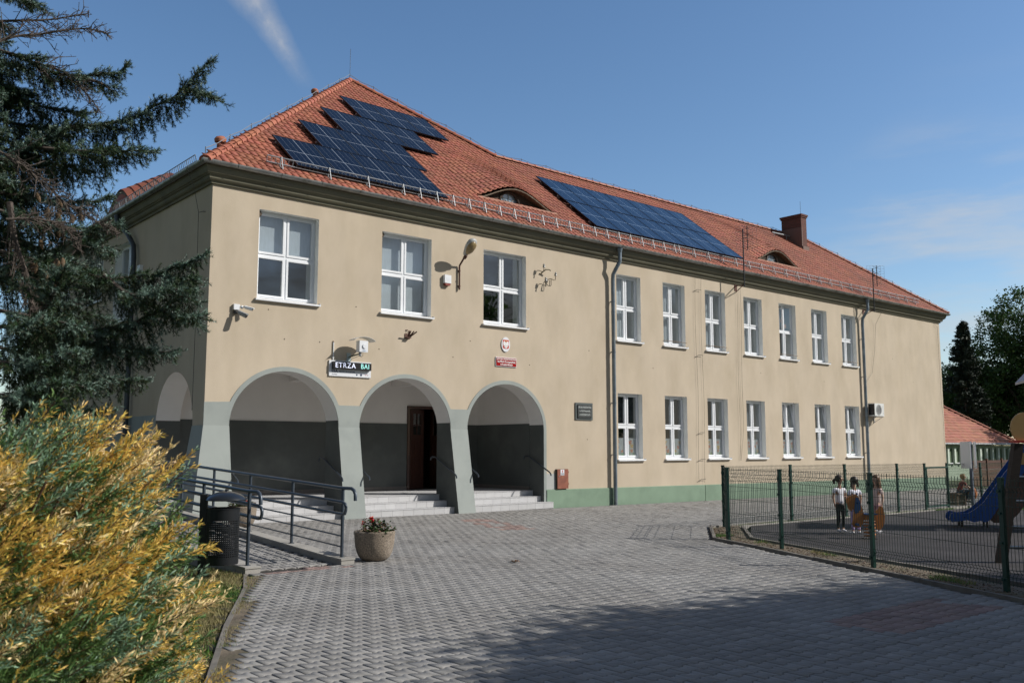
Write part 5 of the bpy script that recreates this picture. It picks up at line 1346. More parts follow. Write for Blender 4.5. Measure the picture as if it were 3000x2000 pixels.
def person(root, J, h, skin_c, hair_c, top_c, leg_c, shoe_c, face, hair='short', sleeve=.55, top_len=1.0, shortsk=1.0):
    """J: joints in metres (local, z up). face: unit direction the face looks to"""
    s = h / 1.12; sk = mat('skin_' + skin_c[0], skin_c[1], .6, var=.04); g = lambda k: V3(J[k])
    f = V3(face).normalized(); up = V3((0, 0, 1)); rt = f.cross(up).normalized()
    nodes = [(g('pel'), .062 * s), (g('spi'), .056 * s), (g('che'), (.066 * s, .058 * s)), (g('nek'), .030 * s), (g('hed') - up * .055 * s, .034 * s), (g('hed') - up * .01 * s, .066 * s), (g('hed') + up * .045 * s, .062 * s)]
    edges = [(0, 1), (1, 2), (2, 3), (3, 4), (4, 5), (5, 6)]
    for sd in 'LR':
        n = len(nodes); nodes += [(g('sh' + sd), .030 * s), (g('el' + sd), .021 * s), (g('wr' + sd), .015 * s), (g('wr' + sd) + (g('ha' + sd) - g('wr' + sd)) * .55, (.020 * s, .011 * s))]
        edges += [(2, n), (n, n + 1), (n + 1, n + 2), (n + 2, n + 3)]
        n = len(nodes); kn, an = g('kn' + sd), g('an' + sd)
        nodes += [(g('hi' + sd), .046 * s), (g('hi' + sd).lerp(kn, .5), .041 * s), (kn, .031 * s), (kn.lerp(an, .4), .030 * s), (an, .020 * s), (g('to' + sd), .018 * s)]
        edges += [(0, n)] + [(n + i, n + i + 1) for i in range(5)]
    b = MB(); add_mesh(b, skin_mesh(nodes, edges, 1))
    hc = g('hed')
    # face
    nose = hc + f * .070 * s - up * .012 * s; b.tube([hc + f * .060 * s + up * .012 * s, nose, hc + f * .062 * s - up * .02 * s], [.006 * s, .010 * s, .007 * s], 6)
    for q in (-1, 1): b.ball(hc + rt * .066 * s * q - up * .005 * s, .014 * s, 8, (.6, 1, 1.2))
    b.cur = 1
    for q in (-1, 1): b.ball(hc + f * .060 * s + rt * .024 * s * q + up * .010 * s, .0075 * s, 6)
    b.cur = 2; b.tube([hc + f * .0605 * s - up * .036 * s - rt * .016 * s, hc + f * .064 * s - up * .037 * s, hc + f * .0605 * s - up * .036 * s + rt * .016 * s], .0045 * s, 5)
    b.cur = 0
    # hands: four fingers and a thumb off the side of the palm
    for sd in 'LR':
        w, hn = g('wr' + sd), g('ha' + sd); d = (hn - w).normalized(); side = d.cross(up if abs(d.z) < .8 else f).normalized(); curl = d.cross(side).normalized()
        pr = w + (hn - w) * .55
        for i, (o_, ln) in enumerate(((-1.2, .024), (-.4, .030), (.4, .028), (1.2, .021))):
            p0 = pr + side * o_ * .0085 * s; p1 = p0 + d * ln * s * .6 + curl * .003 * s; p2_ = p1 + d * ln * s * .45 + curl * .010 * s; b.tube([p0, p1, p2_], [.0055 * s, .005 * s, .004 * s], 6)
        t0 = w + (hn - w) * .3 - side * .012 * s; b.tube([t0, t0 - side * .012 * s + d * .012 * s, t0 - side * .014 * s + d * .028 * s + curl * .006 * s], [.0065 * s, .006 * s, .0045 * s], 6)
    bd = b.build('body', [sk, eyem, lipm], root, smooth=True)
    # shirt
    k = .014 * s
    el = lambda sd, t: g('sh' + sd).lerp(g('el' + sd), t)
    lowp = g('pel') + (g('pel') - g('spi')) * (.25 * top_len)
    nodes = [(lowp, (.078 * s + k, .066 * s + k)), (g('pel').lerp(g('spi'), .5), (.070 * s + k, .060 * s + k)), (g('spi').lerp(g('che'), .4), (.066 * s + k, .058 * s + k)), (g('che'), (.070 * s + k, .058 * s + k)), (g('nek') - up * .012 * s, .036 * s)]
    edges = [(0, 1), (1, 2), (2, 3), (3, 4)]
    for sd in 'LR':
        n = len(nodes); nodes += [(g('sh' + sd), .038 * s), (el(sd, sleeve), .037 * s)]; edges += [(3, n), (n, n + 1)]
    b = MB(); add_mesh(b, skin_mesh(nodes, edges, 1)); b.build('shirt', top_c, root, smooth=True)
    # trousers
    nodes = [(g('pel'), (.072 * s, .062 * s))]; edges = []
    for sd in 'LR':
        n = len(nodes); kn, an = g('kn' + sd), g('an' + sd); nodes += [(g('hi' + sd) - up * .01 * s, .054 * s), (g('hi' + sd).lerp(kn, .5), .047 * s), (kn, .037 * s), (kn.lerp(an, .4), .036 * s), (kn.lerp(an, .90), .026 * s)]
        edges += [(0, n)] + [(n + i, n + i + 1) for i in range(4)]
    b = MB(); add_mesh(b, skin_mesh(nodes, edges, 1)); b.build('trousers', leg_c, root, smooth=True)
    # shoes
    for sd in 'LR':
        an, to = g('an' + sd), g('to' + sd); d = (to - an); d.z = 0; d.normalize(); g0 = min(an.z, to.z) - .045 * s if 'flat' not in J else J['flat']
        nodes = [(an - d * .018 * s + up * .012 * s, .026 * s), (an + d * .012 * s - up * .012 * s, .030 * s), (an + d * .065 * s - up * .024 * s, (.026 * s, .020 * s)), (an + d * .095 * s - up * .028 * s, .018 * s)]
        b = MB(); add_mesh(b, skin_mesh(nodes, [(0, 1), (1, 2), (2, 3)], 1)); b.build('shoe', shoe_c, root, smooth=True)
    # hair
    hm = mat('hair_' + hair_c[0], hair_c[1], .5, var=.25, vscale=30, stretch=(3, 3, 1))
    b = MB(); 
    bk = hc - f * .014 * s + up * .016 * s
    n0 = len(b.v); b.ball(bk, .078 * s, 18, (1, 1, .98))
    # trim the cap off the face
    keep = []
    for i in range(n0, len(b.v)):
        v = Vector(b.v[i]) - hc
        if v.dot(f) > .028 * s and v.z < .035 * s: b.v[i] = tuple(Vector(b.v[i]) - f * .05 * s)
    def lock(p0, pts, r): b.tube([p0] + pts, r, 8)
    if hair == 'ponytail': q = hc - f * .075 * s - up * .005 * s; lock(q, [q - f * .03 * s - up * .02 * s, q - f * .03 * s - up * .07 * s, q - f * .02 * s - up * .10 * s], [.018 * s, .030 * s, .022 * s, .006 * s])
    if hair == 'braids':
        for sgn in (-1, 1):
            q = hc + rt * sgn * .070 * s - up * .02 * s - f * .02 * s; pts = [q + rt * sgn * .02 * s - up * .04 * s, q + rt * sgn * .03 * s - up * .085 * s, q + rt * sgn * .03 * s - up * .12 * s - f * .01 * s]; lock(q, pts, [.020 * s, .024 * s, .020 * s, .008 * s])
            b.ball(q + up * .03 * s, .028 * s, 8)
    if hair == 'long':
        for a in range(-5, 6):
            d_ = (-f * math.cos(a * .30) + rt * math.sin(a * .30)); q = hc + d_ * .068 * s + up * .0 * s; ln = .24 * s
            lock(q, [q + d_ * .012 * s - up * ln * .35, q + d_ * .022 * s - up * ln * .7, q + d_ * .012 * s - up * ln], [.020 * s, .022 * s, .018 * s, .006 * s])
    b.build('hair', hm, root, smooth=True)
    return bd
def standing(h, arm='down', stance=.04):
    s = h
    J = dict(pel=(0, 0, .51 * s), spi=(0, .005, .60 * s), che=(0, .005, .705 * s), nek=(0, .002, .79 * s), hed=(0, -.008 * s, .905 * s))
    for sd, q in (('L', -1), ('R', 1)):
        J['sh' + sd] = (q * .105 * s, .005, .745 * s); J['el' + sd] = (q * .135 * s, .012, .60 * s); J['wr' + sd] = (q * .140 * s, -.025, .475 * s); J['ha' + sd] = (q * .138 * s, -.035, .42 * s)
        J['hi' + sd] = (q * .050 * s, 0, .47 * s); J['kn' + sd] = (q * (.052) * s, -.01, .27 * s); J['an' + sd] = (q * stance * s * 1.3, .012, .050 * s); J['to' + sd] = (q * stance * s * 1.5, -.055 * s, .025 * s)
    return J
def rotJ(root, ang): root.rotation_euler.z = ang
SKT = ('tan', (.44, .25, .17)); SKF = ('fair', (.58, .37, .27))
# facing -Y local; image-right is (.76,-.65): local axes are turned per child
K1 = thing('person', 'child with dark ponytail in white T-shirt and black leggings, arms hanging, left of the group', 'person', (0, 0, 0), None)
J = standing(1.12); J['wrL'] = (-.145, -.02, .53); J['haL'] = (-.14, -.05, .475)
person(K1, J, 1.12, SKT, ('dark_brown', (.035, .018, .010)), mat('white_tshirt', (.82, .82, .88), .85, var=.05, vscale=9), mat('black_leggings', (.012, .012, .014), .7), shoe_w, (.75, -.65, -.1), 'ponytail', top_len=1.5)
rotJ(K1, R(-20)); K1.location = (8.99, -9.03, gz(9))
K2 = thing('person', 'child with dark braids seen from behind, in white top and lavender leggings', 'person', (0, 0, 0), None)
J = standing(1.10, stance=.055); J['elR'] = (.16, -.02, .66); J['wrR'] = (.10, -.15, .70); J['haR'] = (.05, -.18, .71)
person(K2, J, 1.10, SKT, ('dark', (.028, .016, .010)), mat('lilac_white_top', (.76, .76, .88), .85, var=.05, vscale=9), mat('lavender_leggings', (.46, .34, .60), .8), shoe_w, (.15, -1, -.25), 'braids', top_len=1.8)
rotJ(K2, R(165)); K2.location = (8.80, -9.44, gz(8.8))
K3 = thing('person', 'child with long fair-brown hair in pale pink top and pink trousers behind the fence post', 'person', (0, 0, 0), None)
J = standing(1.13); J['elL'] = (-.12, -.05, .62); J['wrL'] = (-.06, -.15, .66); J['haL'] = (-.03, -.19, .68)
person(K3, J, 1.13, SKF, ('light_brown', (.16, .09, .045)), mat('pale_pink_top', (.60, .47, .44), .85, var=.08, vscale=9), mat('pink_trousers', (.42, .25, .27), .8), shoe_w, (0, -1, -.2), 'long', sleeve=.6, top_len=1.6)
rotJ(K3, R(-110)); K3.location = (9.36, -9.58, gz(9.4))
# seated boy on a low log bench
lb = thing('low_bench', 'low timber bench under the boy beyond the playground gate', 'bench', (20.6, -6.1, gz(20)))
b = MB(); b.box(20.3, 21.0, -6.32, -6.0, .22, .28); b.box(20.36, 20.44, -6.28, -6.04, -.1, .22); b.box(20.86, 20.94, -6.28, -6.04, -.1, .22); b.build('seat', mat('bench_wood', (.14, .09, .055), .8, var=.2), lb)
K4 = thing('person', 'blond boy in dark red T-shirt and jeans sitting hunched over his knees by the signpost', 'person', (0, 0, 0), None)
J = dict(pel=(0, 0, .42), spi=(.03, -.02, .53), che=(.07, -.05, .63), nek=(.09, -.06, .71), hed=(.115, -.075, .83))
for sd, q in (('L', -1), ('R', 1)):
    J['sh' + sd] = (.07, q * .115 - .05, .675); J['el' + sd] = (.21, q * .13 - .06, .53); J['wr' + sd] = (.33, q * .055 - .06, .50); J['ha' + sd] = (.375, q * .02 - .06, .49)
    J['hi' + sd] = (.03, q * .055, .40); J['kn' + sd] = (.28, q * .085 - .02, .44); J['an' + sd] = (.24, q * .08 - .02, .12); J['to' + sd] = (.31, q * .09 - .02, .095)
person(K4, J, 1.25, SKF, ('blond', (.42, .27, .11)), mat('dark_red_tshirt', (.22, .022, .020), .85, var=.1, vscale=9), mat('blue_jeans', (.02, .04, .09), .85), mat('dark_shoe', (.05, .05, .06), .6), (1, -.25, -.1), 'short', sleeve=.5)
rotJ(K4, R(-42)); K4.location = (20.62, -6.22, gz(20.6))
bk_ = thing('backpack', 'orange-brown backpack in front of the seated boy', 'backpack', (20.85, -6.52, gz(20.8)))
b = MB(); b.ball((20.86, -6.50, .27), .17, 14, (.75, .8, 1.15)); b.build('bag_body', mat('orange_fabric', (.38, .13, .04), .8, var=.15), bk_, smooth=True)
b = MB(); b.tube([(20.86, -6.5, .42), (20.86, -6.52, .50), (20.90, -6.53, .42)], .012, 6); b.build('bag_strap', redm, bk_)

# ================================================================ SPRING RIDER
oran = mat('orange_plywood', (.42, .15, .030), .5, var=.12, vscale=4, stretch=(4, 1, 1)); blup = mat('blue_plywood', (.010, .060, .19), .45)
sr = thing('spring_rider', 'orange and blue wooden horse spring rider standing among the children', 'play equipment', (0, 0, 0))
def plate2(b, pts, y0, t): b.plate(pts, [], lambda u, v, w: (u, y0 + w, v), t)
def dim(b): return b
neck = [(-.24, .10 + .1), (-.14, .20), (-.08, .27), (-.05, .40), (-.09, .55), (-.12, .66), (-.14, .74), (-.19, .79), (-.26, .77), (-.30, .75), (-.35, .72), (-.36, .66), (-.31, .50), (-.265, .49), (-.25, .56), (-.23, .50), (-.25, .36), (-.27, .26)]
b = MB(); plate2(b, neck, -.045, .045); h1 = b.build('front_panel', oran, sr); 
b = MB(); plate2(b, [(-.20, .74), (-.15, .72), (-.115, .62), (-.12, .52), (-.17, .46), (-.215, .44), (-.225, .52), (-.215, .64)], -.06, .014); plate2(b, [(-.19, .76), (-.165, .755), (-.15, .80), (-.175, .82)], -.03, .014); b.build('mane', blup, sr)
b = MB(); plate2(b, [(.17, .16), (.25, .18), (.30, .27), (.315, .40), (.29, .55), (.24, .58), (.20, .52), (.16, .50), (.14, .40), (.15, .25)], -.045, .045); b.build('rear_panel', oran, sr)
b = MB(); b.box(-.07, .16, -.11, .11, .425, .445); b.build('seat', blup, sr)
b = MB(); b.box(-.06, .15, -.07, .07, .33, .424); b.box(-.06, .15, -.08, -.071, .34, .40); b.build('seat_block', oran, sr)
b = MB(); b.tube([(-.21, -.16, .255), (-.21, .16, .255)], .022, 8); b.tube([(-.17, -.15, .64), (-.17, .15, .64)], .016, 8); b.build('handle_bar', blup, sr)
b = MB(); pts = [(.045 + .095 * math.cos(t), .095 * math.sin(t), .02 + .30 * t / (2 * math.pi * 5)) for t in [2 * math.pi * 5 * i / 100 for i in range(101)]]; b.tube(pts, .013, 6); b.build('spring', oran, sr, smooth=True)
b = MB(); b.box(-.06, .15, -.09, .09, -.02, .008); b.build('base_plate', blackm, sr)
sr.rotation_euler.z = math.atan2(-.65, .76); sr.location = (8.27, -9.95, gz(8.3))

# ================================================================ SLIDE, TOWER, CLIMBING FRAME, SIGN POST
dkw = mat('dark_stained_timber', (.030, .020, .016), .7, var=.3, vscale=10, stretch=(1, 1, 5)); tanp = mat('tan_plywood', (.48, .30, .12), .55, var=.06); brn = mat('brown_plywood', (.14, .075, .055), .6, var=.15, vscale=5)
slide = thing('play_slide', 'blue-sided playground slide coming down from a timber tower', 'slide', (0, 0, 0))
bluep = mat('slide_blue', (.010, .070, .29), .4, var=.05)
zs_ = lambda P: [(u, v if u < .5 else v * (1 + .2 * min(1, (u - .5) / .6))) for u, v in P]
sidep = zs_([(-.02, .09), (-.07, .16), (-.05, .26), (.02, .30), (.16, .27), (.30, .29), (.42, .36), (.60, .50), (1.0, .93), (1.35, 1.30), (1.5, 1.42), (1.65, 1.47), (1.95, 1.48), (1.95, 1.10), (1.62, 1.08), (1.42, .98), (.98, .52), (.80, .26), (.70, .14), (.62, .10), (.52, .13), (.40, .10), (.28, .14), (.12, .12)])
for y in (0, .52):
    b = MB(); plate2(b, sidep, y, .035); sp_ = b.build('side_panel', bluep, slide)
    for u, v in zs_(((.02, .18), (.22, .20), (.40, .21), (.56, .30), (.95, .72), (1.25, 1.02))):
        b = MB(); b.lathe([(.014, 0), (.014, .008)], (0, 0, 0), 8); b.v = [(u + p[0], y - p[2] * .99, v + p[1]) for p in b.v]; b.build('bolt', blackm, sp_)
b = MB(); bed = zs_([(0, .17), (.35, .17), (.60, .30), (1.45, 1.16), (1.95, 1.20)])
for (u0, v0), (u1, v1) in zip(bed, bed[1:]): b.hexa([(u0, .036, v0 - .02), (u1, .036, v1 - .02), (u1, .519, v1 - .02), (u0, .519, v0 - .02), (u0, .036, v0), (u1, .036, v1), (u1, .519, v1), (u0, .519, v0)])
b.build('slide_bed', steel, slide)
b = MB(); plate2(b, zs_([(.62, .22), (1.5, 1.02), (1.95, 1.08), (1.95, .80), (1.6, .62), (1.25, .22), (1.05, .08), (.8, .08)]), .12, .03); b.build('under_board', brn, slide)
b = MB(); plate2(b, zs_([(1.18, 1.17), (1.20, 1.27), (1.26, 1.30), (1.42, 1.28), (1.60, 1.30), (1.60, 1.12), (1.42, 1.08), (1.26, 1.09)]), -.03, .03); b.build('tan_plate', tanp, slide)
for u in (.18, .66):
    for v in (.1, .45): b = MB(); b.tube([(u, v, -.08), (u, v, .2)], .022, 8); b.build('leg', dkw, slide)

slide.rotation_euler.z = math.atan2(-.84, .54); slide.location = (12.25, -9.72, gz(12.3))
tower = thing('play_tower', 'timber play tower with grey gable roof at the right edge, holding the slide', 'play tower', (0, 0, 0))
for u in (2.0, 3.3, 5.2):
    for y in (-.1, 1.1): b = MB(); b.box(u - .05, u + .05, y - .05, y + .05, -.2, 3.25); b.build('post', dkw, tower)
b = MB(); b.box(1.95, 5.25, -.05, 1.05, 1.05, 1.12); b.build('deck', brn, tower)
b = MB(); b.box(3.35, 5.15, -.08, -.055, 1.2, 1.9); b.box(3.35, 5.15, 1.06, 1.085, 1.2, 1.9); b.box(3.4, 5.35, -.3, 1.3, 2.6, 2.66); b.build('side_board', brn, tower)  # second bay and flat roof, out of view, added for the playground shadow band
b = MB(); b.box(2.05, 3.25, -.08, -.055, 1.2, 1.9); b.box(2.05, 3.25, 1.06, 1.085, 1.2, 1.9); b.box(2.0, 3.3, -.1, -.06, .5, .9); b.build('side_board', brn, tower)
b = MB(); gab = [(1.66, 3.10), (1.80, 3.09), (2.65, 4.05), (3.5, 3.09), (3.64, 3.10), (2.65, 4.22)]
b.hexa([(1.60, -.25, 3.02), (2.65, -.25, 4.14), (2.65, 1.25, 4.14), (1.60, 1.25, 3.02), (1.60, -.25, 3.07), (2.65, -.25, 4.20), (2.65, 1.25, 4.20), (1.60, 1.25, 3.07)])
b.hexa([(2.65, -.25, 4.141), (3.70, -.25, 3.02), (3.70, 1.25, 3.02), (2.65, 1.25, 4.141), (2.65, -.25, 4.201), (3.70, -.25, 3.07), (3.70, 1.25, 3.07), (2.65, 1.25, 4.201)])
b.prism([(1.64, -.24, 3.08), (2.65, -.24, 4.13), (3.66, -.24, 3.08)], (0, .03, 0)); b.build('gable_roof', mat('grey_hpl_board', (.36, .37, .42), .5, var=.15, vscale=60), tower)
tower.rotation_euler.z = math.atan2(-.84, .54); tower.location = (12.25, -9.72, gz(12.3))
cf = thing('climbing_frame', 'dark leaning climbing frame post with tan round head and grey rungs at the right edge', 'play equipment', (6.33, -12.97, 0))
ex = Vector((.76, -.65, 0)); P0 = Vector((6.33, -12.97, 0))
def lean(p0, p1, w, name, m):
    b = MB(); d = (p1 - p0); sd = ex * w; fw_ = Vector((.65, .76, 0)) * w * .8
    b.hexa([p0 - sd - fw_, p0 + sd - fw_, p0 + sd + fw_, p0 - sd + fw_, p1 - sd - fw_, p1 + sd - fw_, p1 + sd + fw_, p1 - sd + fw_]); return b.build(name, m, cf)
for dd_ in (0, 1.0):
    back_ = ex * dd_
    lean(P0 + back_ + Vector((0, 0, -.1)), P0 + back_ + ex * .36 + Vector((0, 0, 1.68)), .065, 'post', dkw)
    hd = P0 + back_ + ex * .47 + Vector((-.02, -.02, 1.90))
    b = MB(); fwv = Vector((.65, .76, 0)); b.prism([hd + ex * .20 * math.cos(2 * math.pi * i / 28) + Vector((0, 0, .22 * math.sin(2 * math.pi * i / 28))) for i in range(28)], fwv * .03); b.build('round_head', tanp, cf)
    b = MB(); c = P0 + back_ + ex * .36 + Vector((0, 0, 1.69)); b.hexa([c + ex * a * .09 + fwv * q * .07 + Vector((0, 0, z_)) for z_ in (0, .03) for a, q in ((-1, -1), (1, -1), (1, 1), (-1, 1))]); b.build('red_cap', redm, cf)
for z_ in (.22, .50, .86, 1.2):
    t_ = z_ / 1.78; a = P0 + ex * .36 * t_ + Vector((0, 0, z_)); b = MB(); b.tube([a, a + ex * 1.0], .022, 8); b.build('rung', rlm, cf, smooth=True)
sp_ = thing('sign_post', 'grey steel post with white sign boards seen from behind beyond the gate', 'sign post', (20.35, -6.72, gz(20)))
b = MB(); b.box(20.31, 20.39, -6.76, -6.68, -.2, 1.80); b.build('post', mat('grey_blue_post', (.10, .12, .16), .5, metal=.3), sp_)
def bd_(c, hw, z0, z1, ang):
    u = Vector((math.cos(ang), math.sin(ang), 0)) * hw; n_ = Vector((-math.sin(ang), math.cos(ang), 0)) * .01; c = Vector(c)
    b = MB(); b.hexa([c - u - n_ + Vector((0, 0, z)) if k == 0 else (c + u - n_ + Vector((0, 0, z)) if k == 1 else (c + u + n_ + Vector((0, 0, z)) if k == 2 else c - u + n_ + Vector((0, 0, z)))) for z in (z0, z1) for k in range(4)]); b.build('sign_board', wb, sp_)
bd_((20.18, -6.66, 0), .22, 1.02, 1.79, R(60)); bd_((20.47, -6.80, 0), .10, 1.02, 1.79, R(40))

# ================================================================ BEYOND: ANNEX, TIMBER FENCE
an = thing('annex_building', 'low pale green annex with red tiled hipped roof beyond the right end of the school', 'building', (47, 8, -.3))
pg = mat('pale_green_render', (.36, .45, .35), .85, var=.06); dg_ = mat('dull_green_panel', (.085, .13, .07), .7)
b = MB(); b.box(36, 57.6, 6.3, 13.5, -1, 1.75); b.build('wall', pg, an)
for k in range(23):
    x = 37.2 + k * .90
    if x > 57: continue
    b = MB(); b.box(x, x + .55, 6.27, 6.299, .72, 1.53); w_ = b.build('window', dg_, an)
    b = MB(); b.box(x - .06, x + .60, 6.2, 6.269, .66, .72); b.build('sill', pvc, w_)
for k in range(24): b = MB(); b.box(36.98 + k * .9 - .14, 36.98 + k * .9 + .08, 6.12, 6.26, .66, 1.6); b.build('pilaster', mat('light_green_white', (.55, .62, .54), .8), an)
b = MB(); rowsn = 15
for r_ in range(rowsn):
    s0, s1 = 3.9 * r_ / rowsn, 3.9 * (r_ + 1) / rowsn; m2 = .72; x0, x1 = 35.6, 57.9
    def P_(s_, lift_=0): return 6 + s_, 1.86 + s_ * m2 + lift_
    (ya, za), (yb_, zb_) = P_(s0), P_(s1)
    k = 0; x = x0
    while x < x1 - s0:
        xe = min(x + .33, x1 - s0)
        b.hexa([(x + .005, ya - .03, za), (xe - .005, ya - .03, za), (min(xe - .005, x1 - s1 + .2), yb_, zb_ - .03), (x + .005, yb_, zb_ - .03), (x + .005, ya - .03, za + .06), (xe - .005, ya - .03, za + .06), (min(xe - .005, x1 - s1 + .2), yb_, zb_ + .005), (x + .005, yb_, zb_ + .005)]); x = xe
b.quad((57.9, 6, 1.86), (57.9, 13.8, 1.86), (54.0, 9.9, 4.67)); b.quad((35.6, 9.9, 4.67), (54, 9.9, 4.67), (57.9, 13.8, 1.86), (35.6, 13.8, 1.86))
b.build('roof', mat('annex_tile', (.36, .15, .10), .8, isl=.2), an)
b = MB(); b.tube([(35.6, 5.92, 1.84), (57.9, 5.92, 1.84)], .07, 8); b.tube([(57.7, 5.95, 1.8), (57.6, 6.2, 1.5), (57.6, 6.2, -.4)], .05, 8); b.build('gutter', zinc, an, smooth=True)
b = MB(); ridge((57.9, 6, 1.92), (54, 9.9, 4.73), 14, b, .11); b.build('hip_tiles', MATS['annex_tile'], an)
wf = thing('timber_fence', 'dark brown timber panel fence in front of the annex', 'fence', (42, 1, -.2))
tw = mat('brown_fence_timber', (.10, .050, .030), .8, isl=.3, var=.2)
for k in range(5):
    x = 38.6 + k * 1.8; b = MB()
    for j in range(9): b.box(x + .05, x + 1.75, 1.0, 1.03, -.35 + j * .15, -.35 + j * .15 + .14)
    b.build('panel', tw, wf); b = MB(); b.box(x - .05, x + .05, .95, 1.05, -.5, 1.08); b.build('post', tw, wf)

# ================================================================ VEGETATION
def leafcloud(C, size, n_per, spread, rg, elong=1.5, up=.4):
    """C (n,3) cluster centres -> quads around them"""
    n = len(C); N_ = n * n_per
    c = np.repeat(C, n_per, 0) + rg.normal(0, 1, (N_, 3)) * spread
    nr = rg.normal(0, 1, (N_, 3)); nr[:, 2] += up; nr /= np.linalg.norm(nr, axis=1)[:, None]
    a = rg.normal(0, 1, (N_, 3)); u = np.cross(nr, a); u /= np.linalg.norm(u, axis=1)[:, None] + 1e-9; v = np.cross(nr, u)
    s = size * rg.uniform(.6, 1.3, N_)[:, None]
    V = np.stack([c - u * s * elong * .5, c - v * s * .38, c + u * s * elong * .5, c + v * s * .38], 1).reshape(-1, 3)
    F = np.arange(N_ * 4).reshape(-1, 4)
    return V, F
def tree(name, label, cat, base, lobes, leaf, m, trunk_r, group=None, n_cl=60, n_per=26, seed=1, spread=.33, hollow=.45, barkm=None):
    rg = np.random.default_rng(seed); r = random.Random(seed)
    o = thing(name, label, cat, base, group); base = Vector(base)
    Vs, Fs, off = [], [], 0; b = MB()
    top = max(l[2] for l in lobes)
    cx = sum(l[0] for l in lobes) / len(lobes); cy = sum(l[1] for l in lobes) / len(lobes)
    fork = Vector((base.x * .6 + cx * .4, base.y * .6 + cy * .4, base.z + (min(l[2] - l[3] for l in lobes) - base.z) * .9 + .3))
    b.tube([base - Vector((0, 0, .3)), base + Vector((0, 0, .3)), base.lerp(fork, .6), fork], [trunk_r * 1.35, trunk_r, trunk_r * .85, trunk_r * .75], 10)
    for (x, y, z, rad) in lobes:
        c = Vector((x, y, z)); mid = fork.lerp(c, .5) + Vector((r.uniform(-.2, .2), r.uniform(-.2, .2), r.uniform(0, .3))) * rad
        b.tube([fork, mid, c], [trunk_r * .55, trunk_r * .35, trunk_r * .15], 7)
        for k in range(6):
            d = Vector((r.gauss(0, 1), r.gauss(0, 1), r.gauss(0, .8))).normalized() * rad * .85; b.tube([mid.lerp(c, .5), mid.lerp(c, .6) + d * .5, c + d], [trunk_r * .18, trunk_r * .1, .01], 5)
        n = max(6, int(n_cl * rad * rad))
        d = rg.normal(0, 1, (n, 3)); d /= np.linalg.norm(d, axis=1)[:, None]
        bump_ = 1 + .22 * np.sin(d[:, 0] * 5 + seed) * np.cos(d[:, 1] * 4 + z) + .12 * np.sin(d[:, 2] * 9 + x)
        rr = rad * (hollow + (1 - hollow) * rg.uniform(0, 1, n) ** .5) * bump_
        C = np.array([x, y, z]) + d * rr[:, None] * np.array([1, 1, .88])
        V, F = leafcloud(C, leaf, n_per, spread * rad * .28 + leaf * .5, rg)
        Vs.append(V); Fs.append(F + off); off += len(V)
    b.build('trunk', barkm or bark, o, smooth=True)
    fast('crown', np.concatenate(Vs), np.concatenate(Fs), m, o)
    return o
bark = mat('bark', (.09, .065, .048), .95, var=.3, vscale=8, bump=.8, bscale=20, stretch=(1, 1, .25), bdist=.02)
lfm = mat('broad_leaf', (.052, .10, .022), .6, isl=.55, trans=.3); lfm2 = mat('broad_leaf_yellowish', (.06, .085, .018), .6, isl=.55, trans=.3); ndl = mat('dark_conifer_needle', (.012, .028, .014), .7, isl=.4)
# ---- beyond the right end of the school
tree('broadleaf_tree', 'tall dark broadleaved tree rising behind the annex roof at the right edge', 'tree', (75.05, 11.32, -0.40), [(74.54, 11.07, 11.96, 3.1), (75.82, 9.53, 9.27, 3.45), (73.26, 13.63, 8.89, 2.86), (73.77, 13.5, 5.69, 3.21), (76.97, 8.25, 6.2, 3.1), (72.87, 16.06, 6.46, 2.62), (78.25, 7.1, 10.81, 2.86)], .17, lfm, .32, 'trees beyond the right end of the school', n_cl=24, n_per=40, seed=5, spread=.22)
tree('broadleaf_tree', 'low broadleaved tree filling the gap between conifer and tall tree', 'tree', (77.28, 17.49, -0.40), [(77.28, 16.27, 5.26, 3.4), (74.84, 20.54, 5.26, 3.18), (79.72, 12.61, 5.99, 3.4), (80.94, 10.17, 4.52, 2.95)], .17, lfm, .25, 'trees beyond the right end of the school', n_cl=40, n_per=38, seed=8, spread=.24)
tree('broadleaf_tree', 'tree whose branches shade the annex roof', 'tree', (60.5, -1.5, -.4), [(60.6, 1.2, 5.0, 1.0), (61.3, -.6, 6.6, 2.0), (60.2, 2.4, 6.4, 1.0), (62.5, -2.5, 7.5, 2.2)], .16, lfm2, .25, 'trees beyond the right end of the school', n_cl=34, n_per=26, seed=9)
# conifer
def conifer(label, base, H, R0, seed, m=ndl):
    rg = np.random.default_rng(seed); r = random.Random(seed); o = thing('conifer', label, 'tree', base); b = MB(); bz = Vector(base)
    b.tube([bz, bz + Vector((0, 0, H * .6)), bz + Vector((0, 0, H))], [.2, .1, .01], 7); C = []
    z = H * .12
    while z < H * .985:
        t = z / H; n = 6 + int(6 * (1 - t))
        for k in range(n):
            a = r.uniform(0, 6.28); ln = R0 * (1 - t) ** .8 * r.uniform(.7, 1.15) + .12; p0 = bz + Vector((0, 0, z)); tip = p0 + Vector((math.cos(a) * ln, math.sin(a) * ln, ln * (.18 - .35 * (1 - t)) + .1))
            b.tube([p0, tip], [.03, .008], 4)
            for j in range(max(3, int(ln * 6))): q = p0.lerp(tip, .2 + .8 * j / max(3, int(ln * 6))); C.append((q.x, q.y, q.z - .05))
        z += .42 * (1.2 - .5 * t)
    b.build('trunk', bark, o); V, F = leafcloud(np.array(C), .11, 30, .075, rg, 2.8, .2); fast('crown', V, F, m, o); return o
conifer('pointed dark conifer standing just beyond the right corner of the school', (61.6, 10.8, -.4), 11.5, 2.3, 4)
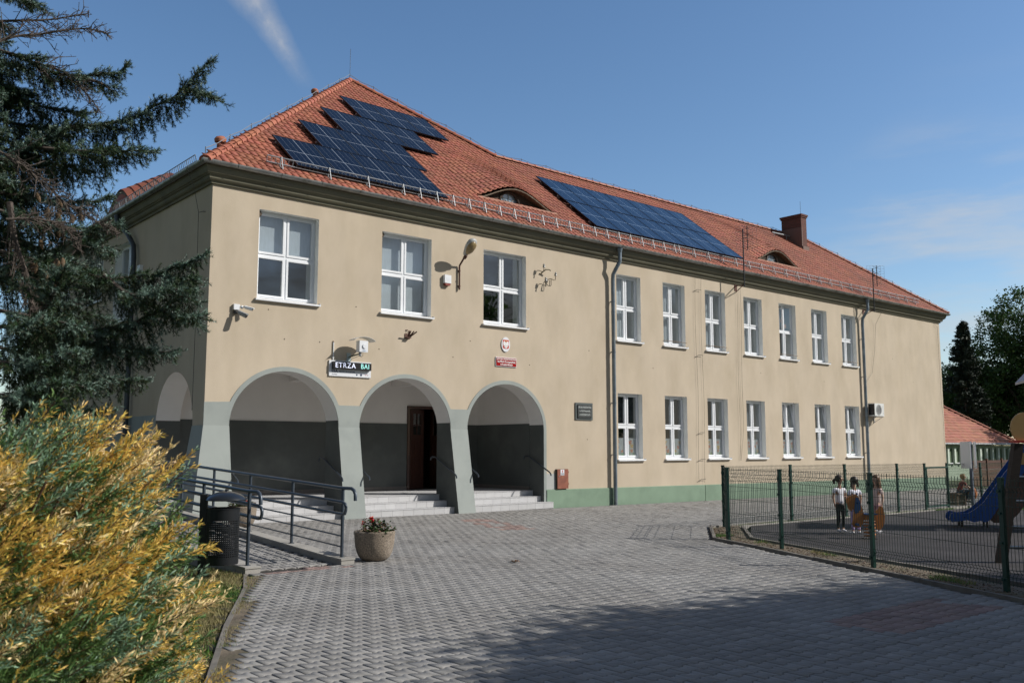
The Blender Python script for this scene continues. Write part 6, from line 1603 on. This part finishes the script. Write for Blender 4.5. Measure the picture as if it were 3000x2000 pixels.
# ---- behind the camera: seen in the panes and as shade on the paving, plus one added to darken it
GRP = 'trees behind the viewer that shade the paving'
lfs = mat('near_tree_leaf', (.05, .085, .02), .6, isl=.5, trans=.3)
tree('broadleaf_tree', 'broadleaved tree right of the viewer, its shade on the foreground paving', 'tree', (5.5, -20.9, 0), [(a, b - .45, c, d) for a, b, c, d in [(5.9, -19.6, 5.0, 1.9), (3.9, -19.4, 4.9, 1.5), (1.9, -18.75, 4.3, .9), (5.0, -20.9, 5.6, 1.6), (2.9, -20.4, 4.6, 1.5), (7.4, -20.2, 4.8, 1.6)]], .11, lfs, .17, GRP, n_cl=230, n_per=30, seed=21, spread=.5)
tree('broadleaf_tree', 'second broadleaved tree right of the viewer, nearer the playground', 'tree', (9.3, -21.5, 0), [(a, b - .45, c, d) for a, b, c, d in [(8.8, -19.8, 5.0, 1.7), (10.4, -20.6, 5.2, 1.6), (7.8, -20.8, 5.7, 1.4), (9.2, -22.0, 4.6, 1.8)]], .11, lfs, .17, GRP, n_cl=230, n_per=30, seed=22, spread=.5)
for k, (x, y, h) in enumerate(((40, -43, 14.5), (50, -47, 13), (62, -46, 12), (31, -52, 9.5))):
    tree('broadleaf_tree', ('tall tree far behind the viewer mirrored in the third window', 'tree far behind the viewer, right of the tall mirrored one', 'rightmost distant tree behind the viewer', 'lower distant tree behind the viewer')[k], 'tree', (x, y, -.4), [(x, y, h - 3, 3.4), (x - 2.6, y + 1, h - 5.5, 2.6), (x + 2.6, y - 1, h - 5.8, 2.8), (x, y, h - 7.5, 3)], .30, lfm, .3, 'distant trees behind the viewer', n_cl=9, n_per=26, seed=30 + k)

tree('broadleaf_tree', 'large unseen tree added behind the viewer to darken the foreground shade', 'tree', (3.5, -25.5, 0), [(2, -25.0, 5.4, 2.4), (5.5, -24.8, 5.8, 2.6), (-2, -26.5, 5.4, 2.4), (9, -25.5, 6, 2.8), (3, -28.5, 7, 3.0)], .2, lfs, .3, GRP, n_cl=60, n_per=26, seed=25, spread=.5)  # unseen canopy added to block sky light over the foreground
for k, (x, y, h) in enumerate(((-9, 24, 9.5), (-2, 34, 11), (-15, 16, 8.5), (-22, 27, 10))):
    tree('broadleaf_tree', ('nearest broadleaved tree behind the left side of the school', 'tallest broadleaved tree far behind the school on the left', 'low broadleaved tree hidden behind the spruce', 'farthest left tree behind the spruce')[k], 'tree', (x, y, 0), [(x, y, h - 2.6, 2.7), (x - 2, y + 1, h - 4.6, 2.2), (x + 2.2, y - 1, h - 5, 2.4), (x, y - 1, h - 6, 2.4)], .22, lfm, .25, 'trees behind the school on the left', n_cl=22, n_per=26, seed=50 + k)
# ---- spruce at the left
sprb = mat('spruce_bark', (.10, .08, .068), .95, var=.3, vscale=20, bump=.6, bscale=40)
needle_d = mat('spruce_needle_green', (.028, .062, .020), .55, isl=.5, spec=.5); needle_s = mat('spruce_needle_blue', (.13, .21, .165), .5, isl=.35, spec=.6)
spruce = thing('blue_spruce', 'blue spruce with drooping branches and bare twigs filling the upper left', 'tree', (-6.75, -11.4, .08))
TR = Vector((-6.75, -11.4, 0))
twigs = []      # (p0, p1, silver)
wb_ = MB()
r5 = random.Random(55)
def catmull(pts, n):
    P = [Vector(p) for p in pts]; P = [P[0] * 2 - P[1]] + P + [P[-1] * 2 - P[-2]]; out = []
    for i in range(1, len(P) - 2):
        for k in range(n):
            t = k / n; a, b_, c, d = P[i - 1:i + 3]
            out.append(.5 * ((2 * b_) + (c - a) * t + (2 * a - 5 * b_ + 4 * c - d) * t * t + (3 * b_ - a - 3 * c + d) * t ** 3))
    out.append(P[-2]); return out
def add_twig(p, d, ln, silver, depth=0):
    """a needle-bearing shoot with side shoots"""
    q = p + d * ln; twigs.append((p, q, silver))
    if depth < 1 and ln > .09:
        n = int(ln / .032)
        for i in range(1, n):
            t = i / n
            sd = d.cross(Vector((r5.gauss(0, 1), r5.gauss(0, 1), r5.gauss(0, 1)))).normalized()
            add_twig(p + d * ln * t, (d * .75 + sd * .65).normalized(), (.035 + .07 * (1 - t)) * r5.uniform(.6, 1.2), silver, depth + 1)
def branch(pts, hang, thick=.014):
    path = catmull(pts, 8); n = len(path)
    wb_.tube(path, [max(.004, thick * (1 - .75 * i / n)) for i in range(n)], 6)
    ax_ = (path[-1] - path[0]); ax_.z = 0; ax_.normalize(); side = ax_.cross(Vector((0, 0, 1)))
    tot = sum((path[i + 1] - path[i]).length for i in range(n - 1)); acc = 0; nxt = .12
    for i in range(n - 1):
        seg = path[i + 1] - path[i]; acc += seg.length; t = acc / tot; d = seg.normalized()
        while nxt < acc:
            nxt += .017 if t < .85 else .014
            p = path[i + 1] - d * (acc - nxt) * .5 + Vector((0, 0, -.004))
            g = side * r5.choice((-1, 1))
            taper = (1 - t) ** .55 if t > .5 else 1.
            # drooping curtain shoots below
            if hang > .05:
                dn = (Vector((0, 0, -1)) * 1.0 + g * r5.uniform(-.28, .35) + d * r5.uniform(.0, .45)).normalized()
                ln = max(.07, hang * r5.uniform(.45, 1.0) * (taper + .10)); add_twig(p, dn, ln, r5.random() < .16)
            # flat side shoots
            sd2 = (g * r5.uniform(.5, 1) + d * .8 + Vector((0, 0, r5.uniform(-.35, .15)))).normalized()
            add_twig(p, sd2, max(.05, (.13 + .10 * r5.random()) * (taper + .25)), r5.random() < .55)
            if r5.random() < (.25 + .45 * t): add_twig(p, (d + g * .55 + Vector((0, 0, r5.uniform(.2, .7)))).normalized(), r5.uniform(.04, .09), r5.random() < .75)
    add_twig(path[-1] - (path[-1] - path[-2]), (path[-1] - path[-2]).normalized(), .07, True)
SPB=[
( 0.5 , [[-6.32, -11.53, 3.44], [-5.98, -11.64, 3.7], [-5.76, -11.73, 3.87], [-5.61, -11.81, 3.9], [-5.41, -11.91, 3.97], [-5.3, -11.98, 4.06], [-5.21, -12.05, 4.11], [-5.14, -12.12, 4.19], [-5.06, -12.19, 4.31], [-4.99, -12.26, 4.4]] ),
( 0.12 , [[-5.04, -11.87, 4.29], [-5.01, -12.07, 4.22], [-4.97, -12.27, 4.13]] ),
( 0.4 , [[-5.99, -11.7, 3.68], [-5.77, -11.87, 3.66], [-5.55, -12.05, 3.66], [-5.35, -12.23, 3.66]] ),
( 0.3 , [[-6.37, -11.78, 4.28], [-6.13, -11.81, 4.25], [-5.96, -11.82, 4.2], [-5.77, -11.85, 4.2], [-5.62, -11.87, 4.26], [-5.53, -11.88, 4.28], [-5.47, -11.88, 4.35]] ),
( 0.12 , [[-5.79, -11.9, 4.18], [-5.65, -11.89, 4.18], [-5.54, -11.86, 4.15]] ),
( 0.45 , [[-6.33, -11.59, 4.12], [-6.07, -11.6, 4.03], [-5.86, -11.61, 4.01], [-5.65, -11.62, 4.03]] ),
( 0.35 , [[-6.3, -11.69, 3.31], [-6.06, -11.71, 3.33], [-5.87, -11.73, 3.31], [-5.66, -11.75, 3.34], [-5.5, -11.77, 3.39]] ),
( 0.35 , [[-6.32, -11.84, 3.19], [-6.06, -11.97, 3.11], [-5.89, -12.1, 3.06], [-5.73, -12.24, 3.05], [-5.61, -12.36, 3.08]] ),
( 0.25 , [[-5.85, -11.93, 3.1], [-5.73, -12.15, 2.99], [-5.63, -12.35, 2.88]] ),
( 0.42 , [[-6.34, -12.04, 2.88], [-6.05, -12.14, 2.81], [-5.79, -12.26, 2.74], [-5.63, -12.36, 2.71], [-5.41, -12.48, 2.75], [-5.29, -12.57, 2.8], [-5.23, -12.65, 2.83], [-5.17, -12.73, 2.87]] ),
( 0.15 , [[-5.34, -12.29, 2.79], [-5.28, -12.5, 2.72], [-5.22, -12.71, 2.71]] ),
( 0.25 , [[-5.7, -12.39, 2.73], [-5.57, -12.55, 2.59], [-5.42, -12.72, 2.61], [-5.3, -12.89, 2.6]] ),
( 0.55 , [[-6.33, -12.14, 2.48], [-6.05, -12.25, 2.43], [-5.76, -12.37, 2.37], [-5.6, -12.47, 2.39], [-5.47, -12.56, 2.45], [-5.37, -12.65, 2.53], [-5.31, -12.73, 2.58], [-5.24, -12.81, 2.54]] ),
( 0.12 , [[-5.29, -12.42, 2.57], [-5.26, -12.61, 2.47], [-5.23, -12.81, 2.46]] ),
( 0.35 , [[-5.99, -12.0, 2.46], [-5.74, -12.18, 2.3], [-5.46, -12.39, 2.26], [-5.29, -12.58, 2.23]] ),
( 0.35 , [[-6.4, -12.53, 2.3], [-6.22, -12.69, 2.32], [-6.09, -12.84, 2.34], [-5.95, -12.99, 2.3]] ),
( 0.1 , [[-6.13, -12.59, 2.36], [-6.07, -12.78, 2.51], [-6.07, -12.96, 2.63]] ),
( 0.35 , [[-6.4, -12.63, 2.1], [-6.19, -12.79, 2.1], [-6.06, -12.95, 2.14], [-5.99, -13.08, 2.15]] ),
( 0.3 , [[-6.41, -12.73, 1.9], [-6.24, -12.89, 1.92], [-6.11, -13.04, 1.97], [-6.0, -13.19, 1.95]] ),
( 0.5 , [[-6.22, -11.4, 2.81], [-5.92, -11.43, 2.72], [-5.65, -11.45, 2.62], [-5.35, -11.5, 2.55]] ),
( 0.5 , [[-6.19, -11.41, 2.34], [-5.9, -11.44, 2.26], [-5.63, -11.48, 2.18], [-5.34, -11.53, 2.12], [-5.12, -11.57, 2.12]] ),
( 0.5 , [[-6.29, -11.49, 3.74], [-6.03, -11.5, 3.67], [-5.81, -11.52, 3.64], [-5.59, -11.54, 3.63]] ),
( 0.5 , [[-6.3, -11.49, 3.91], [-6.09, -11.49, 3.89], [-5.91, -11.49, 3.88], [-5.73, -11.5, 3.87]] ),
( 0.12 , [[-6.39, -11.72, 4.75], [-6.25, -11.86, 4.67], [-6.17, -12.0, 4.57], [-6.14, -12.12, 4.52]] ),
( 0.5 , [[-6.21, -11.2, 3.24], [-5.94, -11.22, 3.12], [-5.62, -11.25, 3.01], [-5.38, -11.28, 2.93]] ),
( 0.4 , [[-6.13, -11.21, 2.0], [-5.83, -11.24, 1.94], [-5.56, -11.27, 1.89], [-5.27, -11.32, 1.9]] ),
]

for hang, pts in SPB: branch(pts, hang * .82)
for k in range(60):
    z = 1.8 + k * .055; a = r5.uniform(-1.2, -.2); ln = r5.uniform(.35, .75)
    p0 = TR + Vector((0, 0, z)); dr = Vector((math.cos(a), math.sin(a), 0))
    branch([p0, p0 + dr * ln * .5 + Vector((0, 0, .0)), p0 + dr * ln + Vector((0, 0, -.05))], .30)
for k in range(80):
    z = 1.3 + k * .05; a = r5.uniform(2.4, 4.6); ln = r5.uniform(.4, .9)
    p0 = TR + Vector((0, 0, z)); dr = Vector((math.cos(a), math.sin(a), 0))
    branch([p0, p0 + dr * ln * .5 + Vector((0, 0, .0)), p0 + dr * ln + Vector((0, 0, -.05))], .30)
for k in range(70):
    z = 2.5 + k * .027; a = r5.uniform(-1.7, .5); ln = r5.uniform(.35, .85)
    p0 = TR + Vector((0, 0, z)); dr = Vector((math.cos(a), math.sin(a), 0))
    branch([p0, p0 + dr * ln * .5 + Vector((0, 0, .0)), p0 + dr * ln + Vector((0, 0, -.06))], .32)
# inner and outer boughs that close the left side of the crown
for k in range(95):
    z = .7 + k * .042; a = r5.uniform(-1.9, 1.5); ln = r5.uniform(.5, .95) * (1.05 - z * .09)
    p0 = TR + Vector((0, 0, z)); dr = Vector((math.cos(a), math.sin(a), 0))
    if dr.x * .76 - dr.y * .65 > .1 and z < 5: ln *= .75
    branch([p0, p0 + dr * ln * .4 + Vector((0, 0, -.03)), p0 + dr * ln * .8 + Vector((0, 0, -.10)), p0 + dr * ln + Vector((0, 0, -.04))], .34)
for k in range(26):
    z = 4.7 + k * .19; a = r5.uniform(0, 6.28); ln = .95 * (1 - (z - 4.7) / 5.6); p0 = TR + Vector((0, 0, z)); dr = Vector((math.cos(a), math.sin(a), 0))
    if dr.x > .2 and z < 5.2: continue
    branch([p0, p0 + dr * ln * .5 + Vector((0, 0, -.05)), p0 + dr * ln + Vector((0, 0, .02))], .2)
wb_.tube([TR + Vector((0, 0, -.1)), TR + Vector((0, 0, 2)), TR + Vector((0, 0, 5)), TR + Vector((0, 0, 9.8))], [.17, .14, .09, .01], 12)
# bare, dead branches with fine twigs
SPD=[
[[-6.38, -12.08, 4.16], [-6.24, -12.1, 4.26], [-6.09, -12.14, 4.31], [-5.93, -12.17, 4.38], [-5.81, -12.2, 4.41], [-5.7, -12.23, 4.4]] ,
[[-6.36, -11.98, 4.37], [-6.19, -12.01, 4.42], [-6.01, -12.05, 4.47], [-5.8, -12.1, 4.56]] ,
[[-6.24, -12.31, 3.12], [-6.2, -12.32, 2.89], [-6.13, -12.33, 2.69], [-6.1, -12.34, 2.54], [-6.05, -12.35, 2.43]] ,
[[-6.35, -12.29, 3.45], [-6.2, -12.32, 3.37], [-6.06, -12.35, 3.26], [-5.92, -12.38, 3.14], [-5.79, -12.42, 3.07], [-5.65, -12.45, 3.0]] ,
[[-6.13, -11.82, 4.24], [-5.99, -11.85, 4.22], [-5.87, -11.88, 4.19], [-5.74, -11.91, 4.08], [-5.65, -11.93, 3.97]] ,
[[-6.27, -12.4, 2.99], [-6.13, -12.43, 3.01], [-5.98, -12.47, 2.99], [-5.88, -12.49, 2.87]] ,
]

for k, pts in enumerate(SPD):
    path = catmull(pts, 6); n = len(path); th = .020 if k == 2 else (.010 if k in (0,1) else .008)
    wb_.tube(path, [th * (1 - .7 * i / n) for i in range(n)], 6)
    for i in range(2, n):
        for j in range(2 if k < 2 else 3):
            d = (path[i] - path[i - 1]).normalized(); g = Vector((r5.gauss(0, 1), r5.gauss(0, 1), r5.gauss(-.1, .9))).normalized(); dd = (d * .9 + g * .8).normalized(); ln = r5.uniform(.08, .26) * (1.15 - i / n)
            if k == 2: dd = (dd + Vector((0, 0, -.8))).normalized()
            q1 = path[i] + dd * ln * .5; q2 = q1 + (dd + Vector((0, 0, r5.uniform(-.5, .25)))).normalized() * ln * .5
            wb_.tube([path[i], q1, q2], [.0035, .0028, .0018], 4, False)
            for h in range(3): e = q1.lerp(q2, r5.random()); wb_.tube([e, e + Vector((r5.gauss(0, 1), r5.gauss(0, 1), r5.gauss(0, 1))).normalized() * r5.uniform(.03, .07)], .0018, 4, False)
wb_.build('trunk', sprb, spruce, smooth=True, recalc=False)
# cones
coneM = mat('spruce_cone', (.13, .075, .045), .85, isl=.3, bump=.8, bscale=150)
for (x, y, z, n) in ((-5.95, -12.2, 3.05, 9), (-6.02, -12.35, 2.75, 8), (-5.85, -12.1, 3.12, 7), (-6.05, -12.1, 2.45, 5)):
    for k in range(n):
        c = Vector((x, y, z)) + Vector((r5.gauss(0, .06), r5.gauss(0, .06), r5.gauss(0, .07))); dn = Vector((r5.gauss(0, .3), r5.gauss(0, .3), -1)).normalized()
        b = MB(); b.tube([c, c + dn * .012, c + dn * .035, c + dn * .055, c + dn * .066], [.004, .013, .015, .010, .003], 8); b.build('cone', coneM, spruce, smooth=True)
# needles
rg = np.random.default_rng(77)
P0 = np.array([t[0][:] for t in twigs]); P1 = np.array([t[1][:] for t in twigs]); SV = np.array([t[2] for t in twigs])
ln = np.linalg.norm(P1 - P0, axis=1); cnt = np.maximum(8, (ln * 430).astype(int))
idx = np.repeat(np.arange(len(twigs)), cnt); t_ = rg.uniform(0, 1, len(idx))
D = (P1 - P0) / ln[:, None]; A = np.cross(D, np.array([.3, .5, .81])); A /= np.linalg.norm(A, axis=1)[:, None]; B_ = np.cross(D, A)
th = rg.uniform(0, 2 * np.pi, len(idx)); rad = A[idx] * np.cos(th)[:, None] + B_[idx] * np.sin(th)[:, None]
root = P0[idx] + (P1 - P0)[idx] * t_[:, None]; nd = D[idx] * .75 + rad; nd[:, 2] += .15; nd /= np.linalg.norm(nd, axis=1)[:, None]
nl = rg.uniform(.017, .027, len(idx))[:, None]; sdv = np.cross(nd, rad + rg.normal(0, .4, rad.shape)); sdv /= np.linalg.norm(sdv, axis=1)[:, None]
w_ = .0019
V = np.stack([root - sdv * w_, root + sdv * w_, root + nd * nl], 1).reshape(-1, 3); F = np.arange(len(V)).reshape(-1, 3)
fast('needles', V, F, [needle_d, needle_s], spruce, mi=SV[idx].astype(int))
b = MB()
for p, q, s in twigs: b.tube([p, q], [.0022, .0012], 3, False)
b.build('shoots', mat('spruce_shoot', (.055, .045, .022), .9), spruce, recalc=False)
print('needles', len(F))

# ---- golden juniper in the foreground
junw = mat('juniper_wood', (.10, .055, .035), .9); jg = mat('juniper_gold', (.84, .59, .14), .6, isl=.3, trans=.35); jn = mat('juniper_green', (.12, .215, .065), .6, isl=.35, trans=.15); jb = mat('juniper_blue_green', (.19, .31, .20), .6, isl=.3, trans=.1); jt = mat('juniper_straw', (.84, .66, .34), .7, isl=.25, trans=.15)
jun = thing('golden_juniper', 'large feathery golden and green juniper bush in the lower left foreground', 'bush', (-6.7, -14.3, .09))
r6 = random.Random(6); rg = np.random.default_rng(66)
LV, LM, LD = [], [], []
jw = MB()
def spray(p, d, ln, kind):
    """flat plume: a curved axis with alternating scale-leaved side shoots"""
    d = d.normalized(); sd = d.cross(Vector((r6.gauss(0, .5), r6.gauss(0, .5), 1))).normalized(); up = sd.cross(d)
    n = int(ln / .021); pts = []
    droop = r6.uniform(.0, .5)
    c = p.copy(); dd = d.copy()
    for i in range(n):
        t = i / n; dd = (dd + Vector((0, 0, -.02 * droop)) + up * .006).normalized(); c = c + dd * .021; pts.append(c.copy())
        m = kind
        rr = r6.random()
        if t < .30: m = 1 if rr < .75 else kind
        elif t > .75 and kind != 0 and rr < .2: m = 0
        elif rr < .12: m = r6.choice((0, 1, 2))
        sl = (.055 + .055 * math.sin(min(1, t * 1.35) * 2.6)) * r6.uniform(.7, 1.2) * (1.05 - .55 * t)
        for q in (-1, 1):
            sdir = (dd * .95 + sd * q * .62 + up * r6.gauss(0, .22)).normalized()
            k = max(3, int(sl / .0085))
            for j in range(k):
                LV.append(tuple(c + sdir * (j + .3) * .0085)); dj = (sdir + Vector((r6.gauss(0, .35), r6.gauss(0, .35), r6.gauss(0, .35)))).normalized(); LD.append(tuple(dj)); LM.append(m)
        LV.append(tuple(c)); LD.append(tuple(dd)); LM.append(m)
    jw.tube([p] + pts[::3] + [pts[-1]], [.0022] * (len(pts[::3]) + 1) + [.0008], 4, False)
JB = Vector((-6.91, -14.27, .05))
# frame of the bush: right (towards the paving) and up
ux = Vector((.93, -.36, 0)); uy = Vector((.36, .93, 0))
for k in range(3000):
    # points on and inside a leaning mound
    a = r6.uniform(0, 2 * math.pi); el = r6.uniform(-.15, 1.45); rr = r6.uniform(.55, 1.0) ** .6
    X = math.cos(a) * max(0., math.cos(el)) ** .35 * .90 * rr; Y = math.sin(a) * math.cos(el) * 1.15 * rr; Z = math.sin(el) * 1.27 * rr
    if Y > .75: continue
    if k > 2300 and (el > .5 or Y > 0): continue
    p = JB + ux * (X + .05) + uy * Y + Vector((0, 0, .28 + Z))
    outd = (ux * X + uy * Y + Vector((0, 0, Z * .6))).normalized()
    d = outd * .55 + ux * .62 + Vector((0, 0, .42)) + Vector((r6.gauss(0, .22), r6.gauss(0, .22), r6.gauss(0, .18)))
    zn = noise.noise(p * 2.3)
    kind = 0 if zn > .02 else (1 if zn < -.16 else 2)
    if kind == 0 and r6.random() < .4: kind = 3
    if rr < .8 and r6.random() < .5: kind = 1
    spray(p, d, r6.uniform(.16, .34), kind)
for k in range(26):
    a = r6.uniform(-1.2, 1.6); tip = JB + ux * math.cos(a) * .8 + uy * math.sin(a) * .8 + Vector((0, 0, r6.uniform(.5, 1.5))); jw.tube([JB, JB.lerp(tip, .4) + Vector((0, 0, .15)), tip], [.018, .010, .004], 6)
jw.build('branches', junw, jun, recalc=False)
LV = np.array(LV); LD = np.array(LD); LM = np.array(LM); n = len(LV)
s_ = np.cross(LD, rg.normal(0, 1, (n, 3))); s_ /= np.linalg.norm(s_, axis=1)[:, None]; l_ = rg.uniform(.018, .034, n)[:, None]; w_ = .0029
V = np.stack([LV, LV + LD * l_ * .5 + s_ * w_, LV + LD * l_, LV + LD * l_ * .5 - s_ * w_], 1).reshape(-1, 3)
fast('foliage', V, np.arange(n * 4).reshape(-1, 4), [jg, jn, jb, jt], jun, mi=LM); print('juniper', n)
# dark evergreen shrubs between spruce and building
for k, (x, y, h, rr) in enumerate(((-5.6, -6.2, 1.6, 1.3), (-5.0, -3.0, 2.0, 1.5), (-6.6, -8.6, 1.5, 1.2), (-4.2, 1.5, 2.2, 1.4))):
    tree('dark_shrub', ('dark evergreen shrub behind the juniper, nearest the ramp', 'rounded dark shrub farther back by the building side', 'dark shrub under the spruce', 'tall dark shrub beside the shaded side wall')[k], 'bush', (x, y, .05), [(x, y, h * .55, rr * .75), (x + .4, y - .3, h * .35, rr * .6), (x - .5, y + .2, h * .4, rr * .6)], .055, mat('dark_shrub_leaf', (.016, .035, .016), .55, isl=.5), .05, 'dark evergreen shrubs', n_cl=190, n_per=24, seed=80 + k)
# ---- grass blades on the lawn strip and tufts along kerbs
gm = mat('grass_blade', (.085, .19, .030), .6, isl=.5, trans=.3); gd = mat('dry_grass_blade', (.26, .23, .10), .8, isl=.4, trans=.2)
def blades(pts, hgt, name, kind, dry=.15, w=.0035):
    P = np.array(pts); n = len(P); a = rg.uniform(0, 2 * np.pi, n); h = hgt * rg.uniform(.5, 1.35, n); le = rg.normal(0, .45, (n, 2)) * h[:, None]
    z = np.array([gz(x) for x in P[:, 0]]) + (P[:, 2] if P.shape[1] > 2 else 0)
    sx, sy = np.cos(a) * w, np.sin(a) * w
    b0 = np.stack([P[:, 0] - sx, P[:, 1] - sy, z], 1); b1 = np.stack([P[:, 0] + sx, P[:, 1] + sy, z], 1)
    m0 = np.stack([P[:, 0] - sx * .8 + le[:, 0] * .4, P[:, 1] - sy * .8 + le[:, 1] * .4, z + h * .6], 1); m1 = np.stack([P[:, 0] + sx * .8 + le[:, 0] * .4, P[:, 1] + sy * .8 + le[:, 1] * .4, z + h * .6], 1)
    tp = np.stack([P[:, 0] + le[:, 0], P[:, 1] + le[:, 1], z + h], 1)
    V = np.stack([b0, b1, m1, m0, tp], 1).reshape(-1, 3); k = np.arange(n)[:, None] * 5
    dryv = np.array([noise.noise(Vector((x * .9, y * .9, 3))) for x, y in P[:, :2]]); mi = ((dryv + rg.uniform(-.25, .25, n)) > (.35 - dry * (1 + 1.0 * (P[:, 1] < -9.4) - .8 * (P[:, 1] > -9.0)))).astype(int)
    o = fast(name, V, [k + np.array([[0, 1, 2, 3]]), k + np.array([[3, 2, 4]])], [gm, gd], None, mi=np.concatenate([mi, mi])); return tag(o, kind='stuff')
pts = []
for k in range(150000):
    x, y = rg.uniform(-7.2, -2.3), rg.uniform(-14.5, -6.6)
    if x < kx(y, KERB_L) - .04 and not (y > -7.56 and x > -2.46): pts.append((x, y, -.05))
tag(blades(pts, .055, 'lawn_grass', 'stuff', .28), 'short green and dry grass between the juniper and the paving kerb', 'grass', kind='stuff')
pts = []
for k in range(2500):
    t = rg.uniform(-15, -7.6)
    if noise.noise(Vector((0, t * 1.4, 1))) > -.05: pts.append((kx(t, KERB_L) + abs(rg.normal(0, .10)), t, -.006))
tag(blades(pts, .022, 'kerb_weeds', 'stuff', .35, .002), 'thin weeds creeping from the lawn over the paving edge', 'weeds', kind='stuff')
# dirt, stones and weeds of the strip under the fence
pts = []; b = MB(); r7 = random.Random(9)
for k in range(16000):
    y = r7.uniform(-17, -6.7); x = kx(y, KERB_P) + r7.uniform(.05, .75)
    if y > -8.4: x = kx(y, KERB_P) + r7.uniform(.05, .6)
    if noise.noise(Vector((x * 1.7, y * 1.7, 5))) > .26: pts.append((x, y, -.02))
for k in range(3000):
    pts.append((r7.uniform(9, 19), -6.76 + r7.gauss(0, .05), -.03))
for k in range(9000): pts.append((r7.uniform(19.4, 30), r7.uniform(-8.0, -6.7), -.05))
tag(blades(pts, .05, 'fence_weeds', 'stuff', .2, .003), 'patchy weeds and grass in the dirt strip under the mesh fence', 'weeds', kind='stuff')
for k in range(9000):
    y = r7.uniform(-17, -6.75); x = kx(y, KERB_P) + r7.uniform(.04, .78); s = r7.uniform(.006, .024) * (1.3 if r7.random() < .1 else 1)
    c = Vector((x, y, gz(x) - .020)); pp = [c + Vector((r7.uniform(-1, 1) * s, r7.uniform(-1, 1) * s, r7.uniform(-.2, 1) * s * .8)) for _ in range(4)]
    b.quad(pp[0], pp[1], pp[2]); b.quad(pp[0], pp[2], pp[3]); b.quad(pp[0], pp[3], pp[1]); b.quad(pp[1], pp[3], pp[2])
tag(b.build('dirt_clods', mat('dirt_clod', (.17, .125, .085), .95, isl=.5), None, recalc=False), 'loose dirt, bark bits and dead leaves under the mesh fence', 'dirt', kind='stuff')
# litter on the paving
b = MB()
for k in range(900):
    x = r7.uniform(-5, 6); y = r7.uniform(-16, -1)
    if x < kx(y, KERB_L) + .1 or in_play(x, y, .1) or (y > -7.5 and x < -.7): continue
    s = r7.uniform(.002, .007) if r7.random() < .95 else .014; c = Vector((x, y, gz(x) + .004)); a = r7.uniform(0, 6.28)
    b.quad(*[c + Vector((math.cos(a + q) * s, math.sin(a + q) * s * .6, .003 * math.sin(q * 2))) for q in (0, 1.5, 3.1, 4.6)])
tag(b.build('paving_grit', mat('pale_grit', (.42, .38, .32), .9, isl=.5), None, recalc=False), 'small pale stone chips and leaf bits scattered on the paving', 'grit', kind='stuff')
lf0 = thing('dead_leaf', 'curled brown dead leaf lying alone on the paving right of centre', 'leaf', (.93, -8.75, gz(1)))
b = MB()
for k in range(5): a = k * 1.25; b.quad((.93, -8.75, .05), (.93 + .06 * math.cos(a), -8.75 + .05 * math.sin(a), .07), (.93 + .09 * math.cos(a + .4), -8.75 + .07 * math.sin(a + .4), .05 + .03 * (k % 2)), (.93 + .05 * math.cos(a + .8), -8.75 + .05 * math.sin(a + .8), .085))
b.build('leaf_blade', mat('dead_leaf_brown', (.13, .07, .035), .8), lf0, recalc=False)
